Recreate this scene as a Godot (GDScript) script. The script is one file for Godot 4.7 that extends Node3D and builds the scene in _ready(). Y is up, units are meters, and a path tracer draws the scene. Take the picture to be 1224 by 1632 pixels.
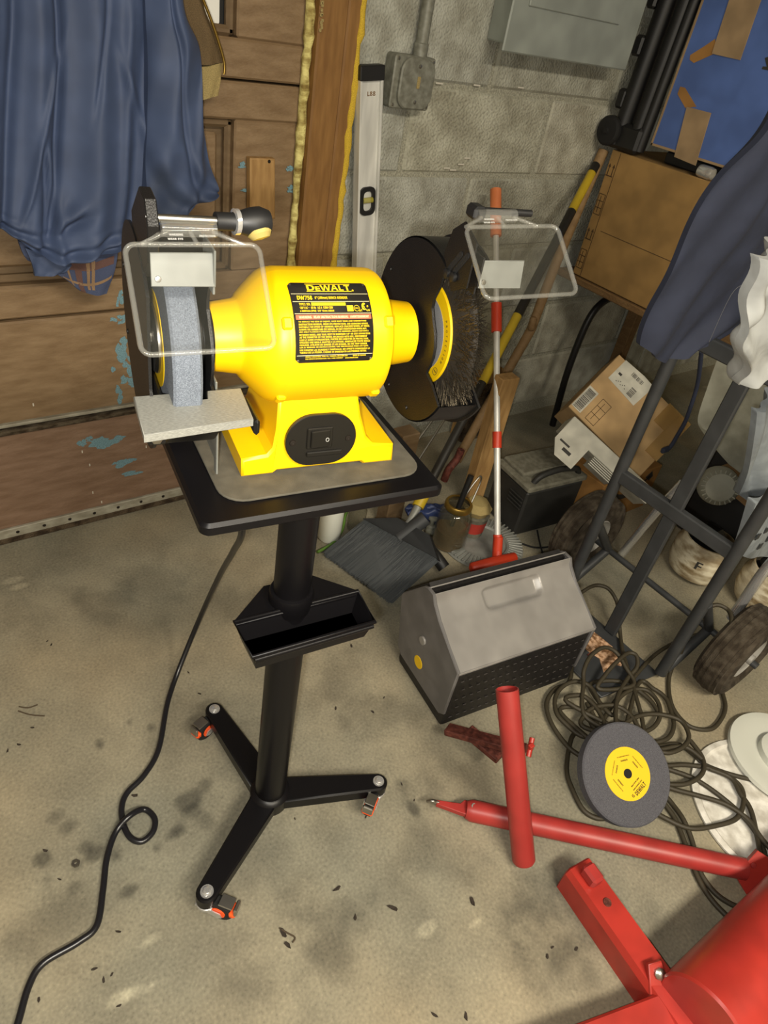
extends Node3D
# A garage corner lit by a phone flash: a yellow bench grinder on a rolling stand, clutter along the wall.
const WALL_Z := -1.515

class MB:
	var st := SurfaceTool.new()
	var x := Transform3D.IDENTITY
	var g := 0
	func _init(t := Transform3D.IDENTITY) -> void:
		x = t
		st.begin(Mesh.PRIMITIVE_TRIANGLES)
	func smooth() -> void:
		g += 1
		st.set_smooth_group(g)
	func flat() -> void:
		st.set_smooth_group(4294967295)
	func pt(p: Vector3, uv := Vector2.ZERO) -> void:
		st.set_uv(uv)
		st.add_vertex(x * p)
	func tri(a: Vector3, b: Vector3, c: Vector3, ua := Vector2.ZERO, ub := Vector2.ZERO, uc := Vector2.ZERO) -> void:
		pt(a, ua)
		pt(c, uc)
		pt(b, ub)
	func quad(a: Vector3, b: Vector3, c: Vector3, d: Vector3, ua := Vector2(0, 1), ub := Vector2(1, 1), uc := Vector2(1, 0), ud := Vector2(0, 0)) -> void:
		tri(a, b, c, ua, ub, uc)
		tri(a, c, d, ua, uc, ud)
	func box(c: Vector3, s: Vector3, bev := 0.0) -> void:
		flat()
		var h := s / 2.0
		var b: float = minf(bev, minf(h.x, minf(h.y, h.z)) * 0.9)
		for k in 3:
			for sg in [-1.0, 1.0]:
				var n := Vector3.ZERO
				n[k] = sg
				var u := Vector3.ZERO
				u[(k + 1) % 3] = 1.0
				var w: Vector3 = n.cross(u)
				var hu: float = h[(k + 1) % 3] - b
				var hw: float = h[(k + 2) % 3] - b
				var o: Vector3 = c + n * h[k]
				quad(o - u * hu - w * hw, o + u * hu - w * hw, o + u * hu + w * hw, o - u * hu + w * hw)
		if b <= 0.0:
			return
		for k in 3:
			var i := (k + 1) % 3
			var j := (k + 2) % 3
			for si in [-1.0, 1.0]:
				for sj in [-1.0, 1.0]:
					var p := Vector3.ZERO
					p[i] = si * h[i]
					p[j] = sj * (h[j] - b)
					var q := Vector3.ZERO
					q[i] = si * (h[i] - b)
					q[j] = sj * h[j]
					var e := Vector3.ZERO
					e[k] = h[k] - b
					if si * sj > 0.0:
						quad(c + p - e, c + q - e, c + q + e, c + p + e)
					else:
						quad(c + q - e, c + p - e, c + p + e, c + q + e)
		for sx in [-1.0, 1.0]:
			for sy in [-1.0, 1.0]:
				for sz in [-1.0, 1.0]:
					var a := c + Vector3(sx * h.x, sy * (h.y - b), sz * (h.z - b))
					var d := c + Vector3(sx * (h.x - b), sy * h.y, sz * (h.z - b))
					var e := c + Vector3(sx * (h.x - b), sy * (h.y - b), sz * h.z)
					if sx * sy * sz > 0.0:
						tri(a, d, e)
					else:
						tri(a, e, d)
	func tube(p: Array, r, n := 10, closed := false, caps := true) -> void:
		var m := p.size()
		var rad := func(i: int) -> float: return r[i] if r is Array else r
		var t: Array = []
		for i in m:
			var a: Vector3 = p[(i - 1 + m) % m] if closed or i > 0 else p[i]
			var b: Vector3 = p[(i + 1) % m] if closed or i < m - 1 else p[i]
			t.append((b - a).normalized())
		var u: Vector3 = (t[0] as Vector3).cross(Vector3.UP)
		if u.length() < 0.05:
			u = (t[0] as Vector3).cross(Vector3.RIGHT)
		u = u.normalized()
		var rings: Array = []
		for i in m:
			u = (u - t[i] * u.dot(t[i])).normalized()
			var w: Vector3 = (t[i] as Vector3).cross(u)
			var ring: Array = []
			for k in n:
				var a := TAU * k / n
				ring.append(p[i] + (u * cos(a) + w * sin(a)) * rad.call(i))
			rings.append(ring)
		smooth()
		for i in (m if closed else m - 1):
			var A: Array = rings[i]
			var B: Array = rings[(i + 1) % m]
			for k in n:
				var l := (k + 1) % n
				quad(A[k], A[l], B[l], B[k], Vector2(float(k) / n, float(i) / m), Vector2(float(k + 1) / n, float(i) / m), Vector2(float(k + 1) / n, float(i + 1) / m), Vector2(float(k) / n, float(i + 1) / m))
		if caps and not closed:
			flat()
			for k in range(1, n - 1):
				tri(rings[0][0], rings[0][k + 1], rings[0][k])
				tri(rings[m - 1][0], rings[m - 1][k], rings[m - 1][k + 1])
	func rod(a: Vector3, b: Vector3, r, n := 12) -> void:
		tube([a, b], r, n)
	# profile of (radius, height) from bottom to top along local +Y; outside to the right of the path
	func lathe(pr: Array, n := 32, xf := Transform3D.IDENTITY) -> void:
		var keep := x
		x = x * xf
		smooth()
		for i in pr.size() - 1:
			var a: Vector2 = pr[i]
			var b: Vector2 = pr[i + 1]
			if i > 0 and absf((a - (pr[i - 1] as Vector2)).angle_to(b - a)) > 0.6:
				smooth()
			for k in n:
				var p := TAU * k / n
				var q := TAU * (k + 1) / n
				var ca := Vector3(cos(p), 0, sin(p))
				var cb := Vector3(cos(q), 0, sin(q))
				var A := ca * a.x + Vector3.UP * a.y
				var B := cb * a.x + Vector3.UP * a.y
				var C := cb * b.x + Vector3.UP * b.y
				var D := ca * b.x + Vector3.UP * b.y
				var ua := Vector2(float(k) / n, a.y)
				if a.x < 1e-6:
					tri(A, D, C)
				elif b.x < 1e-6:
					tri(A, D, B)
				else:
					quad(A, D, C, B)
		x = keep
	# polygon (counter-clockwise in XY) extruded from z0 to z1, edges chamfered by bev
	func prism(poly: Array, z0: float, z1: float, bev := 0.0, warp = null) -> void:
		var n := poly.size()
		var area := 0.0
		for i in n:
			area += (poly[i] as Vector2).cross(poly[(i + 1) % n])
		var P: Array = poly.duplicate()
		if area < 0.0:
			P.reverse()
		var f := func(q: Vector2, z: float) -> Vector3:
			var r := Vector3(q.x, q.y, z)
			return warp.call(r) if warp != null else r
		var inner: Array = P
		if bev > 0.0:
			inner = []
			for i in n:
				var d0: Vector2 = ((P[i] as Vector2) - (P[(i - 1 + n) % n] as Vector2)).normalized()
				var d1: Vector2 = ((P[(i + 1) % n] as Vector2) - (P[i] as Vector2)).normalized()
				var m := (Vector2(-d0.y, d0.x) + Vector2(-d1.y, d1.x))
				m = m.normalized() / maxf(0.5, m.length() / 2.0)
				inner.append(P[i] + m * bev)
		var idx := Geometry2D.triangulate_polygon(PackedVector2Array(inner))
		flat()
		for i in range(0, idx.size(), 3):
			var a: Vector2 = inner[idx[i]]
			var b: Vector2 = inner[idx[i + 1]]
			var c: Vector2 = inner[idx[i + 2]]
			if (b - a).cross(c - a) < 0.0:
				var s := b
				b = c
				c = s
			tri(f.call(a, z1), f.call(b, z1), f.call(c, z1), a, b, c)
			tri(f.call(a, z0), f.call(c, z0), f.call(b, z0), a, c, b)
		smooth()
		for i in n:
			var j := (i + 1) % n
			var d0: Vector2 = (P[i] as Vector2) - (P[(i - 1 + n) % n] as Vector2)
			if absf(d0.angle_to((P[j] as Vector2) - (P[i] as Vector2))) > 0.45:
				smooth()
			quad(f.call(P[i], z0 + bev), f.call(P[j], z0 + bev), f.call(P[j], z1 - bev), f.call(P[i], z1 - bev))
		if bev > 0.0:
			smooth()
			for i in n:
				var j := (i + 1) % n
				quad(f.call(P[i], z1 - bev), f.call(P[j], z1 - bev), f.call(inner[j], z1), f.call(inner[i], z1))
				quad(f.call(inner[i], z0), f.call(inner[j], z0), f.call(P[j], z0 + bev), f.call(P[i], z0 + bev))
	# rows of points (left to right, top to bottom) drawn as a smooth sheet with an optional back, shifted by off(u, v)
	func patch(rows: Array, nu: int, nv: int, off = null, thick := Vector3.ZERO) -> void:
		var G: Array = []
		for j in nv + 1:
			var line: Array = []
			for i in nu + 1:
				var p := MB.bic(rows, float(i) / nu, float(j) / nv)
				if off != null:
					p += off.call(float(i) / nu, float(j) / nv)
				line.append(p)
			G.append(line)
		smooth()
		for j in nv:
			for i in nu:
				quad(G[j + 1][i], G[j + 1][i + 1], G[j][i + 1], G[j][i], Vector2(float(i) / nu, float(j + 1) / nv), Vector2(float(i + 1) / nu, float(j + 1) / nv), Vector2(float(i + 1) / nu, float(j) / nv), Vector2(float(i) / nu, float(j) / nv))
		if thick == Vector3.ZERO:
			return
		smooth()
		for j in nv:
			for i in nu:
				quad(G[j][i] + thick, G[j][i + 1] + thick, G[j + 1][i + 1] + thick, G[j + 1][i] + thick)
		smooth()
		for i in nu:
			quad(G[0][i], G[0][i + 1], G[0][i + 1] + thick, G[0][i] + thick)
			quad(G[nv][i] + thick, G[nv][i + 1] + thick, G[nv][i + 1], G[nv][i])
		for j in nv:
			quad(G[j + 1][0], G[j][0], G[j][0] + thick, G[j + 1][0] + thick)
			quad(G[j][nu], G[j + 1][nu], G[j + 1][nu] + thick, G[j][nu] + thick)
	static func cat(a, b, c, d, t: float):
		return 0.5 * ((2.0 * b) + (c - a) * t + (2.0 * a - 5.0 * b + 4.0 * c - d) * t * t + (3.0 * b - a - 3.0 * c + d) * t * t * t)
	static func along(p: Array, u: float):
		var m := p.size() - 1
		var s := clampf(u, 0.0, 1.0) * m
		var i := mini(int(s), m - 1)
		return cat(p[maxi(i - 1, 0)], p[i], p[i + 1], p[mini(i + 2, m)], s - i)
	static func bic(rows: Array, u: float, v: float) -> Vector3:
		var line: Array = []
		for r in rows:
			line.append(along(r, u))
		return along(line, v)
	func words(t: String, c: Vector2, w: float, h: float, map: Callable, bold := true, face := "Droid Sans", depth := 0.0004) -> void:
		var m := TextMesh.new()
		var f := SystemFont.new()
		f.font_names = PackedStringArray([face])
		f.font_weight = 700 if bold else 400
		m.font = f
		m.text = t
		m.font_size = 32
		m.pixel_size = 0.01
		m.depth = 0.01
		m.curve_step = 3.0
		var arr := m.surface_get_arrays(0)
		var V: PackedVector3Array = arr[Mesh.ARRAY_VERTEX]
		if V.is_empty():
			return
		var I: PackedInt32Array = arr[Mesh.ARRAY_INDEX] if arr[Mesh.ARRAY_INDEX] != null else PackedInt32Array(range(V.size()))
		var lo := V[0]
		var hi := V[0]
		for p in V:
			lo = lo.min(p)
			hi = hi.max(p)
		var sc := Vector2(w / maxf(hi.x - lo.x, 1e-5), h / maxf(hi.y - lo.y, 1e-5))
		if w <= 0.0:
			sc.x = sc.y
		flat()
		for i in I:
			var p := V[i] - (lo + hi) / 2.0
			pt(map.call(Vector3(c.x + p.x * sc.x, c.y + p.y * sc.y, depth if p.z > 0.0 else 0.0)))
	func mesh() -> ArrayMesh:
		st.generate_normals()
		return st.commit()

var M := {}
var tex := {}
var taken := {}
var rng := RandomNumberGenerator.new()

func spline(p: Array, sub := 5, closed := false) -> Array:
	var out: Array = []
	var m := p.size()
	for i in (m if closed else m - 1):
		for k in sub:
			var a = p[(i - 1 + m) % m] if closed else p[maxi(i - 1, 0)]
			var d = p[(i + 2) % m] if closed else p[mini(i + 2, m - 1)]
			out.append(MB.cat(a, p[i], p[(i + 1) % m], d, float(k) / sub))
	if not closed:
		out.append(p[m - 1])
	return out

func ydir(o: Vector3, d: Vector3) -> Transform3D:
	var y := d.normalized()
	var s := Vector3.RIGHT if absf(y.x) < 0.9 else Vector3.UP
	var z := s.cross(y).normalized()
	return Transform3D(Basis(y.cross(z), y, z), o)

func numbered(called: String) -> String:
	taken[called] = taken.get(called, -1) + 1
	return called if taken[called] == 0 else "%s_%03d" % [called, taken[called]]

func thing(called: String, label: String, category: String, at := Vector3.ZERO, yaw := 0.0, group := "") -> Node3D:
	var o := Node3D.new()
	o.name = numbered(called)
	o.position = at
	o.rotation.y = deg_to_rad(yaw)
	add_child(o)
	return tag(o, label, category, group)

func tag(o: Node3D, label: String, category: String, group := "") -> Node3D:
	o.set_meta("label", label)
	o.set_meta("category", category)
	if group != "":
		o.set_meta("group", group)
	return o

func struct(called: String, label: String, category: String) -> Node3D:
	var o := thing(called, label, category)
	o.set_meta("kind", "structure")
	return o

func part(b: MB, called: String, m: Material, parent: Node3D, label := "") -> MeshInstance3D:
	var o := MeshInstance3D.new()
	o.name = called
	o.mesh = b.mesh()
	o.material_override = m
	if label != "":
		o.set_meta("label", label)
	parent.add_child(o, true)
	return o

# one-mesh thing whose shape was built in world coordinates around its base
func single(called: String, b: MB, m: Material, label: String, category: String, at: Vector3, group := "") -> MeshInstance3D:
	var o := MeshInstance3D.new()
	o.name = numbered(called)
	o.mesh = b.mesh()
	o.material_override = m
	o.position = at
	add_child(o)
	tag(o, label, category, group)
	return o

func inv(o: Node3D) -> MB:
	return MB.new(o.transform.affine_inverse())

func rounded(w: float, h: float, r: float, n := 5, c := Vector2.ZERO) -> Array:
	var out: Array = []
	for q in 4:
		var cx: float = [w / 2 - r, -w / 2 + r, -w / 2 + r, w / 2 - r][q]
		var cy: float = [h / 2 - r, h / 2 - r, -h / 2 + r, -h / 2 + r][q]
		for k in n + 1:
			var a := PI / 2 * (q + float(k) / n)
			out.append(c + Vector2(cx + r * cos(a), cy + r * sin(a)))
	return out

func arc(c: Vector2, r: float, a0: float, a1: float, n: int) -> Array:
	var out: Array = []
	for k in n + 1:
		var a := deg_to_rad(lerpf(a0, a1, float(k) / n))
		out.append(c + Vector2(cos(a), sin(a)) * r)
	return out

func noise(called: String, kind: int, freq: float, oct: int, lo: Color, hi: Color, size := 512, at0 := 0.0, at1 := 1.0) -> NoiseTexture2D:
	var f := FastNoiseLite.new()
	f.seed = 7 + tex.size() * 13
	f.noise_type = kind
	f.frequency = freq
	f.fractal_octaves = oct
	var t := NoiseTexture2D.new()
	t.noise = f
	t.width = size
	t.height = size
	t.seamless = true
	var gr := Gradient.new()
	gr.offsets = PackedFloat32Array([at0, at1])
	gr.colors = PackedColorArray([lo, hi])
	t.color_ramp = gr
	tex[called] = t
	return t

func bump(called: String, freq: float, oct: int, strength: float, size := 512) -> NoiseTexture2D:
	var f := FastNoiseLite.new()
	f.seed = 31 + tex.size() * 17
	f.noise_type = FastNoiseLite.TYPE_SIMPLEX_SMOOTH
	f.frequency = freq
	f.fractal_octaves = oct
	var t := NoiseTexture2D.new()
	t.noise = f
	t.width = size
	t.height = size
	t.seamless = true
	t.as_normal_map = true
	t.bump_strength = strength
	tex[called] = t
	return t

func mat(called: String, c: Color, rough := 0.6, metal := 0.0, albedo := "", scale := Vector3.ONE, nrm := "", nstr := 1.0) -> StandardMaterial3D:
	var m := StandardMaterial3D.new()
	m.resource_name = called
	m.albedo_color = c
	m.roughness = rough
	m.metallic = metal
	if albedo != "":
		m.albedo_texture = tex[albedo]
	if nrm != "":
		m.normal_enabled = true
		m.normal_texture = tex[nrm]
		m.normal_scale = nstr
	if albedo != "" or nrm != "":
		m.uv1_triplanar = true
		m.uv1_scale = scale
	M[called] = m
	return m

func col(r: int, g: int, b: int) -> Color:
	return Color(r / 255.0, g / 255.0, b / 255.0)

func make_materials() -> void:
	var W := Color.WHITE
	var S := FastNoiseLite.TYPE_SIMPLEX_SMOOTH
	noise("mottle", S, 0.012, 5, Color(0.8, 0.79, 0.77), W, 512, 0.15, 0.85)
	noise("soft", S, 0.008, 3, Color(0.88, 0.88, 0.88), W, 256, 0.2, 0.8)
	noise("speck", S, 0.09, 3, Color(0.78, 0.78, 0.78), W, 512, 0.2, 0.8)
	noise("grit", FastNoiseLite.TYPE_VALUE, 0.35, 2, Color(0.6, 0.6, 0.62), W, 256, 0.15, 0.85)
	noise("grain", S, 0.02, 5, Color(0.84, 0.81, 0.77), W, 512, 0.1, 0.9)
	noise("grime", S, 0.012, 5, Color(0.55, 0.48, 0.38), W, 512, 0.2, 0.7)
	noise("rusty", S, 0.03, 5, Color(0.5, 0.36, 0.28), W, 256, 0.2, 0.8)
	noise("wear", S, 0.05, 4, Color(0.5, 0.5, 0.5), W, 256, 0.1, 0.5)
	bump("rough", 0.12, 4, 6.0)
	bump("fine", 0.3, 2, 3.0, 256)
	bump("waves", 0.012, 2, 5.0)
	mat("yellow", col(250, 200, 0), 0.42, 0.0, "", Vector3.ONE)
	mat("yellow_print", col(240, 205, 20), 0.75)
	mat("cream_print", col(225, 215, 165), 0.5)
	mat("plate_black", col(28, 24, 16), 0.75)
	mat("red_print", col(190, 95, 60), 0.5)
	mat("black_paint", col(22, 21, 21), 0.45, 0.0, "soft", Vector3(8, 8, 8), "fine", 0.25)
	mat("stand_black", col(16, 15, 17), 0.36)
	M.stand_black.metallic_specular = 0.35
	mat("chrome", col(222, 222, 222), 0.2, 0.75)
	mat("steel", col(190, 188, 182), 0.34, 1.0, "soft", Vector3(6, 6, 6))
	mat("cast", col(172, 172, 164), 0.5, 0.25, "speck", Vector3(4, 30, 40), "fine", 0.2)
	mat("plate_steel", col(140, 142, 136), 0.5, 0.2, "soft", Vector3(9, 9, 9))
	mat("stone", col(142, 151, 162), 0.95, 0.0, "grit", Vector3(22, 22, 22), "fine", 0.8)
	mat("stone_dark", col(110, 110, 116), 0.95, 0.0, "grit", Vector3(20, 20, 20), "fine", 0.8)
	mat("label_yellow", col(240, 196, 0), 0.55)
	mat("rubber", col(24, 24, 24), 0.85, 0.0, "speck", Vector3(12, 12, 12), "fine", 0.5)
	mat("mat_rubber", col(96, 92, 80), 0.9, 0.0, "soft", Vector3(14, 14, 14), "fine", 0.4)
	mat("orange", col(255, 92, 30), 0.5)
	mat("wire", col(120, 112, 98), 0.4, 0.9)
	mat("wire_dark", col(52, 47, 40), 0.7, 0.3)
	mat("switch_black", col(24, 22, 18), 0.4)
	mat("white_print", col(170, 170, 165), 0.6)
	mat("lens_yellow", col(176, 158, 92), 0.3)
	var cl := mat("clear", Color(0.5, 0.52, 0.5, 0.02), 0.04)
	cl.transparency = BaseMaterial3D.TRANSPARENCY_ALPHA
	var ce := mat("clear_edge", Color(0.75, 0.75, 0.72, 0.09), 0.06)
	ce.transparency = BaseMaterial3D.TRANSPARENCY_ALPHA
	var gl := mat("jar_glass", Color(0.34, 0.33, 0.26, 0.3), 0.08)
	gl.transparency = BaseMaterial3D.TRANSPARENCY_ALPHA
	mat("door", col(140, 117, 88), 0.6, 0.0, "grain", Vector3(1.0, 4.0, 4.0), "rough", 0.1)
	mat("door_dark", col(116, 96, 70), 0.65, 0.0, "grain", Vector3(1, 4, 4))
	mat("door_red", col(140, 114, 94), 0.65, 0.0, "grain", Vector3(0.8, 4, 4), "rough", 0.15)
	mat("jamb", col(142, 104, 56), 0.6, 0.0, "grain", Vector3(5, 0.8, 5))
	mat("blue_paint", col(122, 160, 172), 0.7, 0.0, "speck", Vector3(6, 6, 6))
	mat("foam", col(226, 190, 60), 0.95, 0.0, "speck", Vector3(8, 8, 8), "rough", 0.8)
	mat("foam_pale", col(226, 216, 140), 0.9, 0.0, "grime", Vector3(2, 6, 6), "rough", 0.5)
	mat("dirt", col(92, 82, 66), 0.95, 0.0, "grime", Vector3(4, 9, 9), "rough", 0.8)
	mat("strip", col(172, 168, 152), 0.6, 0.1, "mottle", Vector3(3, 6, 6))
	mat("screw_dark", col(40, 34, 28), 0.6, 0.5)
	for k in 4:
		mat("block%d" % k, [col(182, 181, 164), col(174, 174, 160), col(186, 184, 168), col(178, 179, 168)][k], 0.92, 0.0, "mottle", Vector3(1.3 + 0.2 * k, 1.5, 1.5), "fine", 0.5)
	mat("mortar", col(174, 172, 154), 0.95, 0.0, "speck", Vector3(3, 3, 3), "rough", 0.4)
	mat("pine", col(176, 140, 88), 0.75, 0.0, "grain", Vector3(6, 1.0, 6))
	mat("old_wood", col(126, 98, 62), 0.8, 0.0, "grain", Vector3(5, 5, 1.2), "rough", 0.3)
	mat("handle_wood", col(152, 124, 86), 0.7, 0.0, "grain", Vector3(4, 4, 4), "rough", 0.3)
	mat("brown_board", col(86, 72, 54), 0.9, 0.0, "grime", Vector3(3, 3, 3), "rough", 0.8)
	mat("white_paint", col(205, 200, 186), 0.6)
	mat("paper", col(206, 204, 190), 0.75, 0.0, "soft", Vector3(6, 6, 6))
	mat("tread_light", col(52, 48, 46), 0.6)
	mat("sticker_peach", col(206, 168, 136), 0.8, 0.0, "grime", Vector3(9, 9, 9))
	mat("bristle_light", col(108, 112, 114), 0.7)
	mat("thread_grey", col(110, 110, 112), 0.9)
	mat("ink", col(52, 50, 46), 0.7)
	mat("carton", col(166, 120, 62), 0.85, 0.0, "soft", Vector3(4, 4, 4))
	mat("carton_dark", col(160, 126, 74), 0.85, 0.0, "soft", Vector3(4, 4, 4))
	mat("carton_light", col(190, 158, 112), 0.85, 0.0, "soft", Vector3(4, 4, 4))
	mat("tape", Color(0.75, 0.6, 0.36, 0.5), 0.2)
	M.tape.transparency = BaseMaterial3D.TRANSPARENCY_ALPHA
	mat("carton_print", col(72, 52, 30), 0.8)
	mat("blue_board", col(84, 112, 178), 0.75, 0.0, "soft", Vector3(3, 3, 3))
	mat("kraft", col(164, 138, 104), 0.85, 0.0, "soft", Vector3(5, 5, 5))
	mat("galv", col(140, 141, 130), 0.5, 0.2, "mottle", Vector3(7, 7, 7))
	mat("panel_grey", col(156, 162, 154), 0.55, 0.1, "soft", Vector3(3, 3, 3))
	mat("alu", col(228, 228, 222), 0.42, 0.25, "soft", Vector3(12, 2, 12))
	mat("black_plastic", col(26, 26, 27), 0.5, 0.0, "soft", Vector3(6, 6, 6))
	mat("vial", Color(0.72, 0.68, 0.25, 0.6), 0.1)
	M.vial.transparency = BaseMaterial3D.TRANSPARENCY_ALPHA
	mat("red_plastic", col(205, 62, 34), 0.45)
	mat("orange_grip", col(226, 132, 82), 0.5)
	mat("broom_plastic", col(52, 54, 56), 0.6)
	mat("bristle", col(66, 70, 72), 0.7)
	mat("fiber_yellow", col(196, 168, 40), 0.45, 0.0, "soft", Vector3(6, 6, 6))
	mat("fiber_black", col(34, 32, 28), 0.5, 0.0, "soft", Vector3(6, 6, 6))
	mat("cooler_silver", col(152, 149, 145), 0.34, 0.12, "soft", Vector3(5, 5, 5))
	mat("cooler_grey", col(112, 110, 110), 0.45, 0.1, "soft", Vector3(5, 5, 5))
	mat("cooler_black", col(30, 28, 28), 0.5, 0.0, "wear", Vector3(9, 9, 9))
	mat("red_paint", col(178, 48, 38), 0.36, 0.0, "soft", Vector3(5, 5, 5))
	M.red_paint.clearcoat_enabled = true
	M.red_paint.clearcoat = 0.35
	mat("red_worn", col(172, 54, 50), 0.42, 0.0, "soft", Vector3(5, 5, 5))
	mat("rust_red", col(112, 58, 46), 0.75, 0.1, "rusty", Vector3(8, 8, 8), "rough", 0.4)
	mat("truck_grey", col(66, 68, 70), 0.5, 0.2, "soft", Vector3(6, 6, 6))
	mat("truck_tire", col(74, 66, 54), 0.9, 0.0, "grime", Vector3(5, 5, 5), "rough", 0.5)
	mat("hub_grey", col(170, 168, 162), 0.45, 0.2, "soft", Vector3(8, 8, 8))
	mat("cord_olive", col(56, 50, 36), 0.6)
	mat("cord_black", col(26, 26, 30), 0.3)
	mat("navy", col(66, 81, 114), 0.68, 0.0, "soft", Vector3(5, 5, 5), "waves", 0.15)
	M.navy.rim_enabled = true
	M.navy.rim = 0.05
	mat("navy_dark", col(44, 50, 70), 0.8, 0.0, "soft", Vector3(5, 5, 5), "waves", 0.3)
	mat("tan_cloth", col(112, 92, 62), 0.9, 0.0, "speck", Vector3(9, 9, 9), "rough", 0.5)
	mat("lining", col(178, 158, 104), 0.95, 0.0, "speck", Vector3(9, 9, 9), "rough", 0.6)
	mat("plaid_blue", col(72, 82, 112), 0.9, 0.0, "speck", Vector3(14, 14, 14))
	mat("plaid_tan", col(150, 122, 92), 0.9, 0.0, "speck", Vector3(14, 14, 14))
	mat("plaid_brown", col(104, 76, 70), 0.9, 0.0, "speck", Vector3(14, 14, 14))
	mat("rag", col(162, 164, 162), 0.95, 0.0, "soft", Vector3(8, 8, 8), "waves", 0.6)
	mat("denim_pale", col(150, 158, 164), 0.95, 0.0, "soft", Vector3(8, 8, 8), "waves", 0.6)
	mat("tote", col(142, 142, 128), 0.65, 0.0, "mottle", Vector3(2, 2, 2))
	mat("jug_white", col(222, 214, 190), 0.5, 0.0, "grime", Vector3(2.4, 5, 2.4))
	mat("lid_white", col(238, 236, 228), 0.55, 0.0, "mottle", Vector3(4, 4, 4))
	mat("bottle_white", col(206, 208, 198), 0.4)
	mat("hose_green", col(86, 122, 48), 0.5)
	mat("tarp", col(38, 52, 92), 0.5)
	mat("brass", col(170, 140, 70), 0.35, 0.9)
	mat("label_red", col(190, 60, 48), 0.6, 0.0, "speck", Vector3(8, 8, 8))
	mat("leaf", col(48, 40, 32), 0.9)
	mat("twig", col(74, 62, 46), 0.9)
	mat("scrap", col(176, 168, 146), 0.9)
	mat("battery", col(44, 44, 42), 0.6, 0.0, "soft", Vector3(6, 6, 6))
	mat("dusty", col(122, 120, 106), 0.85, 0.0, "mottle", Vector3(6, 6, 6))
	mat("ceiling_board", col(232, 230, 222), 0.9)
	mat("plaster", col(208, 204, 192), 0.9, 0.0, "mottle", Vector3(1, 1, 1))
	var lg := mat("lamp_glow", col(240, 238, 228), 0.5)
	lg.emission_enabled = true
	lg.emission = Color(1.0, 0.955, 0.87)
	lg.emission_energy_multiplier = 1.5
	mat("lamp_white", col(235, 235, 228), 0.5)

func _ready() -> void:
	rng.seed = 11
	setup_view()
	make_materials()
	build_room()
	build_door()
	build_wall_things()
	build_stand()
	build_grinder()
	build_cooler()
	build_left_coats()
	build_back_clutter()
	build_right_side()
	build_hand_truck()
	build_red_parts()
	build_cords()
	build_floor_bits()

func setup_view() -> void:
	var cam := Camera3D.new()
	cam.name = "camera"
	cam.transform = Transform3D(Basis(Vector3(0.8042, 0.1587, 0.5728), Vector3(0.2518, 0.782, -0.5702), Vector3(-0.5384, 0.6028, 0.5889)), Vector3(0, 1.25, 0))
	cam.fov = 73.64
	cam.near = 0.02
	add_child(cam)
	var we := WorldEnvironment.new()
	we.name = "world_environment"
	var e := Environment.new()
	e.background_mode = Environment.BG_COLOR
	e.background_color = Color(0.02, 0.02, 0.022)
	e.tonemap_mode = Environment.TONE_MAPPER_LINEAR
	e.tonemap_exposure = 0.74
	e.sdfgi_enabled = true
	e.ssao_enabled = true
	e.ssil_enabled = true
	we.environment = e
	add_child(we)
	# the phone's flash, a few centimetres beside and below its lens
	var fl := SpotLight3D.new()
	fl.name = "flash_light"
	fl.transform = Transform3D(cam.transform.basis, cam.transform * Vector3(-0.025, -0.03, 0.0))
	fl.spot_angle = 62.0
	fl.spot_angle_attenuation = 0.6
	fl.spot_range = 8.0
	fl.spot_attenuation = 2.0
	fl.light_color = Color(1.0, 0.98, 0.94)
	fl.light_energy = 1.2
	fl.light_size = 0.012
	fl.shadow_enabled = true
	add_child(fl)
	# the garage's own ceiling fitting, behind and above the photographer
	var al := AreaLight3D.new()
	al.name = "ceiling_fitting_light"
	al.area_size = Vector2(1.6, 0.3)
	al.position = Vector3(0.3, 2.34, 1.3)
	al.rotation_degrees = Vector3(-90, 0, 0)
	al.light_color = Color(1.0, 0.955, 0.87)
	al.light_energy = 14.0
	al.area_normalize_energy = true
	al.shadow_enabled = true
	add_child(al)

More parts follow.
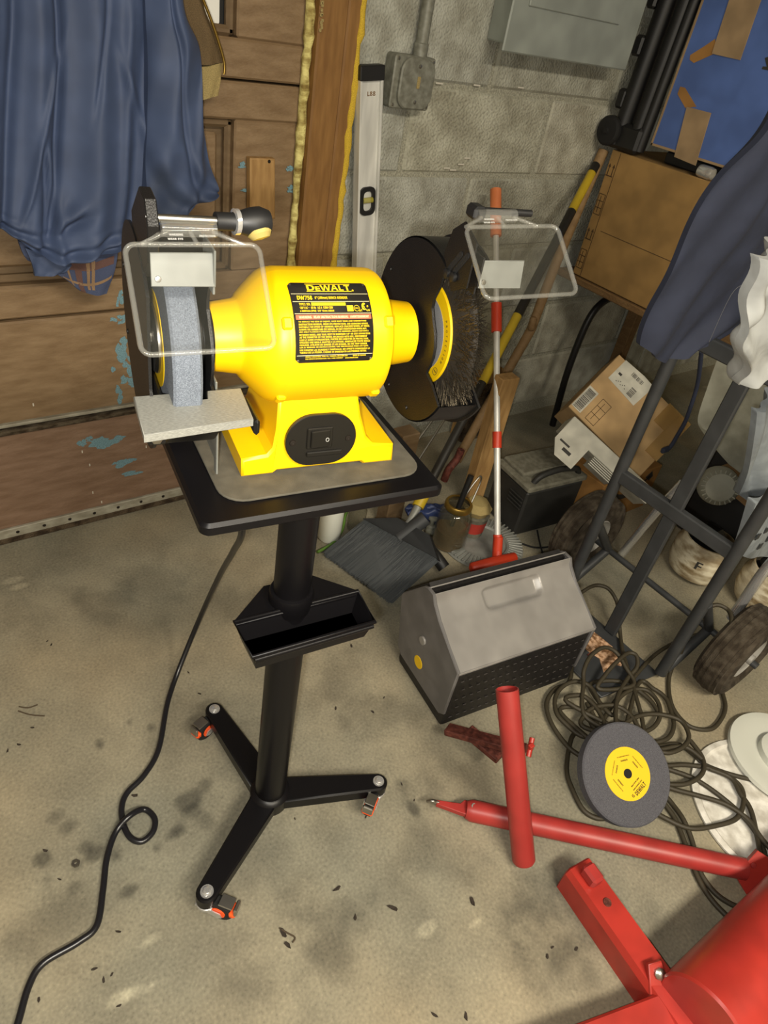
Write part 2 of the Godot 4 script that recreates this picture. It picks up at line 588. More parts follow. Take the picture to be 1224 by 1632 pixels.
func floor_texture() -> ImageTexture:
	var w := 2048
	var h := 1536
	var layers: Array = []
	for q in [[0.0022, 4, 3], [0.01, 5, 5], [0.2, 4, 9]]:
		var f := FastNoiseLite.new()
		f.seed = q[2]
		f.noise_type = FastNoiseLite.TYPE_SIMPLEX_SMOOTH
		f.frequency = q[0]
		f.fractal_octaves = q[1]
		layers.append(f.get_image(w, h).get_data())
	var dark := PackedFloat32Array()
	dark.resize(w * h)
	# [place, radius along x, radius along z, strength]: oil drips, smears, scuffs and broad darker areas on the concrete
	var marks: Array = []
	for p in [Vector3(0.0628, 0, -0.7119), Vector3(0.0748, 0, -0.6635), Vector3(0.0852, 0, -0.6397), Vector3(0.1452, 0, -0.5786), Vector3(0.2586, 0, -0.6556), Vector3(0.221, 0, -0.6086), Vector3(0.159, 0, -0.8442), Vector3(0.2222, 0, -0.8678), Vector3(0.007, 0, -0.6377), Vector3(0.2601, 0, -0.6306), Vector3(0.2104, 0, -0.6083), Vector3(0.054, 0, -0.6389), Vector3(0.1434, 0, -0.6721), Vector3(0.2552, 0, -0.836), Vector3(0.3011, 0, -0.6674), Vector3(0.0411, 0, -0.6086), Vector3(0.2708, 0, -0.5994), Vector3(0.0505, 0, -0.7432), Vector3(0.1125, 0, -0.5555), Vector3(0.6302, 0, -0.4768), Vector3(0.6202, 0, -0.4217), Vector3(0.114, 0, -0.6211), Vector3(0.0122, 0, -0.6763), Vector3(0.1773, 0, -0.5994), Vector3(0.186, 0, -0.677)]:
		marks.append([p, rng.randf_range(0.008, 0.017), rng.randf_range(0.008, 0.015), rng.randf_range(0.16, 0.32)])
	for p in [Vector3(-0.042, 0, -0.5738), Vector3(-0.0208, 0, -0.55), Vector3(0.0198, 0, -0.562), Vector3(0.3092, 0, -0.3429), Vector3(0.2998, 0, -0.3061), Vector3(0.3617, 0, -0.31), Vector3(0.6241, 0, -0.3475), Vector3(0.7012, 0, -0.169), Vector3(0.6662, 0, -0.2157), Vector3(0.7337, 0, -0.1365), Vector3(0.6468, 0, -0.1311), Vector3(0.758, 0, -0.097), Vector3(0.1556, 0, -1.277), Vector3(0.278, 0, -1.216), Vector3(0.5643, 0, -1.074), Vector3(0.3888, 0, -1.233), Vector3(0.6766, 0, -0.7325), Vector3(0.6885, 0, -0.6491), Vector3(0.7024, 0, -0.5511), Vector3(0.7096, 0, -0.0917), Vector3(0.7343, 0, -0.4007), Vector3(0.7994, 0, -0.3949), Vector3(0.8604, 0, -1.14), Vector3(0.8959, 0, -1.067), Vector3(1.028, 0, -0.8425), Vector3(1.264, 0, -0.3737), Vector3(0.3371, 0, -0.506), Vector3(0.3253, 0, -0.8139)]:
		marks.append([p, rng.randf_range(0.05, 0.11), rng.randf_range(0.04, 0.08), rng.randf_range(0.03, 0.09)])
	for p in [Vector3(0.0719, 0, -0.413), Vector3(0.0495, 0, -0.4159), Vector3(0.0931, 0, -0.4053), Vector3(0.1246, 0, -1.373), Vector3(0.1319, 0, -1.346), Vector3(0.1113, 0, -0.4671), Vector3(0.5088, 0, -0.2406), Vector3(0.5909, 0, -0.2011)]:
		marks.append([p, 0.016, 0.007, -0.22])
	for m in marks:
		var cx := int(((m[0] as Vector3).x + 0.5) / 3.0 * w)
		var cz := int(((m[0] as Vector3).z + 1.6) / 2.25 * h)
		var rx: float = m[1] / 3.0 * w
		var rz: float = m[2] / 2.25 * h
		var reach := int(maxf(rx, rz) * 1.8) + 2
		for yy in range(maxi(0, cz - reach), mini(h, cz + reach + 1)):
			for xx in range(maxi(0, cx - reach), mini(w, cx + reach + 1)):
				var d := Vector2((xx - cx) / rx, (yy - cz) / rz).length()
				d += (layers[1][yy * w + xx] - 128) / 110.0
				dark[yy * w + xx] += m[3] * clampf(1.35 - d, 0.0, 1.0)
	var out := PackedByteArray()
	out.resize(w * h * 3)
	var a: PackedByteArray = layers[0]
	var b: PackedByteArray = layers[1]
	var c: PackedByteArray = layers[2]
	for i in w * h:
		var k := (0.82 + (a[i] - 128) * 0.0006 + (b[i] - 128) * 0.0006 + (c[i] - 128) * 0.0007) * (1.0 - minf(dark[i], 0.75))
		if c[i] > 205:
			k += 0.04
		elif c[i] < 50:
			k -= 0.05
		var tone := (a[i] - 128) * 0.0003
		out[i * 3] = clampi(int(k * 168.0 * (1.0 + tone)), 0, 255)
		out[i * 3 + 1] = clampi(int(k * 160.0), 0, 255)
		out[i * 3 + 2] = clampi(int(k * 136.0 * (1.0 - tone)), 0, 255)
	return ImageTexture.create_from_image(Image.create_from_data(w, h, false, Image.FORMAT_RGB8, out))

func build_room() -> void:
	var fm := StandardMaterial3D.new()
	fm.resource_name = "concrete_floor"
	fm.albedo_texture = floor_texture()
	fm.roughness = 0.86
	var b := MB.new()
	b.flat()
	var lo := Vector2(-2.0, -1.7)
	var hi := Vector2(4.3, 2.6)
	var uv := func(p: Vector3) -> Vector2: return Vector2((p.x + 0.5) / 3.0, (p.z + 1.6) / 2.25)
	var q := [Vector3(lo.x, 0, hi.y), Vector3(hi.x, 0, hi.y), Vector3(hi.x, 0, lo.y), Vector3(lo.x, 0, lo.y)]
	b.quad(q[0], q[1], q[2], q[3], uv.call(q[0]), uv.call(q[1]), uv.call(q[2]), uv.call(q[3]))
	var under := Vector3(0, -0.12, 0)
	b.quad(q[3] + under, q[2] + under, q[1] + under, q[0] + under)
	for i in 4:
		b.quad(q[i] + under, q[(i + 1) % 4] + under, q[(i + 1) % 4], q[i])
	var fr := struct("floor", "stained bare concrete garage floor under everything", "floor")
	part(b, "concrete_slab", fm, fr)
	b = MB.new()
	b.box(Vector3(1.15, 2.51, 0.45), Vector3(6.3, 0.12, 4.3))
	part(b, "ceiling_board", M.ceiling_board, struct("ceiling", "pale boarded garage ceiling overhead", "ceiling"))
	for s in [["wall_left", Vector3(-2.06, 1.22, 0.45), Vector3(0.12, 2.46, 4.3)], ["wall_right", Vector3(4.36, 1.22, 0.45), Vector3(0.12, 2.46, 4.3)], ["wall_front", Vector3(1.15, 1.22, 2.66), Vector3(6.3, 2.46, 0.12)]]:
		b = MB.new()
		b.box(s[1], s[2])
		part(b, "plaster", M.plaster, struct(s[0], "plain grey garage %s out of the picture" % (s[0] as String).replace("_", " "), "wall"))
	# the ceiling fitting whose light is set up with the camera
	var lamp := thing("ceiling_light", "long white fluorescent ceiling fitting above the photographer", "ceiling light", Vector3(0.3, 2.449, 1.3))
	b = MB.new()
	b.box(Vector3(0, -0.025, 0), Vector3(1.64, 0.048, 0.34), 0.004)
	part(b, "housing", M.lamp_white, lamp)
	b = MB.new()
	b.box(Vector3(0, -0.066, 0), Vector3(1.6, 0.034, 0.3), 0.006)
	part(b, "diffuser", M.lamp_glow, lamp, "glowing diffuser")
	# the block wall: recessed mortar bed and single blocks in half bond
	var wall := struct("wall_back", "grey concrete block wall behind the tools", "wall")
	b = MB.new()
	b.box(Vector3(2.66, 1.2, WALL_Z - 0.1), Vector3(3.28, 2.5, 0.188))
	part(b, "mortar_bed", M.mortar, wall)
	var kinds := {}
	for row in 12:
		var y0 := 0.046 + 0.2065 * (row - 0.0) - 0.0
		var off := 0.0 if row % 2 == 0 else 0.25
		var xx := 0.705 + off - 0.5
		while xx < 4.25:
			var a := maxf(xx + 0.006, 1.02)
			var z := minf(xx + 0.494, 4.28)
			xx += 0.5
			if z - a < 0.03:
				continue
			b = MB.new()
			b.box(Vector3.ZERO, Vector3(z - a, 0.1945, 0.05), 0.006)
			var m: MeshInstance3D = part(b, "concrete_block", M["block%d" % rng.randi_range(0, 3)], wall)
			m.position = Vector3((a + z) / 2, y0 + 0.1033, WALL_Z - 0.025 + rng.randf_range(-0.0015, 0.0015))
	# rough mortar smears along a few joints
	b = MB.new()
	for p in [Vector3(1.358, 0.8913, -1.513), Vector3(1.382, 0.887, -1.513), Vector3(1.407, 0.9016, -1.513), Vector3(1.425, 0.9176, -1.513), Vector3(1.28, 1.082, -1.513), Vector3(1.405, 1.087, -1.513), Vector3(1.563, 1.093, -1.513)]:
		b.box(p, Vector3(0.022, 0.004, 0.004), 0.001)
	part(b, "mortar_smear", M.white_paint, wall)

func build_door() -> void:
	var d := struct("door_1", "old brown panelled wooden garage door with worn blue paint marks", "garage door")
	var z := WALL_Z
	var b := MB.new()
	# sections: boards with a joint between them
	var secs := [[0.035, 0.316, "door_red"], [0.33, 0.574, "door"], [0.58, 1.045, "door"], [1.05, 1.52, "door"], [1.525, 2.1, "door"]]
	for s in secs:
		var y0: float = s[0]
		var y1: float = s[1]
		b = MB.new()
		if y0 < 0.5:
			b.box(Vector3(-0.545, (y0 + y1) / 2, z - 0.025), Vector3(2.91, y1 - y0, 0.05), 0.004)
			part(b, "door_section", M[s[2]], d)
			continue
		b.box(Vector3(-0.545, (y0 + y1) / 2, z - 0.042), Vector3(2.91, y1 - y0, 0.02))
		part(b, "section_backing", M.door_dark, d)
		for r in [[y0, y0 + 0.07], [y1 - 0.07, y1]]:
			b = MB.new()
			b.box(Vector3(-0.545, (r[0] + r[1]) / 2, z - 0.018), Vector3(2.91, r[1] - r[0], 0.036), 0.004)
			part(b, "rail", M.door, d)
		var xs := [-1.93, -1.31, -0.69, -0.07, 0.81]
		for k in xs.size():
			b = MB.new()
			var last := k == xs.size() - 1
			b.box(Vector3(xs[k] + (0.015 if last else 0.0), (y0 + y1) / 2, z - 0.019), Vector3(0.17 if last else 0.14, y1 - y0 - 0.14, 0.034), 0.004)
			part(b, "stile", M.door, d)
		for k in 4:
			var x0: float = xs[k] + 0.07
			var x1: float = xs[k + 1] - 0.07
			var cx := (x0 + x1) / 2
			var cy := (y0 + y1) / 2
			var pw := x1 - x0
			var ph := y1 - y0 - 0.14
			b = MB.new()
			for sg in [-1.0, 1.0]:
				b.box(Vector3(cx, cy + sg * (ph / 2 - 0.009), z - 0.02), Vector3(pw, 0.018, 0.02), 0.006)
				b.box(Vector3(cx + sg * (pw / 2 - 0.009), cy, z - 0.02), Vector3(0.018, ph, 0.02), 0.006)
			part(b, "panel_moulding", M.door_dark, d)
			b = MB.new()
			if y0 > 1.0:
				b.box(Vector3(cx, cy, z - 0.03), Vector3(pw - 0.02, ph - 0.02, 0.006))
				part(b, "window_pane", M.black_plastic, d)
			else:
				b.box(Vector3(cx, cy, z - 0.028), Vector3(pw - 0.06, ph - 0.06, 0.014), 0.006)
				part(b, "recessed_panel", M.door, d)
	b = MB.new()
	b.prism([Vector2(0.61, 1.15), Vector2(0.65, 1.125), Vector2(0.70, 1.123), Vector2(0.712, 1.14), Vector2(0.712, 1.2), Vector2(0.722, 1.3), Vector2(0.62, 1.32)], z - 0.026, z - 0.0245)
	part(b, "pane_paper", M.lamp_white, d, "torn white sheet behind the pane")
	# the dirty ledge between the lower sections, and the metal sealing strip with nails
	b = MB.new()
	b.box(Vector3(-0.545, 0.323, z + 0.006), Vector3(2.91, 0.012, 0.03), 0.003)
	part(b, "ledge", M.dirt, d)
	b = MB.new()
	b.box(Vector3(-0.545, 0.336, z + 0.004), Vector3(2.91, 0.008, 0.014), 0.002)
	part(b, "ledge_lip", M.strip, d)
	b = MB.new()
	b.box(Vector3(-0.545, 0.0335, z + 0.005), Vector3(2.91, 0.027, 0.01), 0.002)
	part(b, "sealing_strip", M.strip, d)
	b = MB.new()
	b.box(Vector3(-0.545, 0.01, z - 0.012), Vector3(2.91, 0.02, 0.04), 0.004)
	part(b, "bottom_rubber", M.brown_board, d)
	for k in 18:
		b = MB.new()
		b.lathe([Vector2(0.0045, 0), Vector2(0.003, 0.002), Vector2(0, 0.0025)], 8, ydir(Vector3(-0.2 + k * 0.062, 0.0335, z + 0.01), Vector3.BACK))
		part(b, "nail", M.screw_dark, d)
	# cleat screwed to the door
	b = MB.new()
	b.prism([Vector3(0.767, 0.9059, -1.49), Vector3(0.8288, 0.9061, -1.49), Vector3(0.8381, 0.7762, -1.49), Vector3(0.7728, 0.7789, -1.49)].map(func(p): return Vector2(p.x, p.y)), z, z + 0.022, 0.003)
	part(b, "wood_cleat", M.pine, d, "bare wooden cleat")
	for p in [Vector3(0.8135, 0.9006, -1.49), Vector3(0.7851, 0.7884, -1.49)]:
		b = MB.new()
		b.lathe([Vector2(0.004, 0), Vector2(0.003, 0.002), Vector2(0, 0.0022)], 8, ydir(Vector3(p.x, p.y, z + 0.022), Vector3.BACK))
		part(b, "screw", M.screw_dark, d)
	# old blue paint showing through, as thin raised flakes with a ragged edge
	for q in [[Vector3(0.4678, 0.5586, -1.515), 0.016, 0.012], [Vector3(0.4692, 0.4778, -1.515), 0.028, 0.04], [Vector3(0.4765, 0.4111, -1.515), 0.03, 0.03], [Vector3(0.4691, 0.6144, -1.515), 0.01, 0.03], [Vector3(0.395, 0.2412, -1.515), 0.04, 0.022], [Vector3(0.4524, 0.1694, -1.515), 0.03, 0.012], [Vector3(0.359, 0.2587, -1.515), 0.016, 0.016], [Vector3(0.7575, 0.8855, -1.515), 0.016, 0.007], [Vector3(0.7609, 0.8358, -1.515), 0.014, 0.006], [Vector3(0.8799, 0.8839, -1.515), 0.012, 0.008], [Vector3(0.8855, 0.8389, -1.515), 0.012, 0.008], [Vector3(0.4578, 0.1277, -1.515), 0.03, 0.008], [Vector3(0.4506, 0.3643, -1.515), 0.012, 0.025]]:
		b = MB.new()
		for j in 9:
			var o := Vector2(q[0].x, q[0].y) + Vector2(rng.randfn(0, 0.42) * q[1], rng.randfn(0, 0.42) * q[2])
			var poly: Array = []
			var sz := Vector2(q[1], q[2]) * rng.randf_range(0.2, 0.6)
			for k in 10:
				var a := TAU * k / 10
				poly.append(o + Vector2(cos(a) * sz.x, sin(a) * sz.y) * rng.randf_range(0.5, 1.15))
			b.prism(poly, z - 0.0003, z + 0.0004 + 0.00002 * j)
		part(b, "paint_patch", M.blue_paint, d, "worn blue paint")
	for p in [Vector3(0.258, 0.3749, -1.515), Vector3(0.3495, 0.2241, -1.515), Vector3(0.3633, 0.1807, -1.515), Vector3(0.3627, 0.0934, -1.515), Vector3(0.3818, 0.0564, -1.515), Vector3(0.5086, 0.2009, -1.515), Vector3(0.7581, 0.1669, -1.515)]:
		b = MB.new()
		b.box(p, Vector3(0.003, 0.008, 0.0016), 0.0007)
		part(b, "paint_chip", M.white_paint, d)
	# jamb boards and the foam beads along them
	var j := struct("trim_1", "brown wooden door jamb boards edged with yellow foam", "door jamb")
	b = MB.new()
	b.box(Vector3(0.943, 1.2, z + 0.004), Vector3(0.07, 2.5, 0.05), 0.004)
	part(b, "jamb_board", M.jamb, j)
	b = MB.new()
	b.box(Vector3(0.995, 1.2, z - 0.002), Vector3(0.034, 2.5, 0.06), 0.004)
	part(b, "stop_board", M.jamb, j)
	b = MB.new()
	b.box(Vector3(0.943, 1.25, z + 0.03), Vector3(0.05, 0.008, 0.004), 0.001)
	part(b, "board_joint", M.door_dark, j)
	var rag := func(x0: float, zz: float, wob: float, r0: float) -> Array:
		var pts: Array = []
		var rr: Array = []
		for k in 120:
			pts.append(Vector3(x0 + rng.randf_range(-wob, wob), 0.0 + k * 0.02, zz + rng.randf_range(-wob, wob)))
			rr.append(r0 * rng.randf_range(0.75, 1.25))
		return [pts, rr]
	var fb: Array = rag.call(1.014, z + 0.024, 0.0022, 0.0095)
	b = MB.new()
	b.tube(fb[0], fb[1], 8)
	part(b, "foam_bead", M.foam, j, "yellow expanding foam bead")
	fb = rag.call(0.897, z + 0.008, 0.0012, 0.0105)
	b = MB.new()
	b.tube(fb[0], fb[1], 8)
	part(b, "pale_bead", M.foam_pale, j, "pale dirty foam strip")
	b = MB.new()
	for k in 26:
		b.box(Vector3(0.912 + rng.randf_range(-0.003, 0.004), 1.15 + 0.005 * k + rng.randf() * 0.01, z + 0.03), Vector3(0.006, 0.006, 0.003), 0.001)
	part(b, "paint_drip", M.lining, j)

func build_wall_things() -> void:
	var z := WALL_Z
	# junction box with its conduit
	var t := thing("junction_box", "grey metal electrical junction box with conduit on the block wall", "junction box", Vector3(1.168, 1.08, z))
	var b := MB.new()
	b.prism(rounded(0.118, 0.108, 0.008), 0.001, 0.04, 0.003)
	part(b, "body", M.galv, t)
	b = MB.new()
	b.prism(rounded(0.1, 0.104, 0.03, 6, Vector2(0.006, 0)), 0.04, 0.05, 0.003)
	part(b, "cover", M.galv, t)
	for s in [Vector2(0.006, 0.036), Vector2(0.006, -0.036)]:
		b = MB.new()
		b.lathe([Vector2(0.0045, 0), Vector2(0.004, 0.002), Vector2(0, 0.003)], 10, ydir(Vector3(s.x, s.y, 0.05), Vector3.BACK))
		part(b, "screw", M.steel, t)
	for s in [Vector2(-0.05, 0.046), Vector2(0.052, 0.046), Vector2(-0.05, -0.046), Vector2(0.052, -0.046)]:
		b = MB.new()
		b.lathe([Vector2(0.004, 0), Vector2(0.003, 0.0015), Vector2(0, 0.002)], 8, ydir(Vector3(s.x, s.y, 0.04), Vector3.BACK))
		part(b, "corner_screw", M.steel, t)
	b = MB.new()
	b.box(Vector3(0.008, 0.004, 0.0508), Vector3(0.009, 0.024, 0.0012), 0.0004)
	part(b, "old_label", M.lining, t)
	b = MB.new()
	b.lathe([Vector2(0, 0.053), Vector2(0.017, 0.053), Vector2(0.017, 0.078), Vector2(0.0145, 0.08), Vector2(0.0145, 1.3), Vector2(0, 1.3)], 20, Transform3D(Basis(), Vector3(0.023, 0, 0.02)))
	part(b, "conduit", M.galv, t, "grey steel conduit pipe")
	# electrical panel
	t = thing("electrical_panel", "pale grey metal electrical panel hung high on the block wall", "electrical panel", Vector3(1.625, 1.185, z))
	b = MB.new()
	b.box(Vector3(0, 0.33, 0.04), Vector3(0.44, 0.66, 0.078), 0.003)
	part(b, "cabinet", M.panel_grey, t)
	b = MB.new()
	b.box(Vector3(0, 0.33, 0.083), Vector3(0.48, 0.69, 0.008), 0.003)
	part(b, "cover", M.panel_grey, t)
	b = MB.new()
	b.box(Vector3(-0.02, 0.36, 0.089), Vector3(0.34, 0.56, 0.005), 0.002)
	part(b, "door", M.panel_grey, t)
	# spirit level leaning in the corner by the jamb
	var lo := Vector3(1.165, 0.0, z + 0.075)
	var hi: Vector3 = Vector3(1.048, 1.105, -1.49)
	t = thing("spirit_level", "long aluminium spirit level leaning against the block wall", "spirit level", lo)
	var len := (hi - lo).length()
	var f := ydir(Vector3.ZERO, hi - lo)
	var zax := (Vector3.BACK - f.basis.y * Vector3.BACK.dot(f.basis.y)).normalized()
	f.basis = Basis(f.basis.y.cross(zax), f.basis.y, zax)
	b = MB.new(f)
	b.box(Vector3(0, len / 2, 0.003), Vector3(0.054, len - 0.03, 0.008))
	for s in [-1.0, 1.0]:
		b.box(Vector3(s * 0.0285, len / 2, 0.004), Vector3(0.006, len - 0.03, 0.024), 0.001)
	part(b, "beam", M.alu, t)
	for y in [0.014, len - 0.014]:
		b = MB.new(f)
		b.box(Vector3(0, y, 0.004), Vector3(0.066, 0.03, 0.028), 0.002)
		part(b, "end_cap", M.black_plastic, t)
	for y in [len - 0.285, len * 0.45]:
		b = MB.new(f)
		var ring: Array = []
		var o := rounded(0.044, 0.066, 0.014)
		var i := rounded(0.026, 0.046, 0.01)
		b.flat()
		for k in o.size():
			var l := (k + 1) % o.size()
			var a := Vector3(o[k].x, o[k].y + y, 0.013)
			var c := Vector3(o[l].x, o[l].y + y, 0.013)
			var a2 := Vector3(i[k].x, i[k].y + y, 0.013)
			var c2 := Vector3(i[l].x, i[l].y + y, 0.013)
			b.quad(a, c, c2, a2)
			b.quad(a - Vector3(0, 0, 0.006), c - Vector3(0, 0, 0.006), c, a)
			b.quad(a2, c2, c2 - Vector3(0, 0, 0.006), a2 - Vector3(0, 0, 0.006))
		var vf := part(b, "vial_frame", M.black_plastic, t)
		b = MB.new(f)
		b.rod(Vector3(-0.014, y + 0.002, 0.01), Vector3(0.014, y + 0.002, 0.01), 0.007)
		part(b, "vial", M.vial, vf)
	b = MB.new(f)
	b.words("L88", Vector2(0.004, len - 0.055), 0.022, 0.009, func(p): return Vector3(p.x, p.y, 0.0072 + p.z))
	part(b, "scrawl", M.old_wood, t)

func build_stand() -> void:
	var t := thing("grinder_stand", "black tripod pedestal stand on three casters carrying the yellow grinder", "tool stand", Vector3(0.379, 0, -0.568), -9.0)
	var b := MB.new()
	# table top
	var tx := Transform3D(Basis(Vector3.RIGHT, -PI / 2), Vector3(0.0145, 0.749, -0.0705))
	b = MB.new(tx)
	b.prism(rounded(0.309, 0.26, 0.012, 5), 0.0, 0.018, 0.004)
	part(b, "table_top", M.stand_black, t)
	b = MB.new()
	for s in [-1.0, 1.0]:
		b.box(Vector3(0.0145 + s * 0.1, 0.742, -0.07), Vector3(0.03, 0.016, 0.2), 0.003)
	b.box(Vector3(0.0, 0.74, -0.02), Vector3(0.17, 0.02, 0.1), 0.004)
	part(b, "top_bracket", M.stand_black, t)
	b = MB.new()
	b.lathe([Vector2(0.0255, 0.55), Vector2(0.0255, 0.742)], 28)
	part(b, "upper_column", M.stand_black, t)
	b = MB.new()
	b.lathe([Vector2(0.029, 0.545), Vector2(0.031, 0.56), Vector2(0.0315, 0.572), Vector2(0.0295, 0.578), Vector2(0.0255, 0.579)], 28)
	part(b, "collar", M.stand_black, t)
	b = MB.new()
	b.lathe([Vector2(0.0275, 0.05), Vector2(0.0275, 0.557)], 28)
	part(b, "lower_column", M.stand_black, t)
	b = MB.new()
	b.lathe([Vector2(0.034, 0.03), Vector2(0.036, 0.034), Vector2(0.036, 0.062), Vector2(0.032, 0.067), Vector2(0.0275, 0.069)], 28)
	part(b, "hub", M.stand_black, t)
	# tool tray: a folded plate on the collar with an open trough in front
	b = MB.new(Transform3D(Basis(Vector3.RIGHT, -PI / 2), Vector3(0, 0.556, 0)))
	b.prism([Vector2(-0.085, -0.025), Vector2(0.091, -0.022), Vector2(0.097, -0.014), Vector2(0.046, 0.034), Vector2(-0.028, 0.034), Vector2(-0.087, -0.018)], 0.0, 0.005, 0.001)
	var tr := part(b, "tool_tray", M.stand_black, t)
	b = MB.new()
	var o := [Vector3(-0.087, 0.561, 0.02), Vector3(0.097, 0.561, 0.016), Vector3(0.095, 0.56, 0.077), Vector3(-0.082, 0.56, 0.083)]
	var i := [Vector3(-0.078, 0.53, 0.03), Vector3(0.086, 0.53, 0.027), Vector3(0.084, 0.53, 0.074), Vector3(-0.075, 0.53, 0.079)]
	b.flat()
	b.quad(i[3], i[2], i[1], i[0])
	b.quad(i[0], i[1], i[2], i[3])
	for k in 4:
		var l := (k + 1) % 4
		b.quad(o[l], o[k], i[k], i[l])
		b.quad(o[k], o[l], i[l], i[k])
	part(b, "trough", M.stand_black, tr)
	b = MB.new()
	b.tube([o[0], o[1], o[2], o[3]], 0.003, 8, true)
	b.rod(o[3] + Vector3(0.003, -0.006, 0.001), o[2] + Vector3(-0.003, -0.006, 0.001), 0.004, 8)
	part(b, "rim", M.stand_black, tr)
	# legs and casters
	var ends := [Vector3(0.365, 0, -0.776), Vector3(0.564, 0, -0.481), Vector3(0.21, 0, -0.464)]
	var wheels := [Vector3(0.330, 0, -0.764), Vector3(0.527, 0, -0.455), Vector3(0.235, 0, -0.432)]
	var ti := t.transform.affine_inverse()
	for k in 3:
		var e: Vector3 = ti * ends[k]
		var w: Vector3 = ti * wheels[k]
		var dir := Vector3(e.x, 0, e.z)
		var len := dir.length()
		dir = dir.normalized()
		var side := dir.cross(Vector3.UP)
		var lx := Transform3D(Basis(side, dir, side.cross(dir)), Vector3(0, 0.048, 0))
		if lx.basis.z.y < 0.0:
			lx = Transform3D(Basis(-side, dir, Vector3.UP), Vector3(0, 0.048, 0))
		var outline: Array = [Vector2(0.026, 0.0), Vector2(0.0175, len)] + arc(Vector2(0, len), 0.0175, 10, 170, 8) + [Vector2(-0.0175, len), Vector2(-0.026, 0.0)]
		b = MB.new(lx)
		b.prism(outline, -0.014, 0.014, 0.003)
		var leg := part(b, "leg", M.stand_black, t)
		b = MB.new()
		b.lathe([Vector2(0.0085, 0), Vector2(0.0085, 0.002), Vector2(0.0065, 0.0025), Vector2(0.006, 0.006), Vector2(0, 0.007)], 6, Transform3D(Basis(), Vector3(e.x, 0.062, e.z)))
		b.lathe([Vector2(0.011, 0), Vector2(0.0105, 0.0015), Vector2(0, 0.0015)], 18, Transform3D(Basis(), Vector3(e.x, 0.0621, e.z)))
		part(b, "bolt", M.chrome, leg)
		# caster: swivel plate, fork, tread wheel, brake pedal
		var tr2 := Vector3(w.x - e.x, 0, w.z - e.z).normalized()
		var ax := tr2.cross(Vector3.UP)
		var c := Vector3(e.x, 0.025, e.z) + tr2 * 0.024
		b = MB.new(Transform3D(Basis(ax, Vector3.UP, ax.cross(Vector3.UP)), c))
		b.x = ydir(c, ax)
		b.lathe([Vector2(0, -0.009), Vector2(0.022, -0.009), Vector2(0.025, -0.006), Vector2(0.025, 0.006), Vector2(0.022, 0.009), Vector2(0, 0.009)], 24)
		var cas := part(b, "caster", M.rubber, t)
		b = MB.new(ydir(c, ax))
		b.lathe([Vector2(0, -0.0105), Vector2(0.013, -0.0105), Vector2(0.013, 0.0105), Vector2(0, 0.0105)], 16)
		part(b, "hub_disc", M.orange, cas, "orange hub")
		b = MB.new()
		b.lathe([Vector2(0, 0), Vector2(0.018, 0), Vector2(0.018, 0.006), Vector2(0.012, 0.008), Vector2(0, 0.008)], 18, Transform3D(Basis(), Vector3(e.x, 0.028, e.z)))
		for s in [-1.0, 1.0]:
			var fo: Vector3 = ax * 0.0125 * s
			var zz: Vector3 = ax * s
			var fb := Basis(tr2, Vector3.UP, tr2.cross(Vector3.UP))
			b.x = Transform3D(fb, Vector3(e.x, 0, e.z) + fo)
			b.prism([Vector2(-0.014, 0.034), Vector2(0.03, 0.03), Vector2(0.033, 0.02), Vector2(0.026, 0.015), Vector2(0.018, 0.017), Vector2(-0.014, 0.028)], -0.001, 0.001)
		b.x = Transform3D()
		part(b, "fork", M.chrome, cas)
		b = MB.new(Transform3D(Basis(tr2, Vector3.UP, tr2.cross(Vector3.UP)), c + Vector3.UP * 0.0))
		b.box(Vector3(0.012, 0.029, 0), Vector3(0.024, 0.003, 0.02), 0.001)
		b.box(Vector3(0.029, 0.02, 0), Vector3(0.006, 0.02, 0.02), 0.002)
		part(b, "brake_pedal", M.steel, cas)
		b = MB.new(Transform3D(Basis(tr2, Vector3.UP, tr2.cross(Vector3.UP)), c))
		b.box(Vector3(0.024, 0.008, 0), Vector3(0.012, 0.012, 0.022), 0.003)
		part(b, "brake_pad", M.orange, cas)
	# grey rubber mat on the table
	b = MB.new(Transform3D(Basis(Vector3.UP, deg_to_rad(-9.0)) * Basis(Vector3.RIGHT, -PI / 2), Vector3.ZERO))
	b.prism(rounded(0.262, 0.215, 0.03, 6), 0.0, 0.003, 0.0008)
	single("rubber_mat", b, M.mat_rubber, "thin grey rubber mat under the yellow grinder on the stand", "mat", t.transform * Vector3(0.024, 0.7672, -0.078))

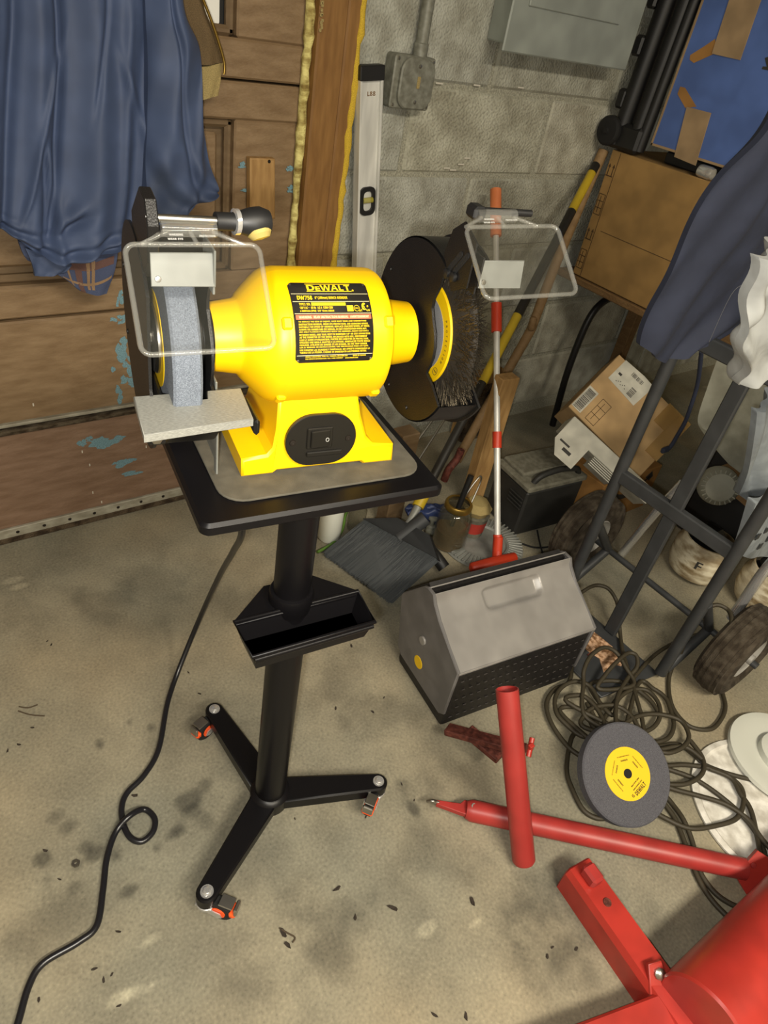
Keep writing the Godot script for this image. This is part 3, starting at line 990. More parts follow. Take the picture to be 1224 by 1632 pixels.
func guard(t: Node3D, x0: float, x1: float, s: float) -> void:
	# side plates open toward the front, joined by a curved band; s = +1 when x1 lies on the outer side
	var c := Vector2(0, 0.152)
	var g: Node3D = null
	for k in 2:
		var x: float = [x0, x1][k]
		var R: float = [0.108, 0.114][k]
		var closed_front: bool = s < 0.0 and k == 1
		var poly: Array = arc(c, R, 43 if closed_front else 64, 333, 40)
		var edge := [Vector2(0.07, -0.021), Vector2(0.074, 0.02)] if closed_front else [Vector2(0.072, -0.034), Vector2(0.054, -0.028), Vector2(0.057, -0.02), Vector2(0.061, -0.006), Vector2(0.06, 0.008), Vector2(0.054, 0.022), Vector2(0.044, 0.034), Vector2(0.036, 0.046), Vector2(0.036, 0.056), Vector2(0.045, 0.076)]
		for q in edge:
			poly.append(c + q)
		var b := MB.new(Transform3D(Basis(Vector3.BACK, Vector3.UP, Vector3.LEFT), Vector3(x, 0, 0)))
		b.prism(poly, -0.0015, 0.0015)
		var m := part(b, "wheel_guard", M.black_paint, t)
		if k == 0:
			g = m
	var b := MB.new()
	b.smooth()
	for k in 48:
		var a0 := deg_to_rad(lerpf(64, 333, k / 48.0))
		var a1 := deg_to_rad(lerpf(64, 333, (k + 1) / 48.0))
		var P := func(x: float, a: float, r: float) -> Vector3: return Vector3(x, c.y + sin(a) * r, c.x + cos(a) * r)
		var q := [P.call(minf(x0, x1), a0, 0.11), P.call(maxf(x0, x1), a0, 0.11), P.call(maxf(x0, x1), a1, 0.11), P.call(minf(x0, x1), a1, 0.11)]
		b.quad(q[0], q[1], q[2], q[3])
	b.smooth()
	for k in 48:
		var a0 := deg_to_rad(lerpf(64, 333, k / 48.0))
		var a1 := deg_to_rad(lerpf(64, 333, (k + 1) / 48.0))
		var P := func(x: float, a: float, r: float) -> Vector3: return Vector3(x, c.y + sin(a) * r, c.x + cos(a) * r)
		b.quad(P.call(minf(x0, x1), a1, 0.109), P.call(maxf(x0, x1), a1, 0.109), P.call(maxf(x0, x1), a0, 0.109), P.call(minf(x0, x1), a0, 0.109))
	part(b, "guard_band", M.black_paint, g)
	for a in [150, 200, 250, 285]:
		b = MB.new()
		var r := deg_to_rad(a)
		b.lathe([Vector2(0.003, 0), Vector2(0.0025, 0.0015), Vector2(0, 0.002)], 8, ydir(Vector3(minf(x0, x1) - 0.0015, c.y + sin(r) * 0.095, cos(r) * 0.095), Vector3.LEFT))
		part(b, "rivet", M.black_paint, g)

func eye_shield(t: Node3D, tl: Vector3, tr: Vector3, br: Vector3, bl: Vector3, arm_x: float) -> void:
	var ex := (tr - tl).normalized()
	var ey := ((tl + tr) / 2 - (bl + br) / 2)
	var h := ey.length()
	ey = (ey - ex * ey.dot(ex)).normalized()
	var w := ((tr - tl).length() + (br - bl).length()) / 2
	var f := Transform3D(Basis(ex, ey, ex.cross(ey)), (tl + tr + br + bl) / 4)
	var b := MB.new(f)
	b.prism(rounded(w, h, 0.009), -0.0012, 0.0012)
	var s := part(b, "eye_shield", M.clear, t, "clear plastic eye shield")
	b = MB.new(f)
	var rim: Array = []
	for p in rounded(w - 0.003, h - 0.003, 0.008):
		rim.append(Vector3(p.x, p.y, 0.0005))
	b.tube(rim, 0.0022, 8, true)
	part(b, "shield_rim", M.clear_edge, s)
	# hinge barrel and the ribs that run down to the pane
	b = MB.new(f)
	var hy := h / 2 + 0.013
	var x0 := arm_x - 0.022
	var x1 := arm_x + 0.022
	b.rod(Vector3(x0, hy, -0.004), Vector3(x1, hy, -0.004), 0.0062, 14)
	part(b, "hinge_barrel", M.clear_edge, s)
	b = MB.new(f)
	for q in [[x0 + 0.004, x0 - 0.018], [arm_x, arm_x + 0.004], [x1 - 0.004, x1 + 0.02]]:
		b.rod(Vector3(q[0], hy - 0.003, -0.002), Vector3(q[1], h / 2 - 0.001, 0.0), 0.0018, 8)
	part(b, "hinge_rib", M.clear_edge, s)
	b = MB.new(f)
	b.prism([Vector2(x0, hy - 0.002), Vector2(x0 - 0.018, h / 2), Vector2(x1 + 0.02, h / 2), Vector2(x1, hy - 0.002)], -0.0015, 0.0)
	part(b, "hinge_web", M.clear, s)
	b = MB.new(f)
	var flat_map := func(p): return Vector3(p.x, p.y, 0.0006 + p.z)
	b.words("WARNING", Vector2(arm_x - 0.012, h / 2 + 0.0065), 0.011, 0.0017, flat_map, true, "Droid Sans", 0.0002)
	b.words("WEAR EYE", Vector2(arm_x - 0.013, h / 2 + 0.003), 0.012, 0.0016, flat_map, true, "Droid Sans", 0.0002)
	b.words("PROTECTION", Vector2(arm_x + 0.013, h / 2 + 0.0055), 0.013, 0.0016, flat_map, true, "Droid Sans", 0.0002)
	part(b, "shield_print", M.white_print, s)

func build_grinder() -> void:
	var t := thing("bench_grinder", "yellow and black bench grinder with a stone wheel and a wire wheel", "bench grinder", Vector3(0.416, 0.7702, -0.626), -12.0)
	var H := 0.152
	# base casting
	var b := MB.new()
	var prof := [Vector2(-0.098, 0), Vector2(-0.06, 0), Vector2(-0.055, 0.004), Vector2(0.053, 0.004), Vector2(0.058, 0), Vector2(0.099, 0), Vector2(0.096, 0.026), Vector2(0.067, 0.03), Vector2(0.057, 0.04), Vector2(0.047, 0.068), Vector2(0.039, 0.102), Vector2(-0.056, 0.102), Vector2(-0.058, 0.06), Vector2(-0.062, 0.036), Vector2(-0.069, 0.028), Vector2(-0.099, 0.025)]
	b.prism(prof, -0.075, 0.055, 0.003, func(p: Vector3) -> Vector3: return Vector3(p.x, p.y, p.z * (1.0 - 0.2 * clampf((p.y - 0.03) / 0.07, 0.0, 1.0))))
	var base := part(b, "base", M.yellow, t)
	for p in [Vector3(-0.083, 0.026, -0.05), Vector3(0.083, 0.028, -0.05)]:
		b = MB.new()
		b.lathe([Vector2(0.008, 0), Vector2(0.008, 0.004), Vector2(0.005, 0.006), Vector2(0, 0.006)], 6, Transform3D(Basis(), p))
		part(b, "mounting_bolt", M.steel, base)
	# motor housing
	var axx := Transform3D(Basis(Vector3.UP, Vector3.RIGHT, Vector3.FORWARD), Vector3(0, H, 0))
	b = MB.new(axx)
	b.lathe([Vector2(0.0735, -0.056), Vector2(0.074, -0.054), Vector2(0.074, 0.052), Vector2(0.0735, 0.058), Vector2(0.0715, 0.062), Vector2(0.067, 0.064), Vector2(0.05, 0.065)], 64)
	part(b, "motor_housing", M.yellow, t)
	b = MB.new(axx)
	b.lathe([Vector2(0.036, -0.126), Vector2(0.0402, -0.099), Vector2(0.042, -0.096), Vector2(0.0455, -0.094), Vector2(0.062, -0.078), Vector2(0.069, -0.07), Vector2(0.0725, -0.063), Vector2(0.0735, -0.056)], 64)
	part(b, "end_bell", M.yellow, t)
	b = MB.new(axx)
	b.lathe([Vector2(0.046, 0.064), Vector2(0.043, 0.068), Vector2(0.0405, 0.072), Vector2(0.036, 0.112)], 64)
	part(b, "end_bell", M.yellow, t)
	for q in [[-0.059, 34.0], [0.056, 34.0], [-0.058, -42.0], [0.056, -42.0]]:
		var a := deg_to_rad(q[1])
		b = MB.new(Transform3D(Basis(Vector3.RIGHT, -a), Vector3(q[0], H, 0)))
		b.box(Vector3(0, 0, 0.0735), Vector3(0.011, 0.013, 0.007), 0.002)
		part(b, "bell_lug", M.yellow, t)
	nameplate(t, H)
	# switch
	b = MB.new(Transform3D(Basis(Vector3.RIGHT, -0.1), Vector3(-0.004, 0.044, 0.0555)))
	var stad := rounded(0.089, 0.066, 0.0329, 10)
	b.prism(stad, -0.004, 0.002, 0.0008)
	var sw := part(b, "switch_plate", M.switch_black, t, "black switch plate with rocker")
	b = MB.new(Transform3D(Basis(Vector3.RIGHT, -0.1), Vector3(-0.004, 0.044, 0.0575)))
	b.box(Vector3(-0.003, 0.004, 0.001), Vector3(0.032, 0.027, 0.003), 0.001)
	b.box(Vector3(0.004, -0.0165, 0.0015), Vector3(0.045, 0.006, 0.004), 0.001)
	part(b, "switch_frame", M.switch_black, sw)
	b = MB.new(Transform3D(Basis(Vector3.RIGHT, -0.1) * Basis(Vector3.UP, 0.1), Vector3(-0.007, 0.048, 0.0592)))
	b.box(Vector3(0, 0, 0.001), Vector3(0.024, 0.022, 0.004), 0.001)
	part(b, "rocker", M.switch_black, sw)
	b = MB.new(Transform3D(Basis(Vector3.RIGHT, -0.1), Vector3(-0.004, 0.044, 0.0612)))
	b.box(Vector3(-0.0045, 0.002, 0.001), Vector3(0.0009, 0.0055, 0.0004))
	var ring: Array = []
	for k in 16:
		ring.append(Vector3(0.0055 + cos(TAU * k / 16) * 0.0019, 0.003 + sin(TAU * k / 16) * 0.0023, 0.001))
	b.tube(ring, 0.0005, 6, true)
	part(b, "rocker_print", M.white_print, sw)
	for x in [-0.036, 0.034]:
		b = MB.new(ydir(Vector3(x - 0.004, 0.044, 0.0572), Vector3(0, 0.1, 1)))
		b.lathe([Vector2(0.0042, 0), Vector2(0.0036, 0.0018), Vector2(0.001, 0.002), Vector2(0, 0.0012)], 14)
		part(b, "screw", M.screw_dark, sw)
	# guards and wheels
	guard(t, -0.134, -0.197, -1.0)
	guard(t, 0.122, 0.176, 1.0)
	b = MB.new(axx)
	b.lathe([Vector2(0, -0.18), Vector2(0.099, -0.18), Vector2(0.1016, -0.1775), Vector2(0.1016, -0.1545), Vector2(0.099, -0.152), Vector2(0, -0.152)], 64)
	var gw := part(b, "grinding_wheel", M.stone, t, "blue-grey grinding wheel")
	b = MB.new(axx)
	b.lathe([Vector2(0, -0.1808), Vector2(0.05, -0.1808), Vector2(0.05, -0.18)], 48)
	part(b, "wheel_label", M.label_yellow, gw)
	b = MB.new(axx)
	b.lathe([Vector2(0, -0.186), Vector2(0.033, -0.186), Vector2(0.036, -0.183), Vector2(0.036, -0.1808)], 48)
	part(b, "flange", M.steel, gw)
	b = MB.new(axx)
	b.lathe([Vector2(0, -0.197), Vector2(0.012, -0.197), Vector2(0.013, -0.195), Vector2(0.013, -0.186)], 6)
	part(b, "arbor_nut", M.steel, gw)
	b = MB.new(axx)
	b.lathe([Vector2(0.03, -0.152), Vector2(0.03, -0.126), Vector2(0.0, -0.126)], 32)
	b.lathe([Vector2(0.033, -0.148), Vector2(0.04, -0.146), Vector2(0.04, -0.139), Vector2(0.033, -0.137)], 32)
	part(b, "inner_flange", M.black_plastic, gw)
	# wire wheel with its bristles
	b = MB.new(axx)
	b.lathe([Vector2(0.04, 0.143), Vector2(0.064, 0.143), Vector2(0.085, 0.147), Vector2(0.094, 0.152), Vector2(0.094, 0.158), Vector2(0.085, 0.163), Vector2(0.04, 0.166)], 48)
	var ww := part(b, "wire_wheel", M.wire_dark, t, "wire brush wheel")
	b = MB.new(axx)
	b.lathe([Vector2(0.045, 0.1405), Vector2(0.061, 0.1405), Vector2(0.0625, 0.1425), Vector2(0.0625, 0.145)], 64)
	part(b, "wheel_label", M.label_yellow, ww, "yellow label ring")
	b = MB.new(axx)
	b.lathe([Vector2(0.0, 0.1375), Vector2(0.03, 0.1375), Vector2(0.042, 0.139), Vector2(0.0455, 0.1402), Vector2(0.0455, 0.144)], 64)
	part(b, "hub_cap", M.chrome, ww)
	b = MB.new()
	var polar := func(p: Vector3) -> Vector3:
		var a: float = -p.x / 0.053
		var r: float = 0.053 + p.y
		return Vector3(0.1405 - p.z, H + sin(a) * r, cos(a) * r)
	var txt := "PROTECTION"
	for k in txt.length():
		b.words(txt[k], Vector2(-0.034 + k * 0.0056, 0.0), -1.0, 0.0034, polar, false, "Droid Sans", 0.0003)
	b.words("S", Vector2(0.035, 0.0), -1.0, 0.004, polar, true, "Droid Sans", 0.0003)
	part(b, "label_print", M.plate_black, ww)
	b = MB.new()
	var pts: Array = []
	for k in 20:
		var a := -0.66 + 0.0055 * cos(TAU * k / 20) / 0.053
		var r := 0.053 + 0.0042 * sin(TAU * k / 20)
		pts.append(Vector3(0.1402, H + sin(a) * r, cos(a) * r))
	b.tube(pts, 0.0003, 5, true)
	part(b, "label_mark", M.plate_black, ww)
	b = MB.new()
	b.flat()
	for k in 5200:
		var a := rng.randf() * TAU
		var r0 := rng.randf_range(0.058, 0.088)
		var r1 := minf(r0 + rng.randf_range(0.012, 0.03), 0.1045)
		var x0 := 0.154 + rng.randf_range(-0.011, 0.011)
		var x1 := 0.154 + (x0 - 0.154) * 1.1 + rng.randf_range(-0.004, 0.004)
		var a1 := a + rng.randf_range(-0.13, 0.13)
		var p := Vector3(x0, H + sin(a) * r0, cos(a) * r0)
		var q := Vector3(x1, H + sin(a1) * r1, cos(a1) * r1)
		var u := (q - p).cross(Vector3.RIGHT).normalized() * 0.0004
		var w := (q - p).cross(u).normalized() * 0.0004
		b.quad(p - u, p + u, q + u, q - u)
		b.quad(p - w, p + w, q + w, q - w)
	part(b, "bristles", M.wire, ww).set_meta("kind", "stuff")
	# spark plates at the top front of both guards
	for s in [[-0.196, -0.142, -1.0], [0.132, 0.186, 1.0]]:
		var x0: float = s[0]
		var x1: float = s[1]
		b = MB.new()
		b.prism([Vector2(x0, 0.2465), Vector2(x1, 0.2465), Vector2(x1 + 0.001, 0.274), Vector2(x0 + 0.001, 0.273)].map(func(p): return p), 0.099, 0.1012, 0.0006, func(p: Vector3) -> Vector3: return Vector3(p.x, p.y, p.z + (0.2465 - p.y) * 0.25))
		var sp := part(b, "spark_plate", M.plate_steel, t, "bare metal spark plate")
		b = MB.new()
		var fx: float = x1 if s[2] < 0.0 else x0
		b.box(Vector3(fx, 0.262, 0.078), Vector3(0.002, 0.032, 0.046), 0.0006)
		b.box(Vector3(fx, 0.245, 0.088), Vector3(0.0022, 0.014, 0.02), 0.0006)
		part(b, "fold", M.plate_steel if s[2] < 0.0 else M.black_paint, sp)
		b = MB.new()
		b.lathe([Vector2(0.003, 0), Vector2(0.0026, 0.0016), Vector2(0, 0.002)], 10, ydir(Vector3(x0 + 0.006, 0.2525, 0.0995), Vector3(0, 0.2, 1)))
		part(b, "screw", M.steel, sp)
	# slotted adjusting bracket of the right guard
	b = MB.new(Transform3D(Basis(Vector3.BACK, Vector3.UP, Vector3.LEFT), Vector3(0.1195, 0, 0)))
	b.prism([Vector2(0.042, 0.262), Vector2(0.072, 0.232), Vector2(0.1, 0.246), Vector2(0.1, 0.292), Vector2(0.07, 0.304), Vector2(0.05, 0.29)], -0.001, 0.001)
	var br := part(b, "slotted_bracket", M.black_paint, t)
	for k in 2:
		b = MB.new(Transform3D(Basis(Vector3.BACK, Vector3.UP, Vector3.LEFT), Vector3(0.1182, 0, 0)) * Transform3D(Basis(), Vector3(0.068 + k * 0.013, 0.262 + k * 0.003, 0)) * Transform3D(Basis(Vector3.BACK, 0.9), Vector3.ZERO))
		b.prism(rounded(0.034, 0.006, 0.003), -0.0005, 0.0008)
		part(b, "slot", M.rubber, br)
		b = MB.new(ydir(Vector3(0.118, 0.247 + k * 0.001, 0.06 + k * 0.014), Vector3.LEFT))
		b.lathe([Vector2(0.0055, 0), Vector2(0.0055, 0.004), Vector2(0.003, 0.005), Vector2(0, 0.005)], 6)
		part(b, "bracket_bolt", M.black_plastic, br)
	# left guard's outer bracket up to the hinge
	for q in [[-0.192, -0.1]]:
		b = MB.new(Transform3D(Basis(Vector3.BACK, Vector3.UP, Vector3.LEFT), Vector3(q[0], 0, 0)))
		b.prism([Vector2(0.0, 0.24), Vector2(0.055, 0.238), Vector2(0.088, 0.262), Vector2(0.1, 0.296), Vector2(0.088, 0.314), Vector2(0.06, 0.316), Vector2(0.0, 0.28)], -0.005, 0.005, 0.001)
		part(b, "hinge_bracket", M.black_paint, t)
	# hinge rods
	b = MB.new()
	b.rod(Vector3(-0.197, 0.3005, 0.092), Vector3(-0.132, 0.3005, 0.092), 0.0035)
	part(b, "hinge_rod", M.steel, t)
	b = MB.new()
	b.rod(Vector3(0.176, 0.3225, 0.097), Vector3(0.11, 0.3225, 0.097), 0.0035)
	b.box(Vector3(0.112, 0.321, 0.096), Vector3(0.014, 0.013, 0.02), 0.003)
	part(b, "hinge_rod", M.black_plastic, t)
	eye_shield(t, Vector3(-0.219, 0.289, 0.12), Vector3(-0.107, 0.292, 0.12), Vector3(-0.108, 0.223, 0.18), Vector3(-0.218, 0.221, 0.18), -0.001)
	eye_shield(t, Vector3(0.083, 0.3135, 0.12), Vector3(0.192, 0.319, 0.12), Vector3(0.2, 0.27, 0.18), Vector3(0.091, 0.267, 0.18), -0.012)
	# small work lamp behind the left shield
	b = MB.new(ydir(Vector3(-0.134, 0.2995, 0.09), Vector3(1, -0.03, -0.12)))
	b.lathe([Vector2(0, -0.006), Vector2(0.0075, -0.006), Vector2(0.0075, 0.012), Vector2(0.0095, 0.016), Vector2(0.0125, 0.026), Vector2(0.0135, 0.034), Vector2(0.011, 0.042), Vector2(0, 0.043)], 24)
	var lamp := part(b, "work_lamp", M.black_plastic, t)
	b = MB.new(ydir(Vector3(-0.134, 0.2995, 0.09), Vector3(1, -0.03, -0.12)))
	b.lathe([Vector2(0.0078, 0.010), Vector2(0.0108, 0.0105), Vector2(0.0108, 0.0145), Vector2(0.0078, 0.015)], 24)
	part(b, "collar_ring", M.chrome, lamp)
	b = MB.new(ydir(Vector3(-0.101, 0.291, 0.092), Vector3(0.3, -1, 0.5)))
	b.lathe([Vector2(0, -0.004), Vector2(0.0105, -0.003), Vector2(0.011, 0.0), Vector2(0.008, 0.004), Vector2(0, 0.005)], 20)
	part(b, "lamp_lens", M.lens_yellow, lamp)
	# tool rest
	b = MB.new(Transform3D(Basis(Vector3.RIGHT, -PI / 2), Vector3(0, 0.117, 0)))
	b.prism([Vector2(-0.2145, -0.144), Vector2(-0.1095, -0.13), Vector2(-0.1065, -0.068), Vector2(-0.142, -0.07), Vector2(-0.145, -0.086), Vector2(-0.177, -0.0885), Vector2(-0.1765, -0.0715), Vector2(-0.214, -0.073)], 0.0, 0.009, 0.0008)
	var rest := part(b, "tool_rest", M.cast, t, "bare cast metal tool rest with a wheel notch")
	b = MB.new()
	b.box(Vector3(-0.196, 0.099, 0.075), Vector3(0.024, 0.034, 0.05), 0.005)
	b.box(Vector3(-0.187, 0.1, 0.02), Vector3(0.008, 0.03, 0.12), 0.003)
	part(b, "rest_bracket", M.black_paint, rest)
	b = MB.new()
	b.box(Vector3(-0.105, 0.114, 0.105), Vector3(0.006, 0.018, 0.05), 0.003)
	part(b, "rest_clamp", M.black_paint, rest)
	b = MB.new()
	b.box(Vector3(-0.126, 0.07, 0.02), Vector3(0.0025, 0.1, 0.045), 0.0008)
	b.box(Vector3(-0.126, 0.045, 0.045), Vector3(0.0025, 0.08, 0.012), 0.0008)
	part(b, "support_plate", M.plate_steel, rest)
	b = MB.new(ydir(Vector3(-0.198, 0.094, 0.1), Vector3.BACK))
	b.lathe([Vector2(0.006, 0), Vector2(0.006, 0.004), Vector2(0.003, 0.005), Vector2(0, 0.005)], 6)
	part(b, "rest_bolt", M.steel, rest)
func nameplate(t: Node3D, H: float) -> void:
	var R := 0.0746
	var x0 := -0.0515
	var x1 := 0.0365
	var a0 := deg_to_rad(2.5)
	var a1 := deg_to_rad(69.5)
	var W := x1 - x0
	var L := R * (a1 - a0)
	# (u from 0 to W, v from 0 at the bottom to L) onto the housing
	var on := func(p: Vector3) -> Vector3:
		var a: float = a0 + p.y / R
		return Vector3(x0 + p.x + 0.0, H + sin(a) * (R + p.z), cos(a) * (R + p.z))
	var b := MB.new()
	b.smooth()
	var n := 24
	for k in n:
		var y0 := L * k / n
		var y1 := L * (k + 1) / n
		var inset := func(y: float) -> float:
			var d := minf(y, L - y)
			return 0.0 if d > 0.004 else 0.004 - sqrt(maxf(0.0, 0.000016 - (0.004 - d) * (0.004 - d)))
		var i0: float = inset.call(y0)
		var i1: float = inset.call(y1)
		b.quad(on.call(Vector3(i0, y0, 0.0006)), on.call(Vector3(W - i0, y0, 0.0006)), on.call(Vector3(W - i1, y1, 0.0006)), on.call(Vector3(i1, y1, 0.0006)))
		b.quad(on.call(Vector3(W - i0, y0, 0.0006)), on.call(Vector3(W - i0, y0, -0.002)), on.call(Vector3(W - i1, y1, -0.002)), on.call(Vector3(W - i1, y1, 0.0006)))
		b.quad(on.call(Vector3(i0, y0, -0.002)), on.call(Vector3(i0, y0, 0.0006)), on.call(Vector3(i1, y1, 0.0006)), on.call(Vector3(i1, y1, -0.002)))
	var np := part(b, "nameplate", M.plate_black, t, "black nameplate with yellow print")
	var lift := func(p: Vector3) -> Vector3: return on.call(Vector3(p.x, p.y, p.z + 0.0007))
	var bar := func(q: MB, u0: float, u1: float, f0: float, f1: float) -> void:
		# fractions of the plate, f measured from the top
		q.smooth()
		var m := 8 if f1 - f0 > 0.03 else 2
		for k in m:
			var y0 := L * (1.0 - lerpf(f1, f0, float(k) / m))
			var y1 := L * (1.0 - lerpf(f1, f0, float(k + 1) / m))
			q.quad(lift.call(Vector3(u0 * W, y0, 0.0002)), lift.call(Vector3(u1 * W, y0, 0.0002)), lift.call(Vector3(u1 * W, y1, 0.0002)), lift.call(Vector3(u0 * W, y1, 0.0002)))
	b = MB.new()
	for f in [0.17, 0.272, 0.42, 0.905]:
		bar.call(b, 0.012, 0.988, f, f + 0.006)
	part(b, "divider_line", M.cream_print, np)
	var say := func(q: MB, s: String, u0: float, u1: float, f0: float, f1: float, bold := true) -> void:
		q.words(s, Vector2((u0 + u1) / 2 * W, L * (1.0 - (f0 + f1) / 2)), (u1 - u0) * W, (f1 - f0) * L, lift, bold, "Droid Sans", 0.0003)
	b = MB.new()
	bar.call(b, 0.215, 0.79, 0.022, 0.031)
	bar.call(b, 0.215, 0.79, 0.132, 0.141)
	say.call(b, "D", 0.225, 0.322, 0.04, 0.124)
	say.call(b, "E", 0.332, 0.392, 0.064, 0.124)
	say.call(b, "WALT", 0.398, 0.775, 0.04, 0.124)
	say.call(b, "®", 0.795, 0.82, 0.11, 0.135)
	say.call(b, "DW758", 0.075, 0.262, 0.198, 0.25)
	say.call(b, "8\" (200mm) BENCH GRINDER", 0.295, 0.71, 0.208, 0.248)
	say.call(b, "TYPE 2  SER.", 0.085, 0.225, 0.294, 0.322)
	bar.call(b, 0.235, 0.67, 0.287, 0.328)
	say.call(b, "120 V AC ~   60 Hz   4.2 A  120W-120V", 0.085, 0.5, 0.338, 0.366)
	say.call(b, "n 3600/min (RPM)   5/8\" 15mm ARBOR", 0.085, 0.51, 0.378, 0.406)
	bar.call(b, 0.68, 0.76, 0.325, 0.4)
	say.call(b, "C", 0.875, 0.925, 0.295, 0.385)
	say.call(b, "S", 0.886, 0.913, 0.315, 0.365)
	say.call(b, "®", 0.94, 0.962, 0.325, 0.35)
	say.call(b, "C     US", 0.855, 0.975, 0.375, 0.4)
	say.call(b, "us", 0.835, 0.85, 0.385, 0.405)
	var c := Vector2(0.805 * W, L * (1.0 - 0.362))
	var ring: Array = []
	for k in 20:
		ring.append(lift.call(Vector3(c.x + cos(TAU * k / 20) * 0.0032, c.y + sin(TAU * k / 20) * 0.0032, 0.0003)))
	b.tube(ring, 0.0003, 5, true)
	say.call(b, "(UL)", 0.782, 0.828, 0.35, 0.374)
	part(b, "maker_print", M.yellow_print, np)
	b = MB.new()
	bar.call(b, 0.02, 0.98, 0.436, 0.492)
	var band := part(b, "warning_band", M.red_print, np, "faded red warning band")
	b = MB.new()
	say.call(b, "WARNING   READ INSTRUCTION MANUAL   AVERTISSEMENT", 0.06, 0.95, 0.45, 0.478)
	part(b, "warning_word", M.cream_print, band)
	var lines := ["TO REDUCE THE RISK OF INJURY, USER MUST READ AND UNDERSTAND", "INSTRUCTION MANUAL. WEAR EYE PROTECTION. USE GRINDING WHEEL", "SUITABLE FOR SPEED OF GRINDER. REPLACE CRACKED WHEEL AT ONCE.", "ALWAYS USE GUARDS AND EYE SHIELDS. DO NOT OVERTIGHTEN WHEEL NUT.", "USE ONLY FLANGES FURNISHED WITH THE GRINDER. ADJUST DISTANCE", "BETWEEN WHEEL AND TOOL REST TO MAINTAIN 1/8\" OR LESS SEPARATION", "AS THE DIAMETER OF THE WHEEL DECREASES WITH USE. DISCONNECT", "LIRE LE GUIDE D'UTILISATION. PORTER DES LUNETTES DE PROTECTION.", "UTILISER UNE MEULE ADAPTEE A LA VITESSE. REMPLACER TOUTE MEULE", "FISSUREE. UTILISER LES GARDES ET LES ECRANS. NE PAS TROP SERRER", "LEA EL MANUAL DE INSTRUCCIONES. USE PROTECCION PARA LOS OJOS.", "USE SIEMPRE LAS GUARDAS Y PANTALLAS. NO APRIETE DEMASIADO LA", "TUERCA DE LA PIEDRA. CAMBIE DE INMEDIATO LAS PIEDRAS ROTAS."]
	b = MB.new()
	for k in lines.size():
		var f := 0.508 + k * 0.0295
		say.call(b, lines[k], 0.045, 0.93 + 0.02 * (k % 3 - 1), f, f + 0.0205)
	say.call(b, "DEWALT INDUSTRIAL TOOL CO., TOWSON, MD 21286 USA", 0.12, 0.66, 0.918, 0.934)
	say.call(b, "MADE IN TAIWAN", 0.73, 0.9, 0.918, 0.934)
	say.call(b, "FOR SERVICE INFORMATION, CALL 1-800-4-DEWALT", 0.12, 0.6, 0.944, 0.96)
	say.call(b, "www.dewalt.com", 0.63, 0.8, 0.944, 0.96)
	part(b, "small_print", M.yellow_print, np)
	for p in [Vector2(0.03, 0.03), Vector2(0.97, 0.03), Vector2(0.03, 0.97), Vector2(0.97, 0.97)]:
		b = MB.new()
		var o: Vector3 = lift.call(Vector3(p.x * W, L * (1.0 - p.y), 0.0))
		b.lathe([Vector2(0.0014, -0.0006), Vector2(0.0012, 0.0006), Vector2(0, 0.001)], 10, ydir(o, (o - Vector3(o.x, H, 0))))
		part(b, "rivet", M.steel, np)

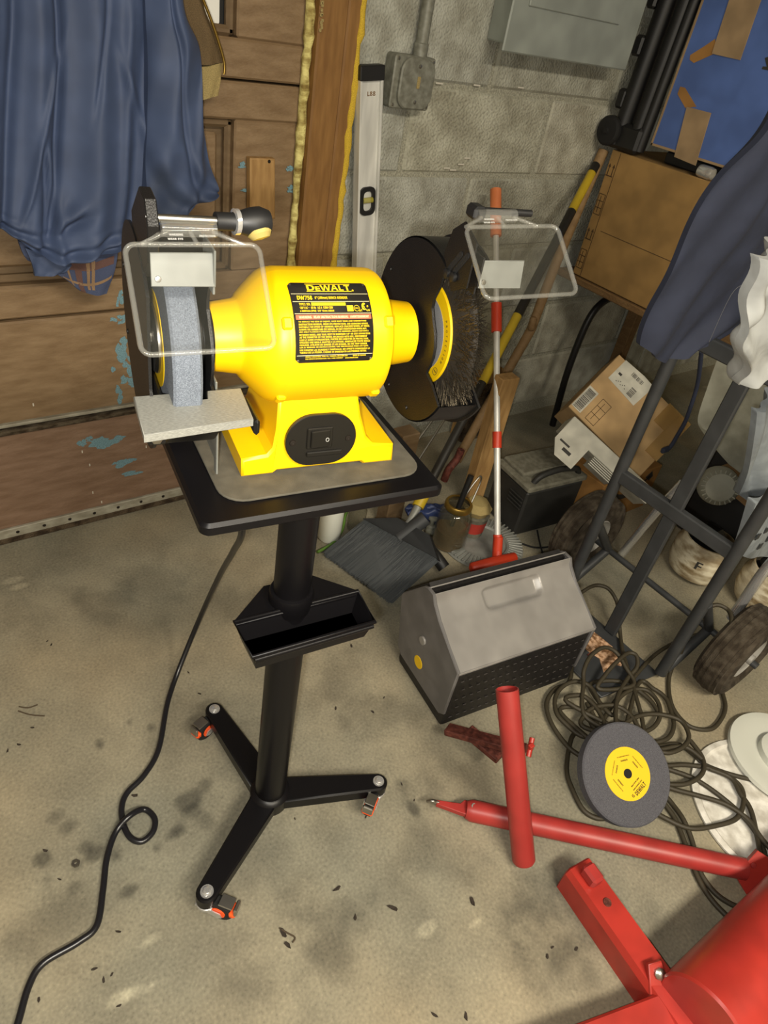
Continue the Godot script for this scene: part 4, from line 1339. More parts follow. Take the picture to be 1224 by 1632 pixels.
func build_cooler() -> void:
	var t := thing("cooler", "silver and black portable cooler with a slanted lid on the floor", "cooler", Vector3(0.783, 0, -0.542), -7.9)
	var W := 0.374
	var side := Transform3D(Basis(Vector3.FORWARD, Vector3.UP, Vector3.RIGHT), Vector3.ZERO)
	# cross sections run in (depth backward, height)
	var b := MB.new(side)
	b.prism([Vector2(0.006, 0.0), Vector2(0.194, 0.0), Vector2(0.2, 0.012), Vector2(0.228, 0.19), Vector2(0.16, 0.278), Vector2(0.145, 0.279), Vector2(0.144, 0.258), Vector2(0.118, 0.228), Vector2(0.07, 0.197), Vector2(0.002, 0.168), Vector2(0.0, 0.01)], 0.003, W - 0.003, 0.004)
	part(b, "body", M.cooler_black, t)
	# raised tread marks of the dark front
	b = MB.new()
	for k in 90:
		b.box(Vector3(0.02 + (k % 18) * 0.0196 + (0.0098 if (k / 18) % 2 else 0.0), 0.03 + (k / 18) * 0.03, 0.0005), Vector3(0.009, 0.0025, 0.002), 0.0008)
	part(b, "tread_marks", M.tread_light, t).set_meta("kind", "stuff")
	for x in [0.0, W]:
		b = MB.new(side)
		b.prism([Vector2(-0.001, 0.05), Vector2(0.014, 0.036), Vector2(0.186, 0.036), Vector2(0.204, 0.05), Vector2(0.236, 0.186), Vector2(0.232, 0.197), Vector2(0.168, 0.276), Vector2(0.156, 0.283), Vector2(0.133, 0.284), Vector2(0.122, 0.266), Vector2(0.094, 0.243), Vector2(0.047, 0.216), Vector2(-0.003, 0.188)], x - 0.004, x + 0.004, 0.002)
		var e := part(b, "end_panel", M.cooler_grey, t)
		if x == 0.0:
			for q in [[Vector3(-0.004, 0.085, -0.12), 0.016, M.label_yellow, "sticker", 0.0008], [Vector3(-0.004, 0.153, -0.124), 0.0105, M.cooler_silver, "pivot_button", 0.004]]:
				b = MB.new(ydir(q[0], Vector3.LEFT))
				b.lathe([Vector2(q[1], 0), Vector2(q[1] * 0.95, q[4]), Vector2(q[1] * 0.5, q[4] * 1.1), Vector2(0, q[4] * 0.9)], 28)
				part(b, q[3], q[2], e)
	# front lid panel with the pressed handle recess
	b = MB.new()
	b.smooth()
	var nu := 72
	var nv := 40
	var prof := [Vector3(0, 0.281, -0.132), Vector3(0, 0.263, -0.123), Vector3(0, 0.241, -0.094), Vector3(0, 0.215, -0.046), Vector3(0, 0.186, 0.003)]
	var at := func(i: int, j: int) -> Vector3:
		var u := float(i) / nu
		var v := float(j) / nv
		var p: Vector3 = MB.along(prof, v)
		var du := minf(u - 0.32, 0.74 - u) * W
		var dv := minf(v - 0.18, 0.54 - v) * 0.15
		var cr := Vector2(maxf(0.014 - du, 0.0), maxf(0.014 - dv, 0.0)).length()
		var in_: float = clampf((0.014 - cr) / 0.007, 0.0, 1.0)
		return Vector3(u * W, p.y, p.z) + Vector3(0, -0.010, -0.007) * (in_ * in_ * (3 - 2 * in_))
	for j in nv:
		for i in nu:
			b.quad(at.call(i, j + 1), at.call(i + 1, j + 1), at.call(i + 1, j), at.call(i, j))
	b.box(Vector3(W / 2, 0.184, 0.0025), Vector3(W, 0.006, 0.004), 0.001)
	part(b, "lid_panel", M.cooler_silver, t)
	b = MB.new()
	b.box(Vector3(W / 2, 0.2815, -0.1335), Vector3(W - 0.002, 0.004, 0.003), 0.001)
	b.box(Vector3(W / 2, 0.2815, -0.1545), Vector3(W - 0.002, 0.004, 0.0025), 0.001)
	part(b, "slot_rim", M.cooler_silver, t)
	b = MB.new(side)
	b.prism([Vector2(0.158, 0.276), Vector2(0.168, 0.283), Vector2(0.235, 0.198), Vector2(0.228, 0.19)], 0.006, W - 0.006, 0.001)
	part(b, "rear_lid", M.cooler_black, t)

func folds(amp: float, k: float, slant: float, seed_: float) -> Callable:
	return func(u: float, v: float) -> Vector3:
		var s := u * k + v * slant + seed_
		return Vector3(0, 0, amp * (sin(s * TAU) * 0.55 + sin(s * TAU * 2.3 + v * 3.0) * 0.3 + sin((u * 1.7 - v * 2.1) * 5.0 + seed_ * 9.0) * 0.25) * (0.45 + 0.55 * v))

func build_left_coats() -> void:
	# tan coat behind
	var rows := [[Vector3(0.5869, 1.272, -1.47), Vector3(0.6092, 1.276, -1.47), Vector3(0.6377, 1.284, -1.47)], [Vector3(0.5836, 1.167, -1.47), Vector3(0.6142, 1.171, -1.47), Vector3(0.6456, 1.18, -1.47)], [Vector3(0.5939, 1.112, -1.47), Vector3(0.6367, 1.116, -1.47), Vector3(0.6745, 1.125, -1.47)], [Vector3(0.6051, 1.068, -1.47), Vector3(0.6492, 1.074, -1.47), Vector3(0.6921, 1.081, -1.47)]]
	var o: Vector3 = Vector3(0.6404, 1.011, -1.48)
	var t := thing("tan_jacket", "dusty brown work jacket with pale lining hanging behind the blue raincoat", "jacket", o)
	var b := inv(t)
	b.patch(rows, 18, 24, folds(0.008, 1.2, 0.3, 0.2), Vector3(0, 0, -0.02))
	part(b, "body", M.tan_cloth, t)
	b = inv(t)
	b.patch([[Vector3(0.6183, 1.066, -1.472), Vector3(0.6565, 1.072, -1.472), Vector3(0.6904, 1.081, -1.472)], [Vector3(0.6281, 1.039, -1.472), Vector3(0.6632, 1.047, -1.472), Vector3(0.6856, 1.054, -1.472)], [Vector3(0.6409, 1.011, -1.472), Vector3(0.6633, 1.019, -1.472), Vector3(0.682, 1.024, -1.472)]], 10, 10, folds(0.004, 1.0, 0.2, 0.6), Vector3(0, 0, -0.012))
	part(b, "lining", M.lining, t, "pale lining")
	b = inv(t)
	b.tube(spline([Vector3(0.6403, 1.18, -1.458), Vector3(0.6563, 1.151, -1.458), Vector3(0.6716, 1.119, -1.458), Vector3(0.6851, 1.084, -1.458), Vector3(0.6855, 1.063, -1.458)], 6), 0.0028, 6)
	part(b, "zipper", M.brass, t)
	# navy raincoat
	o = Vector3(0.3946, 0.6501, -1.44)
	t = thing("raincoat", "navy blue raincoat hanging in folds on the brown garage door", "coat", o)
	b = inv(t)
	rows = [[Vector3(0.1969, 1.258, -1.43), Vector3(0.2437, 1.266, -1.43), Vector3(0.2926, 1.275, -1.43), Vector3(0.3524, 1.286, -1.43), Vector3(0.4153, 1.298, -1.43), Vector3(0.4817, 1.31, -1.43), Vector3(0.5414, 1.317, -1.43)], [Vector3(0.1698, 1.121, -1.425), Vector3(0.2236, 1.128, -1.425), Vector3(0.2845, 1.135, -1.425), Vector3(0.3489, 1.143, -1.425), Vector3(0.417, 1.152, -1.425), Vector3(0.4891, 1.161, -1.425), Vector3(0.5568, 1.169, -1.425)], [Vector3(0.1456, 1.033, -1.42), Vector3(0.2052, 1.038, -1.42), Vector3(0.2681, 1.044, -1.42), Vector3(0.3345, 1.047, -1.42), Vector3(0.4053, 1.053, -1.42), Vector3(0.4749, 1.059, -1.42), Vector3(0.5465, 1.067, -1.42)], [Vector3(0.1217, 0.9476, -1.415), Vector3(0.1868, 0.9485, -1.415), Vector3(0.251, 0.9474, -1.415), Vector3(0.3144, 0.9461, -1.415), Vector3(0.3876, 0.9489, -1.415), Vector3(0.4599, 0.9516, -1.415), Vector3(0.5308, 0.9597, -1.415)], [Vector3(0.1025, 0.8653, -1.41), Vector3(0.1687, 0.8605, -1.41), Vector3(0.2343, 0.8533, -1.41), Vector3(0.2931, 0.8393, -1.41), Vector3(0.366, 0.8331, -1.41), Vector3(0.4435, 0.8345, -1.41), Vector3(0.519, 0.8455, -1.41)], [Vector3(0.0967, 0.8227, -1.405), Vector3(0.1592, 0.8163, -1.405), Vector3(0.2247, 0.8021, -1.405), Vector3(0.2732, 0.7671, -1.405), Vector3(0.3329, 0.7336, -1.405), Vector3(0.4194, 0.7487, -1.405), Vector3(0.5056, 0.7624, -1.405)]]
	var f1 := folds(0.02, 1.25, 0.25, 0.1)
	# [u at the top, drift in u down the cloth, half width, height, from v, to v]: the coat's own ridges and creases
	var ridges := [[0.575, 0.02, 0.016, -0.026, 0.0, 0.9], [0.5, 0.02, 0.04, 0.018, 0.0, 1.0], [0.7, 0.06, 0.06, 0.03, 0.1, 1.0], [0.93, -0.04, 0.03, -0.016, 0.0, 0.95], [0.84, 0.03, 0.02, 0.012, 0.2, 1.0], [0.42, -0.04, 0.022, -0.02, 0.15, 1.0], [0.66, -0.22, 0.014, 0.012, 0.3, 0.85], [0.64, 0.5, 0.018, 0.013, 0.35, 0.62], [0.5, -0.3, 0.016, 0.015, 0.55, 1.0], [0.36, 0.3, 0.02, 0.016, 0.6, 1.0], [0.46, 0.12, 0.012, -0.014, 0.6, 1.0], [0.78, -0.12, 0.012, -0.01, 0.0, 0.5], [0.3, 0.03, 0.03, 0.02, 0.0, 1.0]]
	b.patch(rows, 130, 100, func(u: float, v: float) -> Vector3:
		var d: Vector3 = f1.call(u, v) * 0.5
		for r in ridges:
			var k: float = (u - r[0] - r[1] * v) / r[2]
			d.z += 0.8 * r[3] * exp(-k * k) * smoothstep(r[4] - 0.08, r[4] + 0.08, v) * (1.0 - smoothstep(r[5] - 0.06, r[5] + 0.1, v))
		var g := Vector2((u - 0.66) / 0.045, (v - 0.82 + (u - 0.66) * 0.6) / 0.03).length_squared()
		d.z += 0.018 * exp(-g) - 0.016 * exp(-Vector2((u - 0.67) / 0.05, (v - 0.865 + (u - 0.66) * 0.6) / 0.02).length_squared())
		var hem := smoothstep(0.86, 0.97, v)
		d.z += 0.009 * sin(v * 95.0 + u * 22.0) * hem + 0.006 * sin(u * 60.0 + v * 20.0) * hem
		return d, Vector3(0, 0, -0.012))
	part(b, "body", M.navy, t)
	b = inv(t)
	rows = [[Vector3(0.5245, 1.318, -1.425), Vector3(0.5448, 1.321, -1.425), Vector3(0.5654, 1.325, -1.425), Vector3(0.5863, 1.325, -1.425)], [Vector3(0.5199, 1.165, -1.415), Vector3(0.5451, 1.168, -1.415), Vector3(0.5674, 1.171, -1.415), Vector3(0.5867, 1.173, -1.415)], [Vector3(0.5189, 1.096, -1.41), Vector3(0.5484, 1.101, -1.41), Vector3(0.581, 1.106, -1.41), Vector3(0.6155, 1.107, -1.41)], [Vector3(0.5136, 1.028, -1.405), Vector3(0.5439, 1.03, -1.405), Vector3(0.5774, 1.032, -1.405), Vector3(0.6143, 1.034, -1.405)], [Vector3(0.5048, 0.9355, -1.4), Vector3(0.5387, 0.9365, -1.4), Vector3(0.5811, 0.94, -1.4), Vector3(0.6248, 0.948, -1.4)], [Vector3(0.493, 0.8485, -1.4), Vector3(0.5396, 0.8553, -1.4), Vector3(0.5917, 0.8671, -1.4), Vector3(0.6468, 0.872, -1.4)], [Vector3(0.4728, 0.797, -1.4), Vector3(0.5289, 0.8078, -1.4), Vector3(0.5873, 0.8335, -1.4), Vector3(0.6456, 0.8599, -1.4)]]
	var f2 := folds(0.012, 0.9, 0.8, 0.5)
	b.patch(rows, 44, 64, func(u: float, v: float) -> Vector3: return f2.call(u, v) + Vector3(0, 0, 0.03 * sin(u * PI) + 0.007 * sin(v * 34.0 - u * 14.0) * smoothstep(0.5, 0.9, v) - 0.012 * exp(-pow((u - 0.45 - 0.3 * v) / 0.05, 2.0)) + 0.01 * exp(-pow((u - 0.9 + 0.9 * (v - 0.6)) / 0.07, 2.0))), Vector3(0, 0, -0.03))
	part(b, "sleeve", M.navy, t)
	b = inv(t)
	b.patch([[Vector3(0.2725, 0.7603, -1.415), Vector3(0.3138, 0.7407, -1.415), Vector3(0.3465, 0.7269, -1.415)], [Vector3(0.2795, 0.7331, -1.415), Vector3(0.3137, 0.7215, -1.415), Vector3(0.3518, 0.7217, -1.415)], [Vector3(0.2822, 0.7052, -1.415), Vector3(0.3093, 0.7046, -1.415), Vector3(0.3388, 0.7101, -1.415)]], 10, 10, folds(0.006, 1.2, 0.2, 0.3), Vector3(0, 0, -0.01))
	part(b, "tail", M.navy, t)
	# flannel shirt showing under the hem, woven from stripes
	o = Vector3(0.3946, 0.6501, -1.44)
	t = thing("flannel_shirt", "blue and tan plaid flannel shirt tail below the raincoat hem", "shirt", o)
	var shirt := [[Vector3(0.2663, 0.767, -1.43), Vector3(0.3075, 0.7478, -1.43), Vector3(0.3523, 0.7397, -1.43), Vector3(0.4, 0.7411, -1.43), Vector3(0.4484, 0.7601, -1.43)], [Vector3(0.2698, 0.7472, -1.43), Vector3(0.3137, 0.7258, -1.43), Vector3(0.3554, 0.7149, -1.43), Vector3(0.3973, 0.7124, -1.43), Vector3(0.4433, 0.7264, -1.43)], [Vector3(0.2728, 0.7376, -1.43), Vector3(0.327, 0.7029, -1.43), Vector3(0.36, 0.6804, -1.43), Vector3(0.3937, 0.674, -1.43), Vector3(0.4332, 0.6934, -1.43)], [Vector3(0.2763, 0.7315, -1.43), Vector3(0.3354, 0.6948, -1.43), Vector3(0.3656, 0.6644, -1.43), Vector3(0.3944, 0.6541, -1.43), Vector3(0.4173, 0.6549, -1.43)]]
	b = inv(t)
	b.patch(shirt, 24, 18, folds(0.006, 1.4, 0.3, 0.7), Vector3(0, 0, -0.01))
	part(b, "shirt_tail", M.plaid_blue, t)
	for q in [[0.52, 0.6, 0.0, 1.0, "plaid_brown"], [0.66, 0.7, 0.0, 0.8, "plaid_tan"], [0.72, 0.76, 0.0, 0.8, "plaid_tan"], [0.3, 0.95, 0.25, 0.4, "plaid_brown"], [0.15, 0.22, 0.0, 0.8, "plaid_tan"], [0.3, 0.95, 0.62, 0.68, "plaid_tan"], [0.42, 0.45, 0.0, 0.8, "plaid_tan"]]:
		b = inv(t)
		var fs := folds(0.006, 1.4, 0.3, 0.7)
		b.flat()
		var n := 16
		for k in n:
			var e := func(i: int, w: int) -> Vector3:
				var u: float
				var v: float
				if q[1] - q[0] < 0.2:
					u = lerpf(q[0], q[1], float(w))
					v = lerpf(q[2], q[3], float(i) / n)
				else:
					u = lerpf(q[0], q[1], float(i) / n)
					v = lerpf(q[2], q[3], float(w))
				return MB.bic(shirt, u, v) + fs.call(u, v) + Vector3(0, 0, 0.0015)
			b.quad(e.call(k, 0), e.call(k, 1), e.call(k + 1, 1), e.call(k + 1, 0))
			b.quad(e.call(k + 1, 0), e.call(k + 1, 1), e.call(k, 1), e.call(k, 0))
		part(b, "plaid_stripe", M[q[4]], t)

func pole(t: Node3D, names: Array, pts: Array, radii: Array, mats: Array) -> void:
	for k in names.size():
		var b := inv(t)
		b.rod(pts[k], pts[k + 1], radii[k], 16)
		part(b, names[k], M[mats[k]], t)

func build_back_clutter() -> void:
	var b: MB
	# squeegee mop
	var t := thing("floor_squeegee", "red headed mop with a silver telescopic pole leaning behind the cooler", "mop", Vector3(1.272, 0, -0.885))
	var p0 := Vector3(1.272, 0.03, -0.885)
	pole(t, ["socket", "pole", "lower_clamp", "pole", "middle_clamp", "pole", "upper_clamp", "pole", "grip"], [p0, Vector3(1.276, 0.045, -0.8953), Vector3(1.278, 0.0537, -0.9012), Vector3(1.286, 0.0824, -0.9209), Vector3(1.34, 0.2794, -1.056), Vector3(1.35, 0.3163, -1.081), Vector3(1.411, 0.5403, -1.234), Vector3(1.428, 0.6045, -1.278), Vector3(1.468, 0.7531, -1.38), Vector3(1.496, 0.855, -1.45)], [0.012, 0.0095, 0.0125, 0.0092, 0.013, 0.0088, 0.0148, 0.0082, 0.0155], ["red_plastic", "alu", "red_plastic", "alu", "red_plastic", "alu", "red_plastic", "alu", "orange_grip"])
	b = inv(t)
	var h0: Vector3 = Vector3(1.168, 0.03, -0.8845)
	var h1: Vector3 = Vector3(1.323, 0.03, -0.8621)
	b.tube([h0, h0.lerp(h1, 0.03), h0.lerp(h1, 0.5), h0.lerp(h1, 0.97), h1], [0.009, 0.0155, 0.0175, 0.0155, 0.009], 14)
	b.rod(p0 + Vector3(0, -0.01, 0), p0 + Vector3(0.012, 0.05, -0.03), 0.014)
	part(b, "head", M.red_plastic, t)
	# broom with a black and yellow handle
	var top := Vector3(1.93, 0.919, -1.478)
	t = thing("broom", "dark angled plastic broom with a black and yellow handle", "broom", Vector3(0.9, 0, -1.02))
	var q0: Vector3 = Vector3(0.9576, 0.1, -1.112)
	var q1: Vector3 = Vector3(1.041, 0.1, -0.8995)
	var s0: Vector3 = Vector3(0.8467, 0.003, -1.131)
	var s1: Vector3 = Vector3(0.9044, 0.003, -0.8958)
	var mid := q0.lerp(q1, 0.48)
	var hb := mid + (mid - s0.lerp(s1, 0.5)).normalized() * 0.01
	var thick := (s1 - s0).cross(q0 - s0).normalized() * 0.016
	if thick.y < 0.0:
		thick = -thick
	b = inv(t)
	b.flat()
	var a0 := q0.lerp(q1, -0.02)
	var a1 := q0.lerp(q1, 1.02)
	var up := (q0 - s0).normalized() * 0.05
	var cap := [a0, a1, a0.lerp(a1, 0.7) + up, a0.lerp(a1, 0.28) + up]
	for k in 4:
		var l := (k + 1) % 4
		b.quad(cap[k] - thick, cap[l] - thick, cap[l] + thick, cap[k] + thick)
		b.quad(cap[k] + thick, cap[l] + thick, cap[l] - thick, cap[k] - thick)
	for sg in [-1.0, 1.0]:
		b.quad(cap[0] + thick * sg, cap[1] + thick * sg, cap[2] + thick * sg, cap[3] + thick * sg)
		b.quad(cap[3] + thick * sg, cap[2] + thick * sg, cap[1] + thick * sg, cap[0] + thick * sg)
	b.rod(hb - up * 0.2, hb + up * 1.6, 0.02)
	part(b, "broom_head", M.broom_plastic, t)
	b = inv(t)
	b.flat()
	for k in 1500:
		var u := rng.randf()
		var w := rng.randf_range(-0.9, 0.9)
		var a := q0.lerp(q1, u) + thick * w
		var e := s0.lerp(s1, clampf(u + rng.randf_range(-0.02, 0.02), 0, 1)) + thick * w * 0.5 + Vector3(rng.randf_range(-0.004, 0.004), rng.randf_range(0.0, 0.008), rng.randf_range(-0.004, 0.004))
		e.y = maxf(e.y, 0.001)
		var d := (q1 - q0).normalized() * 0.0009
		var d2 := thick.normalized() * 0.0009
		b.quad(a - d, a + d, e + d, e - d)
		b.quad(a - d2, a + d2, e + d2, e - d2)
	part(b, "bristles", M.bristle, t).set_meta("kind", "stuff")
	b = inv(t)
	b.flat()
	for k in 420:
		var u := rng.randf()
		var a := q0.lerp(q1, u) + thick * 0.93
		var e := s0.lerp(s1, clampf(u + rng.randf_range(-0.03, 0.03), 0, 1)) + thick * 0.55
		var f0 := rng.randf_range(0.05, 0.6)
		var f1 := minf(1.0, f0 + rng.randf_range(0.15, 0.5))
		var d := (q1 - q0).normalized() * 0.0006
		b.quad(a.lerp(e, f0) - d, a.lerp(e, f0) + d, a.lerp(e, f1) + d, a.lerp(e, f1) - d)
		b.quad(a.lerp(e, f1) - d, a.lerp(e, f1) + d, a.lerp(e, f0) + d, a.lerp(e, f0) - d)
	part(b, "worn_bristles", M.bristle_light, t).set_meta("kind", "stuff")
	b = inv(t)
	b.flat()
	for sg in [-1.0, 1.0]:
		var th: Vector3 = thick * 0.5 * sg
		b.quad(q0 + th, q1 + th, s1 + th * 0.5 + Vector3(0, 0.008, 0), s0 + th * 0.5 + Vector3(0, 0.008, 0))
		b.quad(s0 + th * 0.5 + Vector3(0, 0.008, 0), s1 + th * 0.5 + Vector3(0, 0.008, 0), q1 + th, q0 + th)
	part(b, "bristle_core", M.bristle, t)
	var hs: Array = [hb]
	var L := top - hb
	for f in [0.07, 0.115, 0.38, 0.56, 0.86, 0.975, 1.0]:
		hs.append(hb + L * f)
	pole(t, ["ferrule", "collar", "handle", "handle", "handle", "handle", "end_cap"], hs, [0.011, 0.0165, 0.0125, 0.0135, 0.0135, 0.0135, 0.0138], ["plate_steel", "fiber_yellow", "fiber_black", "fiber_yellow", "fiber_black", "fiber_yellow", "fiber_black"])
	# knobbly wooden handle
	b = MB.new(Transform3D(Basis(), -Vector3(1.4, 0, -1.34)))
	b.tube(spline([Vector3(1.964, 0.9572, -1.492), Vector3(1.911, 0.8062, -1.475), Vector3(1.859, 0.5949, -1.46), Vector3(1.817, 0.4403, -1.44), Vector3(1.796, 0.3815, -1.435), Vector3(1.649, 0.1471, -1.4), Vector3(1.522, 0, -1.351)], 6), 0.0165, 12)
	b.tube(spline([Vector3(1.794, 0.4632, -1.428), Vector3(1.795, 0.4353, -1.426), Vector3(1.802, 0.4149, -1.43)], 3), [0.008, 0.013, 0.012, 0.013, 0.014, 0.012, 0.006], 8)
	single("wooden_stick", b, M.handle_wood, "crooked bare wooden tool handle leaning beside the black and yellow broom handle", "tool handle", Vector3(1.4, 0, -1.34))
	# two thin rods
	for k in 2:
		b = MB.new(Transform3D(Basis(), -Vector3(1.2, 0, -1.3)))
		b.rod([Vector3(1.504, 0.2307, -1.43), Vector3(1.528, 0.2152, -1.42)][k], [Vector3(1.194, 0, -1.331), Vector3(1.248, 0, -1.308)][k], 0.0035)
		single("steel_rod", b, M.steel, ["thin steel rod leaning left behind the stand's table corner", "thin steel rod leaning right of its twin behind the table corner"][k], "rod", Vector3(1.2, 0, -1.3), "thin steel rods behind the table")
	# upright timbers and boards along the wall
	b = MB.new()
	b.box(Vector3(0, 0.225, 0), Vector3(0.062, 0.45, 0.038), 0.002)
	single("timber_post", b, M.pine, "short pale timber post standing behind the silver mop pole", "timber", Vector3(1.403, 0, -1.144)).rotation_degrees.y = -6.0
	b = MB.new()
	b.box(Vector3(0, 0.16, 0), Vector3(0.06, 0.32, 0.05), 0.003)
	single("timber_post", b, M.door_dark, "dark brown timber stub standing behind the broom head", "timber", Vector3(1.099, 0, -1.177))
	var z := -1.455
	b = MB.new(Transform3D(Basis(), -Vector3(1.72, 0, z)))
	b.prism([Vector2(1.615, 0.002), Vector2(1.80, 0.002), Vector2(1.795, 0.205), Vector2(1.612, 0.205)], z - 0.02, z + 0.02, 0.004)
	single("rough_board", b, M.brown_board, "rough dark brown board standing against the block wall", "board", Vector3(1.72, 0, z))
	b = MB.new(Transform3D(Basis(), -Vector3(1.7, 0, -1.49)))
	b.prism([Vector2(1.62, 0.002), Vector2(1.79, 0.002), Vector2(1.79, 0.245), Vector2(1.62, 0.25)], -1.508, -1.482, 0.003)
	single("rough_board", b, M.pine, "yellowish plank end showing above the rough brown board", "board", Vector3(1.7, 0, -1.49))
	# black lidded battery case
	var yaw := -5.8
	t = thing("battery_case", "black lidded battery case with a dusty top and a carry handle", "battery case", Vector3(1.414, 0, -0.956), yaw)
	b = MB.new()
	b.box(Vector3(0.114, 0.082, -0.077), Vector3(0.226, 0.164, 0.152), 0.006)
	part(b, "case", M.battery, t)
	b = MB.new()
	b.box(Vector3(0.114, 0.175, -0.077), Vector3(0.236, 0.02, 0.162), 0.005)
	b.box(Vector3(0.114, 0.19, -0.1), Vector3(0.2, 0.016, 0.1), 0.005)
	part(b, "lid", M.dusty, t)
	b = MB.new()
	b.tube(spline([Vector3(0.03, 0.182, -0.02), Vector3(0.05, 0.205, -0.018), Vector3(0.12, 0.215, -0.018), Vector3(0.19, 0.205, -0.018), Vector3(0.21, 0.182, -0.02)], 5), 0.009, 8)
	part(b, "handle", M.battery, t)
	for k in 4:
		b = MB.new()
		b.box(Vector3(-0.002, 0.135 - k * 0.012, -0.04), Vector3(0.004, 0.004, 0.06), 0.001)
		part(b, "side_rib", M.battery, t)
	# jar with a brass ring and the brush standing in it
	t = thing("glass_jar", "dusty glass jar with a brass screw ring behind the mop head", "jar", Vector3(1.205, 0, -1.02))
	b = MB.new()
	b.lathe([Vector2(0, 0.002), Vector2(0.045, 0.002), Vector2(0.05, 0.01), Vector2(0.05, 0.1), Vector2(0.042, 0.125), Vector2(0.036, 0.13), Vector2(0.036, 0.15), Vector2(0.034, 0.15), Vector2(0.034, 0.13), Vector2(0.047, 0.1), Vector2(0.047, 0.012), Vector2(0, 0.006)], 28)
	part(b, "glass", M.jar_glass, t)
	b = MB.new()
	b.lathe([Vector2(0, 0.0065), Vector2(0.046, 0.0065), Vector2(0.046, 0.06), Vector2(0, 0.062)], 24)
	part(b, "sludge", M.old_wood, t)
	b = MB.new()
	b.lathe([Vector2(0.037, 0.134), Vector2(0.0395, 0.135), Vector2(0.0395, 0.148), Vector2(0.037, 0.152), Vector2(0.031, 0.152), Vector2(0.031, 0.149), Vector2(0.037, 0.148)], 28)
	part(b, "ring", M.brass, t)
	b = MB.new(Transform3D(Basis(), -Vector3(1.205, 0, -1.02)))
	b = MB.new()
	b.tube([Vector3(-0.004, 0.07, 0.0), Vector3(0.004, 0.15, 0.0), Vector3(0.022, 0.235, -0.005)], [0.006, 0.008, 0.0085], 10)
	single("brush_handle", b, M.black_plastic, "black tool handle sticking out of the glass jar", "tool", Vector3(1.205, 0.0, -1.02))
	b = MB.new()
	b.tube(spline([Vector3(0.01, 0.08, -0.01), Vector3(0.03, 0.16, -0.01), Vector3(0.07, 0.21, -0.015), Vector3(0.082, 0.19, -0.015), Vector3(0.05, 0.13, 0.0)], 6), 0.0025, 6)
	single("wire_loop", b, M.steel, "bent bare wire loop poking out of the glass jar", "wire", Vector3(1.205, 0.0, -1.02))
	# rusty fitting hung behind, red labelled tub, brown bag
	b = MB.new()
	b.tube(spline([Vector3(-0.02, -0.06, 0), Vector3(-0.012, -0.02, 0), Vector3(0.012, 0.01, 0), Vector3(0.02, 0.045, 0)], 5), 0.012, 8)
	single("rusty_pipe", b, M.rust_red, "short rusty pipe fitting right of the stand's table corner", "pipe", Vector3(1.338, 0.1361, -1.2))
	t = thing("plastic_tub", "small clear plastic tub with a red label behind the mop", "tub", Vector3(1.3, 0, -1.03), -8)
	b = MB.new()
	b.lathe([Vector2(0, 0.001), Vector2(0.036, 0.001), Vector2(0.042, 0.075), Vector2(0.044, 0.078), Vector2(0, 0.08)], 20)
	part(b, "tub", M.dusty, t)
	b = MB.new()
	b.lathe([Vector2(0.0375, 0.02), Vector2(0.0415, 0.064)], 20)
	part(b, "label", M.label_red, t, "faded red label")
	b = MB.new()
	b.lathe([Vector2(0, 0.0), Vector2(0.035, 0.0), Vector2(0.045, 0.02), Vector2(0.03, 0.04), Vector2(0, 0.045)], 9)
	single("brown_bag", b, M.lining, "small crumpled brown bag on top of the red labelled tub", "bag", Vector3(1.3, 0.081, -1.03))
	# ribbed round metal cover under the mop head
	t = thing("ribbed_cover", "round grey ribbed metal cover lying under the mop head", "cover", Vector3(1.3, 0, -0.975))
	b = MB.new()
	b.lathe([Vector2(0, 0.001), Vector2(0.12, 0.001), Vector2(0.125, 0.004), Vector2(0.11, 0.012), Vector2(0.075, 0.013), Vector2(0.07, 0.008), Vector2(0, 0.008)], 48)
	part(b, "disc", M.plate_steel, t)
	for k in 56:
		b = MB.new(Transform3D(Basis(Vector3.UP, TAU * k / 56.0), Vector3.ZERO))
		b.box(Vector3(0.1, 0.0125, 0), Vector3(0.044, 0.006, 0.005), 0.0015)
		part(b, "rib", M.plate_steel, t)
	# things on the floor behind the stand column and broom
	b = MB.new()
	b.lathe([Vector2(0, 0.001), Vector2(0.03, 0.001), Vector2(0.033, 0.006), Vector2(0.033, 0.11), Vector2(0.024, 0.135), Vector2(0.014, 0.145), Vector2(0.014, 0.165), Vector2(0, 0.165)], 24)
	single("white_bottle", b, M.bottle_white, "plain white plastic bottle behind the stand column", "bottle", Vector3(0.9007, 0, -1.192))
	b = MB.new(Transform3D(Basis(), -(Vector3(0.9047, 0, -1.178))))
	b.tube(spline([Vector3(1.009, 0.05, -1.252), Vector3(0.9728, 0.03, -1.224), Vector3(0.9412, 0.014, -1.188), Vector3(0.8903, 0.008, -1.157), Vector3(0.8337, 0.007, -1.144)], 6), 0.0045, 8)
	single("green_hose", b, M.hose_green, "thin green hose curling beside the white bottle", "hose", Vector3(0.9047, 0, -1.178))
	b = MB.new()
	b.lathe([Vector2(0, 0.001), Vector2(0.024, 0.001), Vector2(0.026, 0.01), Vector2(0.026, 0.07), Vector2(0.018, 0.085), Vector2(0.018, 0.1), Vector2(0, 0.1)], 20)
	single("glass_bottle", b, M.jar_glass, "small clear glass bottle beside the white plastic bottle", "bottle", Vector3(0.992, 0, -1.193))
	b = MB.new(Transform3D(Basis(), -(Vector3(1.222, 0, -1.111))))
